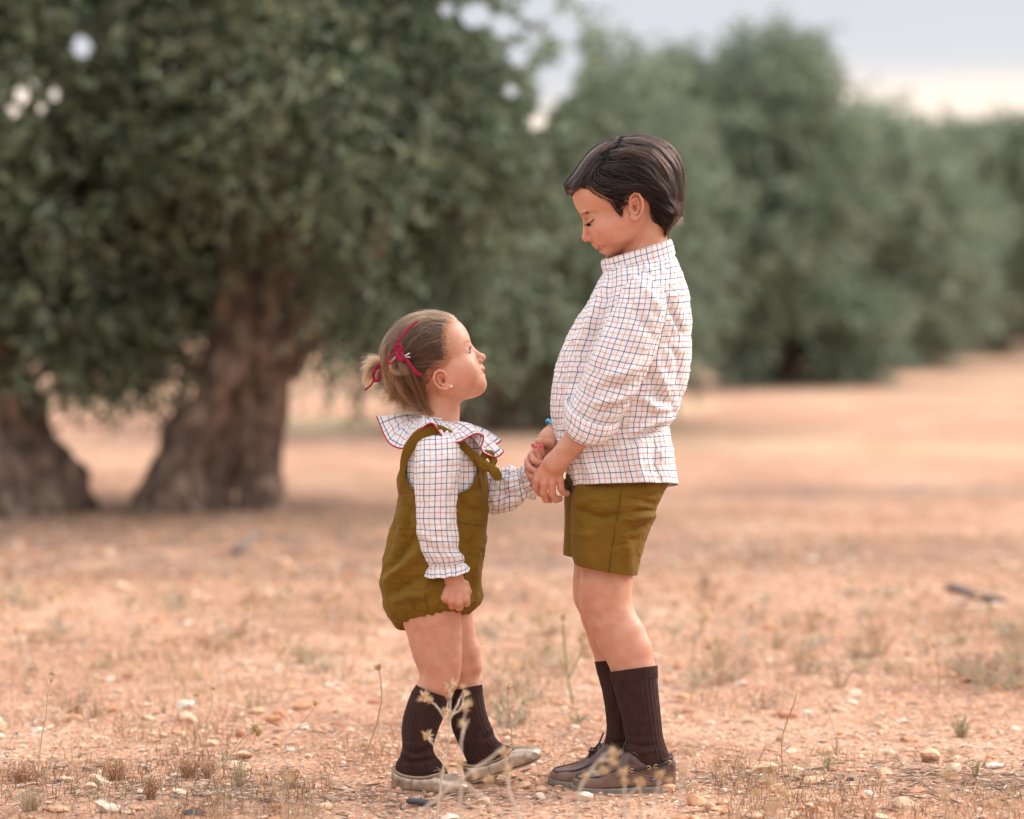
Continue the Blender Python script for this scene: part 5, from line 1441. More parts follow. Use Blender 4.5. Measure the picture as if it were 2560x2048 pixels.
tint[:, 2] += np.exp(-((lb + 10 + (np.abs(d) - 28) ** 2 * .004) / 3) ** 2) * (np.abs(d) > 14) * (np.abs(d) < 46) * (la > 70) * .22
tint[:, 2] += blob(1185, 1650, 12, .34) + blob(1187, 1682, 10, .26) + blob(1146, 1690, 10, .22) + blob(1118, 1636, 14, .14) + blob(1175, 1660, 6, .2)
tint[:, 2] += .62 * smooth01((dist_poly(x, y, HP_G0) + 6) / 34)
tint[:, 2] += line_px(x, y, [(1178, 866), (1174.5, 871), (1175, 876), (1179, 882)], 2.3) * .9
tint[:, 2] += line_px(x, y, [(1172, 854), (1178, 858)], 2.5) * .3
tint[:, 2] += line_px(x, y, [(1203, 906), (1208, 906)], 2.2) * .4 + line_px(x, y, [(1212, 931), (1206, 933), (1200, 936)], 1.6) * .6
G_ = make('person', W(VG), QG, M_SKIN_G, None, cols={'tint': np.clip(tint, 0, 1)}, base=np.array([(1110 - 1280) / F_PX * Y0, Y0, 0.0]))
fix_normals(G_)
tag(G_, 'little blonde girl in mustard romper and frilled collar looking up at the boy', 'person')

# ---- blouse
bl = [(1042, 1050, 1152, 1060, 0, 55), (1036, 1066, 1174, 1074, 0, 64), (1028, 1090, 1192, 1092, 0, 74), (1020, 1120, 1200, 1118, 0, 79), (1012, 1155, 1202, 1152, 0, 79), (1006, 1195, 1207, 1192, 0, 79), (1006, 1240, 1206, 1243, 0, 74), (1010, 1290, 1200, 1290, 0, 66)]
blouse, _p = cloth('blouse', bl, M_PLAID, G_, nu=150, nv=110, noise=(1.6, 26), seed=61, v0=.004, strokes=[([(1160, 1130), (1168, 1180), (1160, 1230)], 8, -4), ([(1185, 1140), (1186, 1180), (1178, 1215)], 7, 3)])
sl = [(1070, 1084, 1118, 1084, -54, 24), (1046, 1104, 1140, 1098, -72, 42), (1037, 1144, 1151, 1136, -86, 49), (1035, 1175, 1151, 1168, -91, 51), (1037, 1210, 1147, 1206, -95, 50), (1041, 1250, 1142, 1248, -97, 48),
      (1042, 1295, 1139, 1295, -99, 47), (1044, 1338, 1145, 1342, -99, 47), (1053, 1375, 1146, 1376, -98, 46), (1064, 1396, 1158, 1391, -97, 44, 0, 3), (1072, 1409, 1158, 1402, -96, 36, 0, 5), (1077, 1415, 1152, 1407, -96, 31, 0, 5)]
def gather(P, th, tv): return 2.6 * np.cos(th * 15 + 1.2 * np.sin(th * 3)) * smooth01((tv - .72) / .25)
cloth('sleeve', sl, M_PLAID, blouse, nu=180, nv=170, noise=(2.0, 26), seed=63, wr=1.8, v0=.009, disp=gather,
      strokes=[([(1060, 1120), (1056, 1180), (1060, 1240)], 9, 4), ([(1046, 1345), (1070, 1368), (1100, 1388)], 8, -6), ([(1050, 1330), (1085, 1352), (1135, 1360)], 8, 4), ([(1130, 1290), (1110, 1320), (1080, 1330)], 8, 3), ([(1145, 1190), (1125, 1250), (1128, 1320)], 9, -3)])
ru = [(1077, 1413, 1152, 1406, -96, 30, 0, 5), (1072, 1419, 1160, 1410, -96, 35, 0, 6), (1067, 1430, 1168, 1417, -96, 41, 0, 8), (1063, 1441, 1174, 1426, -96, 46, 0, 10)]
def ruf(P, th, tv): return 3.6 * np.sin(th * 8 + 1.5 * np.sin(th * 3)) * tv + 1.5 * np.cos(th * 22) * (1 - tv)
cloth('cuff_frill', ru, M_PLAID, blouse, nu=200, nv=40, noise=(1.0, 20), seed=65, v0=.020, disp=ruf)
slf = [(1140, 1108, 1110, 1180, 66, 36), (1186, 1140, 1148, 1232, 70, 42), (1216, 1176, 1196, 1274, 64, 44), (1240, 1176, 1228, 1283, 56, 44), (1264, 1170, 1258, 1282, 46, 42), (1284, 1168, 1290, 1272, 36, 38), (1296, 1176, 1308, 1252, 26, 28), (1300, 1186, 1315, 1238, 22, 23)]
def gather2(P, th, tv): return 3.0 * np.cos(th * 11 + 1.2 * np.sin(th * 2)) * smooth01((tv - .55) / .4)
cloth('sleeve', slf, M_PLAID, blouse, nu=150, nv=120, noise=(4.5, 22), seed=67, v0=.003, disp=gather2, strokes=[([(1230, 1215), (1262, 1222), (1300, 1218)], 7, 7), ([(1250, 1276), (1262, 1240), (1258, 1205)], 7, -6), ([(1222, 1200), (1250, 1230), (1290, 1240)], 9, -6), ([(1230, 1255), (1260, 1262), (1300, 1250)], 8, 5), ([(1240, 1185), (1262, 1200), (1296, 1204)], 8, 5)])
ruf2 = [(1300, 1186, 1315, 1238, 22, 22), (1301, 1178, 1321, 1243, 20, 27), (1303, 1170, 1330, 1246, 17, 33), (1308, 1164, 1341, 1246, 13, 37)]
def ruf_(P, th, tv): return 5.5 * np.sin(th * 6 + 1.3 * np.sin(th * 2)) * tv + 1.5 * np.cos(th * 18) * (1 - tv)
cloth('cuff_frill', ruf2, M_PLAID, blouse, nu=180, nv=36, noise=(1.0, 20), seed=69, v0=.012, disp=ruf_)

# ---- romper
rb = [(1048, 1078, 1152, 1086, 0, 58), (1034, 1098, 1170, 1102, 0, 68), (1020, 1124, 1190, 1124, 0, 77), (1007, 1152, 1208, 1150, 0, 82), (998, 1190, 1217, 1190, 0, 85), (994, 1240, 1219, 1243, 0, 87), (985, 1300, 1218, 1300, 0, 89),
      (970, 1354, 1213, 1355, 0, 92), (957, 1410, 1206, 1405, -2, 97), (953, 1452, 1200, 1450, -2, 103), (957, 1490, 1205, 1488, -2, 106), (967, 1530, 1198, 1510, -2, 104, 0, -4), (984, 1556, 1180, 1526, -2, 97, 0, -9), (1000, 1566, 1160, 1536, -2, 88, 0, -16), (1040, 1560, 1130, 1540, 0, 30, 0, -6), (1075, 1552, 1100, 1546, 0, 6)]
def gath(P, th, tv):
    e = smooth01((tv - .66) / .2) * (1 - smooth01((tv - .90) / .06)); a_ = np.cos(th * 23 + 2.2 * np.sin(th * 4)) * (.6 + .4 * np.cos(th * 7)); return 3.0 * e * a_
st_r = [([(1000, 1270), (1006, 1310), (1018, 1345)], 10, 6), ([(1022, 1280), (1020, 1320), (1012, 1352)], 8, -6), ([(966, 1428), (1000, 1388), (1030, 1350), (1044, 1330)], 13, -8), ([(958, 1455), (1010, 1420), (1050, 1380)], 13, 8),
        ([(970, 1490), (1015, 1462), (1062, 1440)], 12, -6), ([(1085, 1470), (1060, 1490), (1030, 1492), (990, 1502)], 10, 5), ([(1000, 1230), (1010, 1260), (1040, 1290)], 9, -5), ([(1156, 1440), (1178, 1380), (1192, 1330)], 14, -4), ([(1180, 1450), (1186, 1480), (1178, 1512)], 9, -5),
        ([(1196, 1360), (1190, 1420), (1196, 1470)], 9, 4), ([(1030, 1510), (1036, 1522), (1040, 1532)], 5, -3), ([(1150, 1250), (1165, 1270), (1200, 1280)], 10, -3)]
V, F, uv, P = loft(rb, nu=300, nv=300, noise=(3.2, 40), seed=71, wr=3.0, disp=gath, strokes=amp(st_r, 1.9), ex=2.15)
arm = np.array([(1030, 1096), (1020, 1118), (1014, 1150), (1011, 1180), (1019, 1208), (1040, 1230), (1100, 1262), (1142, 1238), (1172, 1224), (1190, 1200), (1196, 1174), (1184, 1146), (1166, 1112), (1160, 1094), (1128, 1078), (1060, 1072)], float)
armS = cr_interp(np.vstack([arm, arm[:1]]), 120)
Pf_ = P.reshape(-1, 3); ins = inside_poly(Pf_[:, 0], Pf_[:, 1], armS) & (np.abs(Pf_[:, 2]) > 25)
q = F[0]; keep = ~(ins[q].sum(1) >= 2)
neckcut = (Pf_[:, 1] < 1092) & (np.abs(Pf_[:, 2]) < 30); keep &= ~(neckcut[q].sum(1) >= 2)
romper = make('romper', V, [q[keep]], M_OLIVE, G_); solid(romper, .0018, 0)
def on_surf(Pg, xy, side):
    """nearest romper surface point with these picture coordinates, camera side -1"""
    m = (Pg[..., 2] * side) > 0; G = Pg[m]; out = []
    for a_, b_ in xy:
        dd = (G[:, 0] - a_) ** 2 + (G[:, 1] - b_) ** 2; i = np.argsort(dd)[:4]; out.append((a_, b_, G[i, 2].mean() + side * 1.2))
    return np.array(out)
for side in (-1, 1):
    pts = on_surf(P, armS[::2], side); k_ = np.ones(5) / 5; pad = np.pad(pts[:, 2], 2, mode='wrap'); pts[:, 2] = np.convolve(pad, k_, 'valid')
    a = Acc(); a.tube(W(cr_interp(pts, 240)), 3.2 * K, 8, .7); a.build('armhole_binding', M_OLIVE, romper)
for pth, r_ in (([(1150, 1306), (1175, 1311), (1200, 1314), (1216, 1315)], 1.3), ([(1199, 1205), (1201, 1240), (1205, 1270), (1212, 1291), (1217, 1296)], 1.1), ([(1074, 1432), (1072, 1460), (1063, 1480), (1066, 1505), (1070, 1522)], 1.1)):
    pt = on_surf(P, cr_interp(np.array(pth, float), 20), -1); a = Acc(); a.tube(W(pt), r_ * K, 6); a.build('seam', M_OLIVE_SEAM, romper)
# side opening button
button(1136, 1276, -152 + 48, 7.4, simple('pale_wood_button', (.50, .33, .20), .5, .3, 400, .2, 300), romper, (.15, -1, .1), .5)
# shoulder strap over the blouse, under the collar, and the knotted ends in front
for sgn in (-1, 1):
    S = cr_interp(np.array([(1002, 1236, -72), (1004, 1204, -72), (1007, 1172, -73), (1012, 1148, -76), (1024, 1118, -82), (1044, 1094, -88), (1068, 1080, -90), (1094, 1078, -88), (1124, 1090, -80), (1150, 1108, -74), (1172, 1128, -72), (1190, 1150, -72), (1203, 1166, -66)], float), 90)
    S[:, 2] *= -sgn
    a = Acc(); V_, F_ = tube_arr(W(S), np.interp(np.linspace(0, 1, 90), [0, .18, .32, .45, .6, .75, 1], [3, 8, 13, 17, 16, 10, 9]) * K, 14, .14); a.add(V_, F_); a.build('shoulder_strap', M_OLIVE, romper)
kn = Field(); kn.k = 4
kn.chain([(1186, 1136, -70, 7), (1198, 1152, -73, 9), (1208, 1164, -73, 12)], 5, .7)
kn.ell((1212, 1165, -74), (17, 14, 13), 3, .6)
kn.chain([(1214, 1166, -72, 7), (1226, 1170, -75, 9), (1237, 1180, -76, 12), (1243, 1190, -74, 12.5)], 3, .5)
kn.chain([(1206, 1150, -68, 8), (1213, 1134, -62, 9), (1226, 1136, -58, 10), (1234, 1152, -60, 9), (1230, 1166, -66, 7)], 3, .9)
kn.cone((1222, 1168, -88), (1242, 1192, -88), 1.6, 1.2, 2, sub=True); kn.cone((1214, 1152, -86), (1206, 1176, -88), 1.5, 1.5, 2, sub=True)
kn.cone((1238, 1183, -84), (1224, 1176, -84), 1.5, 1.5, 2, sub=True); kn.cone((1204, 1158, -84), (1218, 1170, -86), 1.4, 1.6, 2, sub=True)
V_, Q_ = surface(kn, (1170, 1115, -100), (1270, 1215, -40), 2.0, 8)
fix_normals(make('strap_knot', W(V_), Q_, M_OLIVE, romper))

# ---- frilled collar
oc = [(-115, 942, 1041, 22), (-100, 952, 1066, 2), (-92, 962, 1090, -16), (-83, 977, 1111, -36), (-74, 1003, 1121, -60), (-64, 1022, 1111, -76), (-52, 1040, 1086, -88), (-40, 1064, 1064, -98), (-28, 1081, 1059, -103), (-17, 1094, 1074, -103), (-8, 1106, 1092, -102),
      (5, 1126, 1104, -101), (18, 1149, 1105, -99), (31, 1172, 1092, -94), (42, 1193, 1084, -87), (51, 1208, 1092, -81), (57, 1206, 1108, -83), (63, 1202, 1120, -82), (69, 1212, 1134, -78), (77, 1240, 1143, -64), (86, 1258, 1129, -40), (94, 1246, 1120, -18), (101, 1240, 1112, -4),
      (107, 1252, 1101, 10), (115, 1232, 1092, 34), (125, 1212, 1086, 50), (138, 1196, 1100, 70), (152, 1160, 1082, 90), (166, 1122, 1102, 100), (182, 1082, 1080, 102), (197, 1040, 1102, 96), (210, 1002, 1078, 84), (222, 974, 1086, 62), (234, 952, 1058, 42), (245, 942, 1041, 22)]
O = cr_interp(np.array(oc, float), 420)
ph = np.radians(O[:, 0]); out = O[:, 1:4]
inn = np.stack([1093 + 54 * np.sin(ph), 1046 + 9 * np.sin(ph) + 2 * np.cos(ph), -53 * np.cos(ph)], 1)
ns = 26; s_ = np.linspace(0, 1, ns)[:, None, None]
Pc = inn[None] + (out - inn)[None] * s_
Pc[..., 1] += (-7 * np.sin(np.pi * s_) + 4 * (1 - s_))[..., 0]
pl_ = (1 - s_[..., 0]) * s_[..., 0] * 4
Pc[..., 1] += pl_ * 4.5 * np.cos(ph * 21 + 2 * np.sin(ph * 4))[None] + (1 - s_[..., 0]) ** 3 * 2.5 * np.cos(ph * 40)[None]
arc = np.concatenate([[0], np.cumsum(np.linalg.norm(np.diff(out, axis=0), axis=1))]) * K
rad_ = s_[:, 0, 0] * 88 * K
i = np.arange(ns - 1)[:, None]; j = np.arange(len(O) - 1)[None]
uvc = np.stack([np.stack([arc[j + b_] + 0 * i, rad_[i + a_] + 0 * j], -1) for a_, b_ in ((0, 0), (0, 1), (1, 1), (1, 0))], 2).reshape(-1, 4, 2)
co = make('frilled_collar', W(Pc.reshape(-1, 3)), grid_faces(ns, len(O), False), M_PLAID, blouse, uv=uvc); solid(co, .0012, 0)
a = Acc(); a.tube(W(Pc[-1]), 2.0 * K, 7); a.build('collar_piping', M_TRIM, blouse)
nb = []
for w_ in (0, 1):
    nb.append(np.stack([1093 + 51 * np.sin(ph), 1049 - 5 * w_ + 9 * np.sin(ph) + 1.4 * np.cos(ph * 34) * (1 - w_), -50.5 * np.cos(ph)], 1))
solid(make('neck_band', W(np.vstack([nb[0], nb[1]])), grid_faces(2, len(O), False), M_PLAID, blouse, uv=np.zeros((len(O) - 1, 4, 2)) + np.array([.0037, .0042])), .002, 0)

# ---- socks and flat shoes
sock('sock', [(1043, 1713, 1117, 1741, -28, 46, 0, 4), (1026, 1742, 1116, 1762, -28, 46), (1012, 1782, 1107, 1792, -28, 44), (1006, 1822, 1094, 1824, -28, 40), (1007, 1862, 1082, 1862, -28, 36), (1003, 1888, 1084, 1884, -29, 32), (992, 1908, 1098, 1902, -30, 29), (992, 1928, 1116, 1924, -34, 26), (998, 1946, 1120, 1946, -38, 20)], G_, ribs=24, seed=81,
     strokes=[([(1008, 1872), (1040, 1882), (1084, 1870)], 5, -4.5), ([(1004, 1884), (1040, 1896), (1086, 1886)], 5, 4), ([(1010, 1858), (1045, 1864), (1084, 1858)], 4, 2.5), ([(1006, 1906), (1040, 1904), (1090, 1896)], 5, -4)], band=.1)
sock('sock', [(1126, 1728, 1202, 1712, 36, 42), (1122, 1756, 1206, 1740, 36, 42), (1126, 1800, 1216, 1786, 36, 39), (1140, 1842, 1230, 1822, 36, 36), (1157, 1878, 1244, 1852, 36, 34), (1168, 1904, 1272, 1868, 35, 27), (1176, 1922, 1300, 1878, 35, 24), (1184, 1932, 1312, 1892, 35, 20)], G_, ribs=24, seed=83,
     strokes=[([(1200, 1838), (1226, 1824), (1236, 1818)], 4, 4), ([(1206, 1850), (1232, 1838), (1250, 1842)], 5, -5), ([(1226, 1872), (1244, 1858), (1262, 1862)], 4, -4), ([(1236, 1880), (1256, 1868), (1270, 1872)], 4, 3)], band=.1)
def metallic():
    m, nt, b, out = mat_new('worn_metallic_leather')
    t = nd(nt, 'ShaderNodeTexCoord'); n = nd(nt, 'ShaderNodeTexNoise', i_Scale=34.0, i_Detail=7.0, i_Roughness=.7); nt.links.new(t.outputs['Object'], n.inputs[0])
    r = nd(nt, 'ShaderNodeValToRGB'); e = r.color_ramp.elements; e[0].position, e[0].color = .30, (.21, .13, .085, 1); e[1].position, e[1].color = .55, (.48, .37, .28, 1)
    nt.links.new(n.outputs[0], r.inputs[0]); nt.links.new(r.outputs[0], b.inputs['Base Color'])
    b.inputs['Metallic'].default_value = .62; b.inputs['Roughness'].default_value = .36
    bp = nd(nt, 'ShaderNodeBump', i_Strength=.5, i_Distance=.0018); nt.links.new(n.outputs[0], bp.inputs['Height']); nt.links.new(bp.outputs[0], b.inputs['Normal'])
    return m
M_METAL = metallic(); M_RIBBON = simple('taupe_ribbon_binding', (.30, .205, .125), .8, .2, 500)
M_SOLE2 = simple('tan_leather_sole', (.34, .22, .15), .8, .3, 200)
rows_g = [(0, 8, 44, 5, 0), (4, 20, 52, 4, 0), (16, 27, 45, 3, 0), (38, 30, 38, 3, 0), (62, 31, 36, 3, 1), (88, 33, 37, 3, 2), (110, 35, 41, 3, 3), (126, 37, 46, 3, 3), (144, 38, 45, 3, 4), (164, 37, 40, 3, 4), (182, 31, 34, 4, 3), (195, 20, 27, 6, 1), (202, 7, 20, 9, 0)]
for heel, dz, yw, pt in ((984, -24, .42, 0.0), (1168, 36, -.06, math.radians(18.5))):
    so, T, surf = shoe(G_, 'ballet_flat', heel, dz, 1, -yw if False else yw, pt, rows_g, M_METAL, (3, 118, 16, 4), M_RIBBON, 3.6, 112, (3.0, .6), M_SOLE2, vein=1.2)
    a = Acc(); top = np.array([136, 0, 50.0])
    for sg in (-1, 1):
        ang = np.linspace(0, 2 * np.pi, 17)
        a.tube(T(np.stack([top[0] + 6 * np.sin(ang), top[1] + sg * (7 - 7 * np.cos(ang)), top[2] + 4 * np.sin(ang / 2)], 1)), 1.1 * K, 5)
        a.tube(T(np.array([top, top + [-10, sg * 5, 6], top + [-22, sg * 8, 2 if sg > 0 else 9]])), 1.1 * K, 5)
    a.build('shoe_bow', M_RIBBON, so)
    a = Acc()
    p = [surf(64, 1, fr, .6) for fr in (.15, .4, .7, .98)]; a.tube(T(np.array(p)), 1.0 * K, 5); a.build('side_seam', M_RIBBON, so)

# ---- nails, ear stud, eyes
M_NAIL = simple('pink_nail_polish', (.82, .02, .17), .25, spec=.6)
for c_, r_, n_ in (((1331.5, 1112.5, -32.5), (3.9, 4.2, 1.2), .25), ((1351.5, 1115.5, -40.6), (4.0, 4.8, 1.2), -.1), ((1344.5, 1124, -45.6), (2.2, 3.0, 1.2), .2)):
    nf = Field(); nf.ell(c_, r_, 1, n_); V_, Q_ = surface(nf, np.array(c_) - 9, np.array(c_) + 9, .8, 8); fix_normals(make('fingernail', W(V_), Q_, M_NAIL, G_))
st = Field(); st.ell((1128.5, 966.5, -91.5), (3.1, 3.1, 3.1)); V_, Q_ = surface(st, (1120, 958, -100), (1137, 975, -82), .8, 8)
fix_normals(make('ear_stud', W(V_), Q_, simple('pearl_stud', (.80, .76, .70), .15, spec=.8), G_))
for s in (-1, 1):
    c_ = np.array(hg(91.0, -33.0, 31 * s)); ef = Field(); ef.ell(c_, (11.9, 11.9, 13.0)); V_, Q_ = surface(ef, c_ - 17, c_ + 17, 1.6, 8)
    rel = V_ - c_; fw = rel[:, :2] @ FG / 13; iris = (fw > .80).astype(float)
    fix_normals(make('eye', W(V_), Q_, attr_ramp('girl_eye', 'iris', [(0, (.10, .08, .08)), (1, (.04, .045, .06))], .5, spec=.15), G_, cols={'iris': iris}))
rws = []
for s in (-1, 1):
    for k_ in range(26):
        u_ = k_ / 25; dd = 22 + 22 * u_; aa = 105 - 5 * u_
        rws.append((aa - 1, -27 - 2 * u_, s * dd, aa + 5, -24 - 1 * u_, s * (dd + 3 * u_)))
face_hairs('eyelash', hg, rws, G_, M_CAP_B, .00034)
rws = []
for s in (-1, 1):
    for k_ in range(60):
        u_ = rs.rand(); dd = 14 + 30 * u_; bb_ = -9 + 4 * math.sin(u_ * 2.6) + rs.normal() * 1.4; aa = 112 * math.sqrt(max(0, 1 - (dd / 84) ** 2)) + 1.5
        rws.append((aa, bb_, s * dd, aa - 1.5, bb_ + .6, s * (dd + 7)))
face_hairs('eyebrow', hg, rws, G_, M_HAIR_G, .00016)

# ---- hair
HP_G = [(1156, 799), (1149, 805), (1139, 815), (1131, 826), (1128, 840), (1130, 862), (1133, 885), (1130, 908), (1115, 921), (1100, 924), (1090, 932), (1082, 948), (1072, 962), (1062, 985), (1070, 1012), (1085, 1035), (1066, 1034), (1042, 1022), (1020, 1016), (1000, 1000),
        (970, 980), (945, 930), (935, 880), (950, 830), (1000, 775), (1080, 760), (1150, 780)]
hgf = Field(); hgf.k = 12
hgf.ell(hg(-1, 0), (108, 97, 84), ang=AG); hgf.ell(hg(44, 8), (68, 70, 68), ang=AG); hgf.ell(hg(58, -52), (54, 66, 58), 14, ang=AG); hgf.cone((1104, 975, 0), (1096, 1070, 0), 47, 52, 16)
hgf.ell(hg(-4, 0), (110, 98, 86), 12, ang=AG)
hgf.cone((1010, 940, 0), (1046, 1000, 0), 36, 30, 18, fd=1.9)
for s in (-1, 1): hgf.ell((1000, 912, 56 * s), (20, 18, 22), 14)
hgx = Thick(hgf, HP_G, .6, 8, 14, 22)
V, Q = surface(hgx, (925, 765, -118), (1165, 1050, 118), 3.0)
hair_g = fix_normals(make('hair', W(V), Q, M_CAP_G, G_))
G_G = [[(1146, 806), (1110, 800), (1070, 808), (1035, 838), (1008, 880)], [(1132, 815), (1090, 815), (1050, 840), (1015, 888)], [(1120, 836), (1080, 838), (1045, 865), (1012, 896)], [(1122, 870), (1085, 868), (1045, 888), (1010, 903)],
       [(1122, 900), (1080, 898), (1040, 908), (1008, 912)], [(1098, 926), (1060, 925), (1020, 920)], [(1100, 782), (1050, 792), (1010, 820), (985, 870)], [(1050, 785), (1000, 815), (965, 865), (965, 900)],
       [(1070, 965), (1035, 950), (1000, 925)], [(1045, 935), (1040, 965), (1050, 1000), (1068, 1025)], [(1020, 940), (1018, 975), (1035, 1005)], [(990, 940), (990, 965), (1005, 990)]]
CUR = (G_G, HP_G)
hgx = Thick(hgf, HP_G, .6, 8, 14, 2); V, _q = surface(hgx, (925, 765, -118), (1165, 1050, 118), 4.5)
Pn = seeds(V, 5600, HP_G, 1, rs)
dp_ = dist_poly(Pn[:, 0], Pn[:, 1], HP_G); Pn = Pn[(Pn[:, 0] < 1075) | (rs.rand(len(Pn)) < .12 + .88 * smooth01(dp_ / 26))]
s1 = grow(hgx, Pn, G_G, 11, 6.0, lift=2.2, jit=.12, seed=7, off=clumps(Pn, 4.6, 8.0, 15))
tones(s1, Pn, HP_G, HG3, (.0004, .00036, .00028), hair_g, 5.0, 15, 9, -.25)
Pb2 = seeds(V, 1300, HP_G, -9, rs, lambda q: dist_poly(q[:, 0], q[:, 1], HP_G) < 9)
hair_curves('hair_strand', W(grow(hgx, Pb2, G_G, 9, 4.5, lift=1, jit=.2, seed=17, off=.8)), .00017, M_HAIR_G, hair_g)
fly = seeds(V, 420, HP_G, 2, rs)
hair_curves('hair_strand', W(grow(hgx, fly, G_G, 12, 6.5, lift=15, jit=.4, seed=9, off=1)), .00017, M_HAIR_G, hair_g)
def lock(path, n, spread0, spread1, rad, seed, curl=0.0, m=16, parent=hair_g, mats=None):
    r_ = np.random.RandomState(seed); S = cr_interp(np.array(path, float), m); t = np.linspace(0, 1, m)
    o0 = r_.normal(size=(n, 3)); o0 /= np.maximum(1, np.linalg.norm(o0, axis=1) / 1.6)[:, None]
    sp = (spread0 + (spread1 - spread0) * t)[None, :, None]
    ln = r_.uniform(.72, 1.0, n)
    idx = np.clip(t[None] * ln[:, None] * (m - 1), 0, m - 1.001); i0 = idx.astype(int); fr = (idx - i0)[..., None]
    P_ = S[i0] * (1 - fr) + S[i0 + 1] * fr + o0[:, None] * sp
    P_ += r_.normal(size=(n, 1, 3)) * (t[None, :, None] ** 2) * curl
    P_ = W(P_); mats = mats or (HG3[1], M_HAIR_G, HG3[2]); k = r_.randint(0, len(mats), n)
    for i_, mm in enumerate(mats):
        if (k == i_).any(): hair_curves('hair_lock', P_[k == i_], rad, mm, parent)
# the two tufts
lock([(1012, 898, -66), (1004, 903, -76), (996, 897, -84), (985, 905, -88), (981, 918, -88), (990, 928, -88), (1004, 928, -88), (1014, 918, -88), (1010, 908, -88)], 420, 4, 6, .00036, 1, 2.0, mats=(HG3[2], HG3[2], HG3[1], M_HAIR_G))
lock([(1008, 900, -70), (1000, 898, -84), (1000, 910, -92), (1008, 922, -92), (1018, 932, -88), (1024, 936, -84)], 160, 4, 6, .00034, 2, 2)
lock([(975, 905, 40), (962, 915, 44), (950, 912, 44), (936, 908, 44), (922, 915, 44), (912, 930, 44)], 260, 5, 11, .00032, 3, 5)
lock([(975, 908, 40), (960, 918, 44), (945, 914, 44), (930, 922, 44), (922, 940, 44), (922, 956, 42), (932, 966, 40)], 420, 5, 10, .00034, 4, 4)
lock([(974, 908, 40), (960, 914, 44), (946, 904, 44), (930, 900, 44), (914, 906, 44)], 150, 4, 9, .0003, 14, 6)
lock([(972, 905, 30), (964, 925, 26), (970, 950, 20), (976, 968, 14), (962, 982, 12), (944, 982, 10)], 240, 8, 4, .00034, 5, 3)
lock([(985, 925, 20), (978, 955, 10), (982, 980, 0), (976, 1000, -4), (962, 1010, -4)], 280, 9, 4, .00034, 6, 3)
lock([(995, 940, -10), (998, 975, -20), (1010, 1005, -24), (1004, 1022, -24), (990, 1030, -24)], 160, 8, 5, .0003, 26, 4)
lock([(1010, 950, -30), (1020, 985, -36), (1036, 1015, -36), (1040, 1035, -34)], 160, 9, 6, .0003, 27, 4)
lock([(1000, 925, -60), (1006, 960, -60), (1020, 990, -54), (1040, 1010, -46)], 300, 12, 7, .00034, 7, 4, mats=(HG3[0], HG3[0], HG3[1], HG3[0], HG3[1], M_HAIR_G))
lock([(1020, 925, -72), (1034, 958, -72), (1048, 990, -62), (1062, 1018, -52), (1086, 1040, -46)], 260, 12, 5, .0003, 8, 3, mats=(HG3[0], HG3[0], HG3[1], HG3[0], HG3[1], M_HAIR_G))
lock([(1010, 950, 0), (1012, 985, -10), (1030, 1008, -20), (1042, 1024, -30)], 300, 22, 14, .00034, 9, 5, mats=(HG3[0], HG3[0], HG3[1], HG3[0], HG3[1], M_HAIR_G))
lock([(990, 935, 0), (992, 965, -10), (1006, 992, -10), (1022, 1012, -14)], 380, 24, 12, .00036, 12, 4, mats=(HG3[0], HG3[0], HG3[1], HG3[0], HG3[1], M_HAIR_G))
lock([(1046, 985, -50), (1062, 1012, -50), (1076, 1038, -48), (1098, 1052, -50)], 60, 4, 4, .0002, 10, 3)
# ribbons
def ribbon(path, w, name, parent, mat=M_CRIMSON, flat=.22):
    a_ = Acc(); V__, F__ = tube_arr(W(cr_interp(np.array(path, float), 44)), w * K, 10, flat); a_.add(V__, F__); return a_.build(name, mat, parent)
bow = Acc()
def addr(path, w, fl=.25): V__, F__ = tube_arr(W(cr_interp(np.array(path, float), 40)), w * K, 10, fl); bow.add(V__, F__)
addr([(997, 882, -98), (990, 866, -96), (998, 850, -97), (1010, 834, -97), (1024, 818, -93), (1044, 803, -86)], 2.9, .8)
addr([(1000, 878, -100), (1008, 890, -103), (1018, 903, -104), (1032, 922, -103), (1042, 933, -101), (1054, 939, -99)], 4.6, .7)
addr([(994, 886, -100), (978, 888, -98), (967, 898, -94), (968, 908, -92), (976, 909, -92), (986, 902, -96), (995, 892, -100)], 2.6, .8)
addr([(994, 880, -101), (988, 870, -102), (992, 864, -104), (1000, 864, -106), (1004, 872, -106), (1000, 880, -103)], 4.4, .7)
addr([(996, 880, -104), (994, 888, -108), (1000, 898, -110), (1006, 900, -108), (1006, 890, -106), (1000, 880, -103)], 4.4, .7)
bow.build('hair_ribbon', M_CRIMSON, G_)
bow = Acc()
addr([(962, 907, 36), (950, 911, 30), (940, 922, 28), (934, 936, 28), (936, 950, 28), (944, 952, 28), (950, 942, 30), (954, 926, 32), (960, 910, 36)], 4.2, .5)
addr([(936, 946, 30), (932, 956, 30), (924, 966, 30), (911, 976, 30)], 2.6, .7)
addr([(966, 905, 40), (958, 892, 48), (951, 882, 52), (952, 874, 54)], 2.6, .8)
bow.build('hair_ribbon', M_CRIMSON, G_)
M_CLIP = simple('silver_clip', (.75, .74, .72), .25, metal=1.0)
a = Acc(); a.tube(W(np.array([(1008, 890, -106), (1016, 888, -107), (1024, 883, -107)], float)), 1.5 * K, 6); a.tube(W(np.array([(1010, 892, -106), (1018, 893, -107), (1026, 893, -106)], float)), 1.2 * K, 6); a.build('hair_clip', M_CLIP, G_)
a = Acc(); a.tube(W(np.array([(956, 922, 26), (960, 926, 24), (966, 932, 22)], float)), 1.3 * K, 6); a.build('hair_clip', M_CLIP, G_)
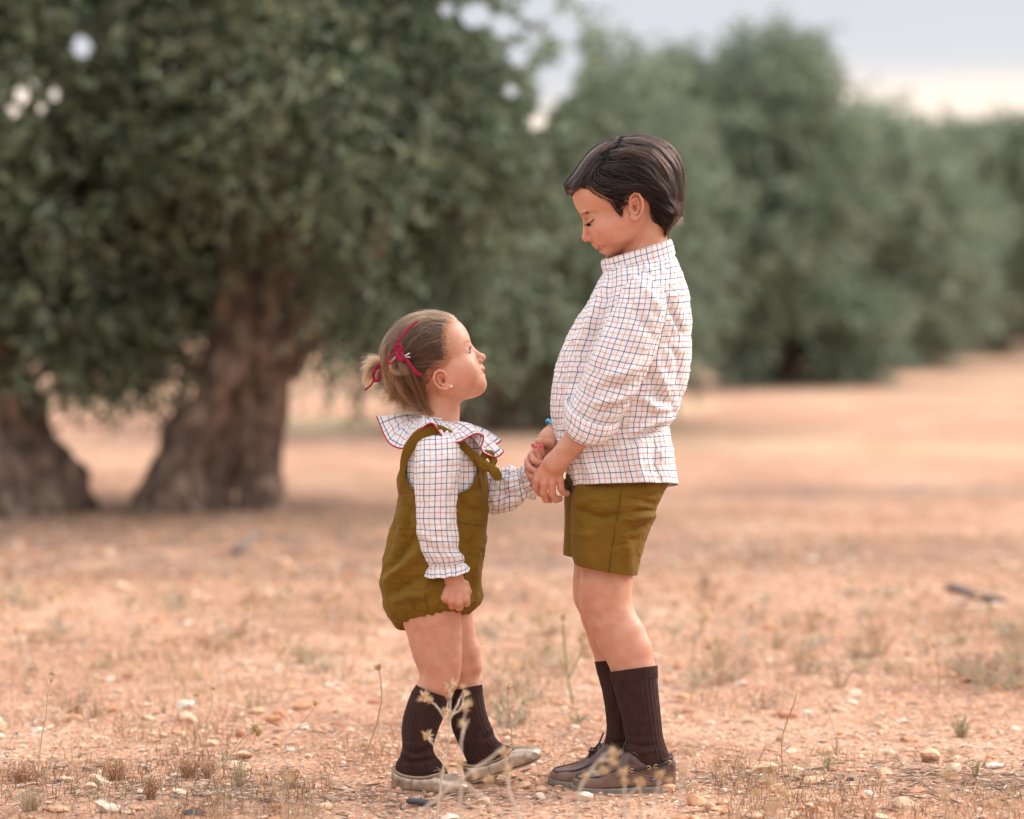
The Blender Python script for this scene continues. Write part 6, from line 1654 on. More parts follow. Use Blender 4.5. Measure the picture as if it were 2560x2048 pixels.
# ================================================================== GROUND COVER AND PLANTS
def ico(sub=1):
    import bmesh
    bm = bmesh.new(); bmesh.ops.create_icosphere(bm, subdivisions=sub, radius=1.0)
    V = np.array([v.co[:] for v in bm.verts]); F = np.array([[v.index for v in f.verts] for f in bm.faces]); bm.free(); return V, F
IV1, IF1 = ico(1); IV2, IF2 = ico(2)
def stone_mat(name, stops):
    return attr_ramp(name, 'rnd', stops, rough=.9, spec=.2, bump=.6, bscale=220, mult_noise=60)
M_PEB = stone_mat('limestone_pebbles', [(0, (.46, .22, .12)), (.3, (.62, .34, .20)), (.55, (.66, .44, .29)), (.8, (.68, .51, .37)), (.94, (.72, .60, .49)), (1, (.25, .19, .16))])
def rock(seed, V=IV2, F=IF2, angular=.5):
    r_ = np.random.RandomState(seed); v = V.copy()
    for _ in range(7):      # planar cuts give facets
        n = r_.normal(size=3); n /= np.linalg.norm(n); h = r_.uniform(.45, .85); dd = v @ n
        v -= np.maximum(dd - h, 0)[:, None] * n * angular * 1.8
    v *= (1 + .13 * vnoise(v + seed * 7, 1.7, seed))[:, None]
    return v
def gh(p): return float(ground_h(np.array([p[0]]), np.array([p[1]]))[0])
def xyh(x, y): return ground_h(np.asarray(x, float), np.asarray(y, float))

# --- countless pebbles and crumbs
def scatter(n, y0, y1, p=2.6, rs=RS, wide=.24):
    """more points close to the camera, roughly even in the picture"""
    u = rs.rand(n); q = 1 / (1 / y0 - u * (1 / y0 - 1 / y1)); y = q
    x = rs.uniform(-wide, wide, n) * y
    return x, y
rs = np.random.RandomState(5)
n = 26000
x, y = scatter(n, 4.15, 11.0)
cl = fbm(np.stack([x, y, 0 * x], -1), 1.6, 3, 77); keep = cl + rs.rand(n) * 1.4 > .05; x, y = x[keep], y[keep]; n = len(x)
size = .0020 + .0048 * rs.rand(n) ** 2.0 + .0065 * (rs.rand(n) ** 12); size *= np.clip(y / 4.6, .95, 1.9)
variants = [rock(s, IV1, IF1, .8) for s in range(12)]
k = rs.randint(0, 12, n); a = rs.rand(n) * 6.28; VV = np.stack(variants)[k]
c, s_ = np.cos(a)[:, None], np.sin(a)[:, None]
sx, sy, sz = rs.uniform(.75, 1.35, (3, n)); sz *= .66
X = VV[..., 0] * sx[:, None]; Yv = VV[..., 1] * sy[:, None]; Z = VV[..., 2] * sz[:, None]
P = np.stack([(X * c - Yv * s_) * size[:, None] + x[:, None], (X * s_ + Yv * c) * size[:, None] + y[:, None], Z * size[:, None] + (xyh(x, y) + size * .18)[:, None]], -1)
m_ = len(IV1)
F = (IF1[None] + (np.arange(n) * m_)[:, None, None]).reshape(-1, 3)
peb = make('gravel', P.reshape(-1, 3), F, M_PEB, cols={'rnd': np.repeat(np.clip(rs.beta(2.2, 2.4, n) + (rs.rand(n) > .985) * .6, 0, 1), m_)}, smooth=False)
tag(peb, kind='stuff')

# --- straw, twig and dead-leaf litter
rs = np.random.RandomState(15)
centres = [(gp(560, 1975), .34, .10, 900), (gp(150, 1960), .3, .12, 500), (gp(2420, 1965), .32, .10, 900), (gp(1080, 2015), .25, .08, 200), (gp(1800, 1950), .3, .08, 300), (gp(300, 1900), .4, .15, 250), (gp(2200, 1905), .4, .15, 200)]
lx, ly = scatter(2600, 4.15, 9.0, rs=rs)
for c_, rx, ry, k_ in centres:
    lx = np.concatenate([lx, c_[0] + rs.normal(size=k_) * rx * .5]); ly = np.concatenate([ly, c_[1] + rs.normal(size=k_) * ry])
ly = np.clip(ly, 4.1, None); n = len(lx); L = rs.uniform(.008, .034, n) * (1 + (rs.rand(n) > .95) * 1.8); w = rs.uniform(.0004, .0011, n); w[rs.rand(n) > .75] *= 2.6
a = rs.rand(n) * 6.28; el_ = rs.normal(size=n) * .13
dv = np.stack([np.cos(a) * np.cos(el_), np.sin(a) * np.cos(el_), np.sin(el_)], -1); sv = np.stack([-np.sin(a), np.cos(a), 0 * a], -1)
z = xyh(lx, ly) + .003 + np.abs(np.sin(el_)) * L * .5
cc = np.stack([lx, ly, z], -1); bend = rs.normal(size=n) * .12
rows_ = []
for t_ in (-.5, 0, .5):
    ctr = cc + dv * (t_ * L)[:, None] + sv * (bend * L * (t_ ** 2) * 2)[:, None]
    ww = w * (1 if t_ == 0 else .6)
    rows_ += [ctr + sv * ww[:, None], ctr + np.array([0, 0, 1]) * ww[:, None] * .9, ctr - sv * ww[:, None], ctr - np.array([0, 0, 1]) * ww[:, None] * .5]
P = np.stack(rows_, 1)
f0 = []
for r_ in (0, 4):
    for j_ in range(4): f0.append([r_ + j_, r_ + (j_ + 1) % 4, r_ + 4 + (j_ + 1) % 4, r_ + 4 + j_])
f0 = np.array(f0); F = (f0[None] + (np.arange(n) * 12)[:, None, None]).reshape(-1, 4)
M_STRAW = attr_ramp('dry_litter', 'rnd', [(0, (.10, .065, .045)), (.35, (.24, .16, .11)), (.7, (.42, .31, .22)), (1, (.60, .50, .40))], .85)
tag(make('dry_litter', P.reshape(-1, 3), F, M_STRAW, cols={'rnd': np.repeat(rs.rand(n), 12)}), kind='stuff')

# --- fine dry grass and stubble, nobody could count it
rs = np.random.RandomState(16)
n = 30000
gx, gy = scatter(n, 4.2, 11.5, rs=rs)
dens = fbm(np.stack([gx, gy * .8, 0 * gx], -1), 2.3, 3, 91) + .45 * fbm(np.stack([gx, gy, 0 * gx], -1), 9, 2, 92)
kp = (dens + .25 * rs.normal(size=n) > .32) & ~((np.abs(gx - .02) < .36) & (gy < 4.85))
gx, gy, dens = gx[kp], gy[kp], dens[kp]; n = len(gx)
Lg = rs.uniform(.012, .05, n) * (1 + .5 * (rs.rand(n) > .9)); wg = rs.uniform(.0005, .0010, n) * (gy / 5)
az_ = rs.rand(n) * 6.28; ln_ = rs.uniform(.1, .9, n)
tip = np.stack([np.cos(az_) * ln_, np.sin(az_) * ln_, np.ones(n)], -1) * Lg[:, None] * np.array([1, 1, .8])
bz = xyh(gx, gy); B0 = np.stack([gx, gy, bz], -1); sd_ = np.stack([np.ones(n), np.zeros(n), np.zeros(n)], -1) * wg[:, None]
Md = B0 + tip * [.35, .35, .6]
P = np.stack([B0 - sd_, B0 + sd_, Md + sd_ * .8, Md - sd_ * .8, B0 + tip], 1)
q4 = np.array([[0, 1, 2, 3]]); q3 = np.array([[3, 2, 4]]); o5 = (np.arange(n) * 5)[:, None, None]
M_GRASS = attr_ramp('dry_grass', 'rnd', [(0, (.20, .095, .05)), (.3, (.38, .22, .12)), (.7, (.58, .42, .25)), (.92, (.68, .55, .36)), (1, (.26, .30, .14))], .85, .25)
tag(make('dry_grass', P.reshape(-1, 3), [(q4[None] + o5).reshape(-1, 4), (q3[None] + o5).reshape(-1, 3)], M_GRASS, cols={'rnd': np.repeat(np.clip(rs.rand(n) * .8 + .25 * vnoise(B0, 3, 4), 0, 1), 5)}), kind='stuff')

# --- loose stones one can pick out
GREYD = simple('dark_grey_stone', (.085, .080, .085), .85, .6, 180, .25, 50)
def mk_stone(px, py, w, h, label, seed, colr=None, mat=None, rot=None, sink=.22, dpth=.8, group=None):
    g = gp(px, py + h * .35); sc_ = g[1] / F_PX; r_ = np.random.RandomState(seed)
    v = rock(seed); ang_ = r_.rand() * 6.28 if rot is None else rot
    ca, sa = math.cos(ang_), math.sin(ang_)
    v = v / np.abs(v).max(0)
    v = v * np.array([w * .5 * sc_, w * .5 * dpth * sc_, h * .5 * sc_])
    tilt = r_.uniform(-.2, .2); v = np.stack([v[:, 0] * math.cos(tilt) + v[:, 2] * math.sin(tilt), v[:, 1], -v[:, 0] * math.sin(tilt) + v[:, 2] * math.cos(tilt)], 1)
    b = np.array([g[0], g[1], gh(g) + h * .5 * sc_ * (1 - sink * 1.2)])
    o = make('stone', v + b, IF2, mat or M_PEB, cols={'rnd': np.full(len(v), .5 if colr is None else colr)}, smooth=False, base=b)
    tag(o, label, 'stone', group); return o
NAMED = [
 (1906, 1924, 78, 34, 'pale orange blocky stone on the soil well right of the boy', .55), (1990, 1922, 44, 17, 'long pale stone just right of the blocky orange one', .8),
 (2211, 1940, 46, 20, 'ochre oblong stone standing clear on bare red soil at the right', .42), (2057, 1870, 48, 24, 'rounded orange stone behind the pale long one', .38),
 (2328, 1886, 56, 44, 'big half-blurred pinkish stone towards the right edge', .5), (2125, 1953, 22, 18, 'small dark pointed stone on the open soil at the right', None),
 (1743, 2003, 56, 34, 'brown-orange stone in the foreground right of the boy', .28), (1775, 2018, 30, 26, 'tan pebble leaning on the brown-orange foreground stone', .45),
 (2059, 2007, 32, 22, 'greenish tan round stone low in the foreground at the right', .6), (1668, 1968, 44, 28, 'rough orange stone touching the heel of the near boat shoe', .33),
 (1458, 1990, 50, 28, 'stone with a bright white broken tip before the boat shoes', .9), (1207, 2003, 50, 26, 'smooth peach stone in the foreground between the children', .62),
 (1352, 1989, 34, 20, 'white-edged flake just left of the white-tipped stone', .85), (484, 2030, 66, 24, 'flat dark grey stone at the bottom edge, left of the girl', None),
 (267, 2018, 72, 38, 'large pale rounded stone at the bottom left', .86), (447, 1978, 46, 20, 'pale pink stone lying in the grey twig litter', .72), (601, 1834, 26, 22, 'small rusty brown stone left of the girl, further back', .05),
 (463, 1765, 52, 28, 'blurred cream stone in the middle ground at the left', .92), (160, 1942, 46, 20, 'flat sand-coloured stone at the left edge of the twig litter', .66), (228, 1964, 34, 22, 'greyish rounded stone beside the red-brown weeds', .7),
 (150, 2025, 60, 26, 'wide orange slab in the bottom left corner', .35), (805, 2017, 54, 24, 'cream and orange stone at the bottom, left of the near flat shoe', .6), (1120, 2038, 60, 22, 'whitish slab at the very bottom below the girl', .9),
 (1000, 1968, 26, 18, 'little orange stone under the heel of the near flat shoe', .45), (1066, 1976, 24, 16, 'small orange crumb beside the sole of the near flat shoe', .35), (1761, 1455, 34, 22, 'blurred grey stone far behind the boy', None),
 (2480, 1915, 60, 18, 'bone-white jagged chip near the right edge', .95), (2385, 1930, 42, 26, 'pale broken stone beside a little green weed at the right', .8), (95, 1826, 40, 16, 'flat white stone in the soil at the far left', .9),
 (1310, 1962, 40, 24, 'tan stone between the two pairs of shoes', .5), (1352, 1972, 34, 20, 'orange stone just before the toe of the far boat shoe', .38), (2100, 1770, 40, 14, 'low tan stone in the blurred ground at the right', .55)]
for i, (px, py, w_, h_, lb, co_) in enumerate(NAMED):
    mk_stone(px, py, w_, h_, lb, 100 + i, co_, GREYD if co_ is None else None)
rs = np.random.RandomState(25)
protos = []
for i in range(8):
    v = rock(300 + i); v = v / np.abs(v).max(0); v[:, 2] *= .6
    b = np.zeros(3); o = make('stone', v * .01, IF2, M_PEB, cols={'rnd': np.full(len(v), (i + .5) / 8 * .95)}, smooth=False, base=b); protos.append(o)
n = 0; tot = 268
xs, ys_ = scatter(900, 4.2, 9.5, rs=rs, wide=.22)
def blocked(x_, y_): return -.30 < x_ < .33 and 4.45 < y_ < 4.78
used = set()
for x_, y_ in zip(xs, ys_):
    if blocked(x_, y_): continue
    if n >= tot: break
    i = rs.randint(0, 8); o = protos[i]
    if i in used: o = o.copy(); COL.objects.link(o)
    used.add(i)
    s0 = rs.uniform(.75, 1.7) * (y_ / 4.5) ** .8 * (1.5 if rs.rand() > .9 else 1)
    z_ = float(xyh([x_], [y_])[0])
    o.location = (x_, y_, z_ + .0022 * s0); o.scale = (s0, s0 * rs.uniform(.7, 1), s0 * rs.uniform(.7, 1.1)); o.rotation_euler = (rs.uniform(-.2, .2), rs.uniform(-.2, .2), rs.rand() * 6.28)
    tag(o, 'small weathered limestone pebble strewn over the red soil', 'pebble', 'pebbles strewn over the soil'); o.name = 'pebble'
    n += 1

# --- a piece of black pipe, sticks
M_PIPE = simple('dark_grey_plastic', (.055, .055, .065), .45)
M_STICK = simple('weathered_grey_wood', (.20, .155, .13), .9, .6, 120, .3, 40)
g = gp(1050, 2016); sc_ = g[1] / F_PX
a = Acc(); a.tube(np.array([(g[0] - 34 * sc_, g[1] + .010, .0075), (g[0] - 28 * sc_, g[1] + .008, .0085), (g[0] + 10 * sc_, g[1], .007), (g[0] + 40 * sc_, g[1] - .01, .004)]), np.array([.003, .0062, .0062, .004]), 12)
tag(a.build('drip_pipe', M_PIPE, base=g), 'short piece of dark grey irrigation pipe in the gravel before the girl', 'pipe')
for (x0_, y0_, x1_, y1_, r_, lb) in ((2375, 1472, 2508, 1507, .016, 'long grey stick lying far back at the right'), (1715, 1955, 1880, 1948, .0022, 'thin dark twig lying on the soil right of the boat shoes'),
                                     (2030, 1966, 2190, 1972, .0018, 'dark thin twig on the bare soil at the lower right'), (590, 1370, 650, 1330, .018, 'blurred dark branch on the ground behind the girl, before the big trunk'),
                                     (330, 1985, 470, 1995, .0022, 'grey curved twig at the bottom left below the weeds')):
    p, q_ = gp(x0_, y0_), gp(x1_, y1_); t = np.linspace(0, 1, 9)[:, None]; S = p + (q_ - p) * t; S[:, 2] = xyh(S[:, 0], S[:, 1]) + r_ * .7 + .001 + .002 * np.sin(t[:, 0] * 9); S[:, 1] += .006 * np.sin(t[:, 0] * 5)
    a = Acc(); a.tube(S, np.linspace(r_, r_ * .55, 9), 7); tag(a.build('stick', M_STICK, base=p), lb, 'stick')

# --- dry thistles
M_STEM = attr_ramp('dry_stem', 'rnd', [(0, (.42, .28, .17)), (1, (.64, .50, .37))], .8)
M_STEMG = attr_ramp('pale_stem', 'rnd', [(0, (.50, .40, .31)), (1, (.66, .57, .47))], .8)
M_HEAD = attr_ramp('dry_thistle_head', 'rnd', [(0, (.42, .24, .09)), (.5, (.62, .42, .21)), (1, (.80, .67, .48))], .8, .15)
def head_mesh(acc, p, dirv, r, seed, spikes=26):
    r_ = np.random.RandomState(seed); d_ = np.asarray(dirv, float); d_ /= np.linalg.norm(d_)
    u = np.cross(d_, [.3, .2, 1.0]); u /= np.linalg.norm(u); v = np.cross(d_, u)
    th = np.linspace(0, 2 * np.pi, 9)[:-1]; prof = [(-.9, .15), (-.6, .62), (-.1, .80), (.35, .6), (.6, .2)]
    V = np.vstack([p + d_ * (h * r * .8) + (np.cos(th)[:, None] * u + np.sin(th)[:, None] * v) * rr * r * .7 for h, rr in prof])
    acc.add(V, grid_faces(5, 8), .25)
    for k_ in range(spikes):
        a_ = r_.rand() * 6.28; e_ = r_.uniform(-.3, 1.25); n_ = math.cos(e_) * (math.cos(a_) * u + math.sin(a_) * v) + math.sin(e_) * d_
        b_ = p + n_ * r * .45; tip = p + n_ * r * r_.uniform(1.15, 1.75); s2 = np.cross(n_, r_.normal(size=3)); s2 /= np.linalg.norm(s2) + 1e-9; w_ = r * .17
        acc.add(np.array([b_ + s2 * w_, b_ - s2 * w_, tip, b_ + np.cross(n_, s2) * w_]), np.array([[0, 1, 2], [1, 3, 2], [3, 0, 2]]), r_.uniform(.4, 1))
def thistle(Y, stems, heads, label, group=None, mat=None, rad=1.5, seed=0):
    """stems: polylines of photo pixels at distance Y (the first one starts on the ground); heads (px,py,radius px)"""
    r_ = np.random.RandomState(seed)
    s0 = Y / F_PX
    base = at(stems[0][0][0], HOR + CAM_H * F_PX / Y, Y); base[2] = 0
    acc = Acc()
    for i, st_ in enumerate(stems):
        P_ = np.array([at(a_, b_, Y) for a_, b_ in st_]); P_[:, 1] += np.cumsum(r_.normal(size=len(P_)) * .006) - 0
        if i == 0: P_ = np.vstack([base + [0, 0, -.01], P_])
        P_ = cr_interp(P_, max(6, 5 * len(P_))); P_ += r_.normal(size=P_.shape) * .0006
        acc.tube(P_, 1.35 * np.linspace(rad, rad * .6, len(P_)) * s0 * (1 if i == 0 else .75), 6, c=r_.rand())
    o = acc.build('dry_thistle', mat or M_STEM, base=base); tag(o, label, 'dry weed', group)
    for j, (hx, hy, hr) in enumerate(heads):
        p = at(hx, hy, Y); p[1] += r_.uniform(-.01, .01); ac = Acc(); head_mesh(ac, p, (r_.normal() * .4, -.3, 1), hr * s0 * 1.4, seed * 10 + j)
        ac.build('seed_head', M_HEAD, o, smooth=False)
    return o
thistle(4.12, [[(1092, 2060), (1100, 1980), (1112, 1900), (1124, 1845), (1124, 1800), (1127, 1722)], [(1122, 1815), (1108, 1790), (1090, 1765), (1066, 1748)], [(1116, 1890), (1098, 1872), (1070, 1844)], [(1124, 1800), (1140, 1770), (1152, 1745), (1160, 1728)], [(1126, 1790), (1150, 1772), (1163, 1736)], [(1126, 1780), (1124, 1762), (1120, 1752)]],
        [(1128, 1714, 11), (1061, 1744, 11), (1066, 1840, 10), (1159, 1716, 6), (1164, 1736, 6.5), (1126, 1741, 5), (1116, 1778, 8), (1076, 1750, 6)], 'pale dry thistle with star heads rising before the socks of the girl', seed=1, mat=M_STEMG, rad=2.4)
thistle(3.86, [[(1150, 2060), (1152, 1960), (1154, 1860), (1160, 1800), (1166, 1764)], [(1156, 1840), (1172, 1800)], [(1153, 1950), (1140, 1900)]], [(1160, 1770, 9), (1172, 1762, 8), (1156, 1812, 8)], 'blurred thistle with clustered heads before the far sock of the girl', seed=2, mat=M_STEMG, rad=2.4)
thistle(3.80, [[(1300, 2060), (1276, 1990), (1268, 1930), (1262, 1890)], [(1268, 1930), (1282, 1905)]], [(1262, 1884, 12), (1270, 1925, 8)], 'blurred thistle in front of the lifted toe of the girl', seed=3, mat=M_STEMG, rad=3)
thistle(3.75, [[(1040, 2060), (1090, 2000), (1150, 1950), (1220, 1900), (1262, 1868)], [(1150, 1950), (1200, 1990), (1280, 2060)]], [(1190, 1936, 9), (1224, 1950, 10), (1150, 1912, 9)], 'blurred crossing thistle stems low between the children', seed=4, mat=M_STEMG, rad=3.2)
thistle(3.70, [[(1440, 2060), (1450, 1975), (1480, 1930), (1508, 1896), (1530, 1884)], [(1480, 1930), (1500, 1935), (1508, 1930)], [(1500, 1905), (1535, 1900), (1556, 1882)]], [(1534, 1886, 12), (1508, 1930, 10), (1530, 1906, 10), (1462, 1940, 8)], 'blurred branching thistle in front of the boat shoes', seed=5, mat=M_STEMG, rad=3.4)
thistle(3.78, [[(1565, 2060), (1562, 2000), (1560, 1940)], [(1562, 2000), (1596, 1966)]], [(1560, 1934, 10), (1562, 1956, 8)], 'blurred single-stemmed thistle before the near boat shoe', seed=6, mat=M_STEMG, rad=3.0)
thistle(3.80, [[(1606, 2060), (1602, 2010), (1600, 1962)]], [(1600, 1956, 10)], 'short blurred thistle right of the one before the near boat shoe', seed=7, mat=M_STEMG, rad=3.0)
thistle(3.74, [[(1640, 2060), (1636, 2010), (1650, 1952)], [(1640, 2000), (1672, 1965)]], [(1650, 1942, 10), (1672, 1950, 7)], 'blurred thistle before the heel of the near boat shoe', seed=8, mat=M_STEMG, rad=2.6)
thistle(3.55, [[(1700, 2060), (1704, 1980), (1700, 1900), (1712, 1830)], [(1704, 1960), (1730, 1890)]], [(1706, 1930, 8), (1712, 1880, 7), (1730, 1880, 7)], 'very blurred pale weed right of the boat shoes', seed=9, mat=M_STEMG, rad=2.4)
thistle(3.45, [[(1930, 2060), (1922, 2000), (1920, 1960)], [(1930, 2040), (1960, 1990)], [(1926, 2030), (1890, 1985)]], [(1920, 1952, 12), (1962, 1985, 10), (1888, 1980, 9), (1940, 2010, 9)], 'blurred tan weed at the bottom right of the boy', seed=10, rad=2.4)
thistle(3.45, [[(2372, 2060), (2366, 1990), (2372, 1920), (2376, 1860)]], [(2372, 1940, 12), (2366, 1990, 11), (2376, 1880, 9)], 'tall blurred pale weed near the bottom right corner', seed=11, rad=3)
thistle(3.6, [[(715, 2060), (706, 2000), (722, 1950)], [(706, 2010), (690, 1975)]], [(722, 1946, 9), (690, 1970, 8)], 'blurred weed at the bottom, left of the girl', seed=12, rad=2.4)
thistle(4.84, [[(905, 1905), (925, 1860), (944, 1800), (954, 1740), (950, 1690), (946, 1675)]], [(946, 1667, 9)], 'single tall ochre thistle just left of the girl', seed=13, rad=1.9)
thistle(4.92, [[(1280, 1862), (1278, 1810), (1270, 1760), (1271, 1726)]], [(1271, 1720, 7)], 'thin brown thistle between the children', seed=14, rad=1.6)
thistle(4.76, [[(98, 1924), (104, 1850), (115, 1790), (122, 1730), (131, 1690)], [(122, 1740), (131, 1732)], [(103, 1890), (92, 1876)]], [(132, 1683, 6), (128, 1704, 4)], 'tall thin stem at the far left with a tiny dry head', seed=15, rad=1.7)
thistle(4.62, [[(509, 1976), (540, 1935), (580, 1880), (612, 1840), (626, 1830)], [(560, 1915), (563, 1925)]], [(638, 1818, 9), (645, 1830, 8), (633, 1828, 7), (561, 1914, 5)], 'leaning pale weed with a bushy head left of the girl', seed=16, rad=1.9)
thistle(4.66, [[(705, 1966), (690, 1925), (662, 1875), (645, 1842)]], [(646, 1834, 8)], 'thin weed leaning left against the bushy-headed one', seed=17, rad=1.5)
thistle(4.9, [[(192, 1890), (200, 1840), (212, 1790), (221, 1766)]], [], 'bare reddish stem second from the left edge', seed=18, rad=1.5)
thistle(5.08, [[(518, 1852), (522, 1800), (530, 1760), (532, 1726)], [(507, 1820), (498, 1780), (492, 1742)]], [(532, 1722, 6), (491, 1738, 6)], 'pair of greenish stems left of the girl, slightly blurred', seed=19, rad=2.2)
thistle(5.0, [[(693, 1876), (712, 1846), (745, 1820), (770, 1790), (788, 1764)], [(745, 1820), (790, 1800), (835, 1786)]], [(789, 1760, 6), (838, 1782, 5)], 'forked dry twiggy weed right of the bushy-headed one', seed=20, rad=1.6)
thistle(4.72, [[(1956, 1925), (1954, 1860), (1966, 1810), (1980, 1770), (1994, 1728)]], [], 'bare pale stem standing right of the boy', seed=21, rad=1.6)
thistle(4.86, [[(2094, 1874), (2090, 1840), (2078, 1800), (2069, 1776)]], [(2069, 1776, 3)], 'short leaning brown stem right of the bare pale one', seed=22, rad=1.5)
thistle(5.2, [[(1844, 1820), (1826, 1790), (1812, 1755), (1798, 1720)]], [], 'blurred arched stem behind the boy to the right', seed=23, rad=1.6)
thistle(5.6, [[(1440, 1790), (1420, 1700), (1412, 1620), (1408, 1556)], [(1420, 1700), (1450, 1640), (1460, 1600)]], [(1408, 1545, 9), (1452, 1600, 8), (1462, 1585, 7)], 'greenish tall weed between the legs of the children, out of focus', seed=24, mat=attr_ramp('green_stem', 'rnd', [(0, (.20, .24, .11)), (1, (.30, .32, .16))], .8), rad=2.6)
rs = np.random.RandomState(35)
BG = [(350, 1660), (620, 1640), (150, 1600), (330, 1560), (720, 1680), (820, 1600), (840, 1560), (560, 1600), (240, 1720), (1230, 1640), (1330, 1700), (1300, 1600), (1390, 1740), (1860, 1640), (2000, 1700), (2150, 1560), (2270, 1640), (2440, 1560), (2080, 1600), (2500, 1700), (1800, 1700), (700, 1560), (440, 1700), (1345, 1630), (2350, 1740), (60, 1700), (900, 1640), (1750, 1610)]
T1_ = ['', 'first', 'second', 'third', 'fourth', 'fifth', 'sixth', 'seventh', 'eighth', 'ninth']
ORD = T1_[1:] + ['tenth', 'eleventh', 'twelfth', 'thirteenth', 'fourteenth', 'fifteenth', 'sixteenth', 'seventeenth', 'eighteenth', 'nineteenth', 'twentieth'] + ['twenty-' + w for w in T1_[1:]]
for i, (px, py) in enumerate(BG):
    Yb = CAM_H * F_PX / (py - HOR); hgt = rs.uniform(60, 130) * 6.0 / Yb
    st_ = [[(px + rs.normal() * 4, py), (px + rs.normal() * 8, py - hgt * .5), (px + rs.normal() * 22, py - hgt)]]
    hd = [(st_[0][-1][0], st_[0][-1][1] - 4, rs.uniform(5, 8))]
    for k_ in range(rs.randint(1, 4)):
        e_ = (px + rs.normal() * 34, py - hgt * rs.uniform(.5, .95)); st_.append([(px, py - hgt * .35), ((px + e_[0]) / 2 + 4, (py - hgt * .35 + e_[1]) / 2), e_]); hd.append((e_[0], e_[1] - 3, rs.uniform(4, 7)))
    thistle(Yb, st_, hd, 'out-of-focus dry thistle behind the children, ' + ORD[sorted(p[0] for p in BG).index(px)] + ' of its kind from the left', 'out-of-focus thistles behind the children', seed=50 + i, rad=1.7, mat=M_STEMG if i % 2 else M_STEM)

# --- low weeds: tufts of stems with tiny leaves
M_WRED = attr_ramp('russet_weed', 'rnd', [(0, (.22, .085, .045)), (.6, (.44, .21, .12)), (1, (.60, .37, .23))], .8, .2)
M_WGRN = attr_ramp('small_green_leaves', 'rnd', [(0, (.09, .15, .055)), (.6, (.22, .30, .13)), (1, (.42, .46, .26))], .7, .25)
M_WPAL = attr_ramp('faded_sage_weed', 'rnd', [(0, (.28, .24, .13)), (.6, (.48, .41, .25)), (1, (.66, .55, .38))], .8, .2)
def tuft_mesh(w, h, nst, seed, leaf=.0032, upright=.5):
    """returns stem acc and leaf acc centred on origin"""
    r_ = np.random.RandomState(seed); st_, lf = Acc(), Acc()
    for i in range(nst):
        a_ = r_.rand() * 6.28; ln = h * r_.uniform(.55, 1.05); sp = w * .5 * r_.rand() ** .7
        tip = np.array([math.cos(a_) * sp, math.sin(a_) * sp, ln * (1 - .25 * sp / (w * .5 + 1e-6))]); b_ = tip * [.25, .25, 0]
        S = cr_interp(np.array([b_ + [0, 0, -.004], b_ * .4 + tip * .5 * [.8, .8, 1], tip]), 7); S += r_.normal(size=S.shape) * ln * .02
        st_.tube(S, np.linspace(.0007, .0003, 7) * (h / .03) ** .5, 4, c=r_.rand() * .6, caps=False)
        for k_ in range(11):
            t_ = r_.uniform(.25, 1.0); p = S[min(6, int(t_ * 6))] + r_.normal(size=3) * leaf * .35
            n_ = r_.normal(size=3) + [0, 0, .6]; n_ /= np.linalg.norm(n_); s2 = np.cross(n_, r_.normal(size=3)); s2 /= np.linalg.norm(s2); ll = leaf * r_.uniform(.6, 1.4)
            lf.add(np.array([p, p + n_ * ll * .5 + s2 * ll * .26, p + n_ * ll, p + n_ * ll * .5 - s2 * ll * .26]), np.array([[0, 1, 2, 3]]), r_.rand())
    return st_, lf
def weed(px, py, w, h, nst, label, mat, seed, group=None, leaf=.0050, stem=None):
    g = gp(px, py); s0 = g[1] / F_PX; g[2] = gh(g)
    st_, lf = tuft_mesh(w * s0, h * s0, int(nst * (1.9 if mat is M_WRED else 1.25)), seed, leaf if mat is M_WRED else .0036)
    for q_ in (st_, lf): q_.V = [v + g for v in q_.V]
    o = st_.build('low_weed', stem or M_STEM, base=g); tag(o, label, 'weed', group)
    lf.build('leaves', mat, o, smooth=False); return o
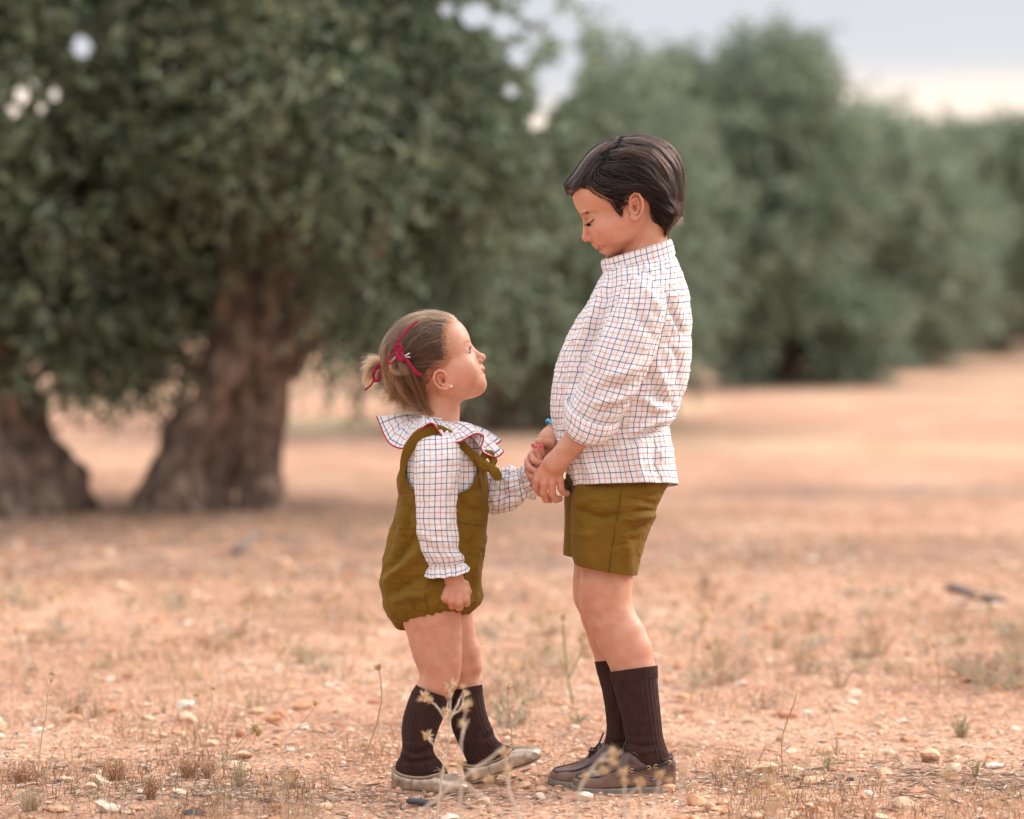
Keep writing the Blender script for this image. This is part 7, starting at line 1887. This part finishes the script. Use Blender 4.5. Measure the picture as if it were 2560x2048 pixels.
for i, (px, py, w_, h_, ns_, lb, mt) in enumerate([
    (60, 1950, 150, 60, 30, 'russet dry weed spreading at the left edge', M_WRED), (290, 1950, 90, 66, 26, 'russet weed clump left of the grey twig litter', M_WRED), (378, 1998, 60, 70, 22, 'darker russet weed standing in the grey twig litter', M_WRED),
    (470, 1940, 100, 66, 26, 'mixed russet and green weed above the twig litter', M_WRED), (520, 1945, 60, 62, 14, 'small russet sprig right of the mixed weed', M_WRED), (602, 1968, 62, 92, 20, 'fresh green upright weed left of the girl', M_WGRN),
    (556, 1910, 20, 34, 5, 'tiny green sprig beside the leaning pale weed', M_WGRN), (75, 2030, 110, 76, 26, 'pale sage weed in the bottom left corner', M_WPAL), (725, 1972, 60, 66, 14, 'sparse brown weed with few green tips left of the near flat shoe', M_WRED),
    (1084, 1946, 42, 40, 8, 'tiny green sprig before the near flat shoe', M_WGRN), (1235, 1950, 22, 24, 5, 'tiny green sprig under the lifted shoe of the girl', M_WGRN), (2403, 1835, 92, 68, 30, 'sage-green bushy weed in the right of the picture', M_WGRN),
    (2070, 1926, 64, 44, 14, 'dark green low weed right of the pale stone', M_WGRN), (2092, 1890, 40, 60, 10, 'brownish weed with one green tip at the right', M_WPAL), (2440, 1950, 36, 60, 12, 'little green-brown weed beside a pale broken stone', M_WGRN),
    (272, 2030, 24, 44, 8, 'brown sprig in front of the large pale stone', M_WPAL), (240, 1800, 70, 60, 16, 'blurred sage and russet tuft in the left middle ground', M_WPAL), (188, 1800, 50, 44, 14, 'blurred russet tuft beside the sage one at the left', M_WRED),
    (1300, 1800, 70, 50, 16, 'blurred sage weed between the shoes, further back', M_WPAL), (1445, 1800, 90, 40, 18, 'blurred green weed behind the boat shoes', M_WGRN), (410, 1790, 40, 50, 8, 'blurred thin sage tuft left of the cream stone', M_WPAL)]):
    weed(px, py, w_, h_, ns_, lb, mt, 400 + i)
mats = [M_WRED, M_WPAL, M_WGRN, M_WPAL, M_WRED]
protos = []
for i in range(7):
    st_, lf = tuft_mesh(.15, .06 + .012 * (i % 3), 18, 500 + i, .0055)
    o = st_.build('grass_tuft', M_STEM if i % 2 else M_STEMG, base=np.zeros(3)); lf.build('leaves', mats[i % 5], o, smooth=False); protos.append(o)
rs = np.random.RandomState(45); first = set()
sp = [(rs.uniform(-40, 2600), 1480 + 330 * rs.rand() ** 1.2) for _ in range(70)] + [(rs.uniform(1650, 2560), rs.uniform(1560, 1720)) for _ in range(24)] + [(rs.uniform(1130, 1420), rs.uniform(1560, 1760)) for _ in range(16)] + [(rs.uniform(2380, 2560), rs.uniform(1660, 1740)) for _ in range(8)]
for px, py in sp:
    g = gp(px, py)
    if blocked(g[0], g[1]): continue
    i = rs.randint(0, 7); src = protos[i]
    if i in first:
        o = src.copy(); COL.objects.link(o)
        for ch in src.children:
            c2 = ch.copy(); COL.objects.link(c2); c2.parent = o
    else: o = src; first.add(i)
    o.location = (g[0], g[1], gh(g)); s0 = rs.uniform(.55, 1.25); o.scale = (s0, s0, s0 * rs.uniform(.7, 1.3)); o.rotation_euler = (0, 0, rs.rand() * 6.28)
    tag(o, 'low dry tuft out of focus in the ground behind the children', 'tuft', 'dry tufts behind the children');
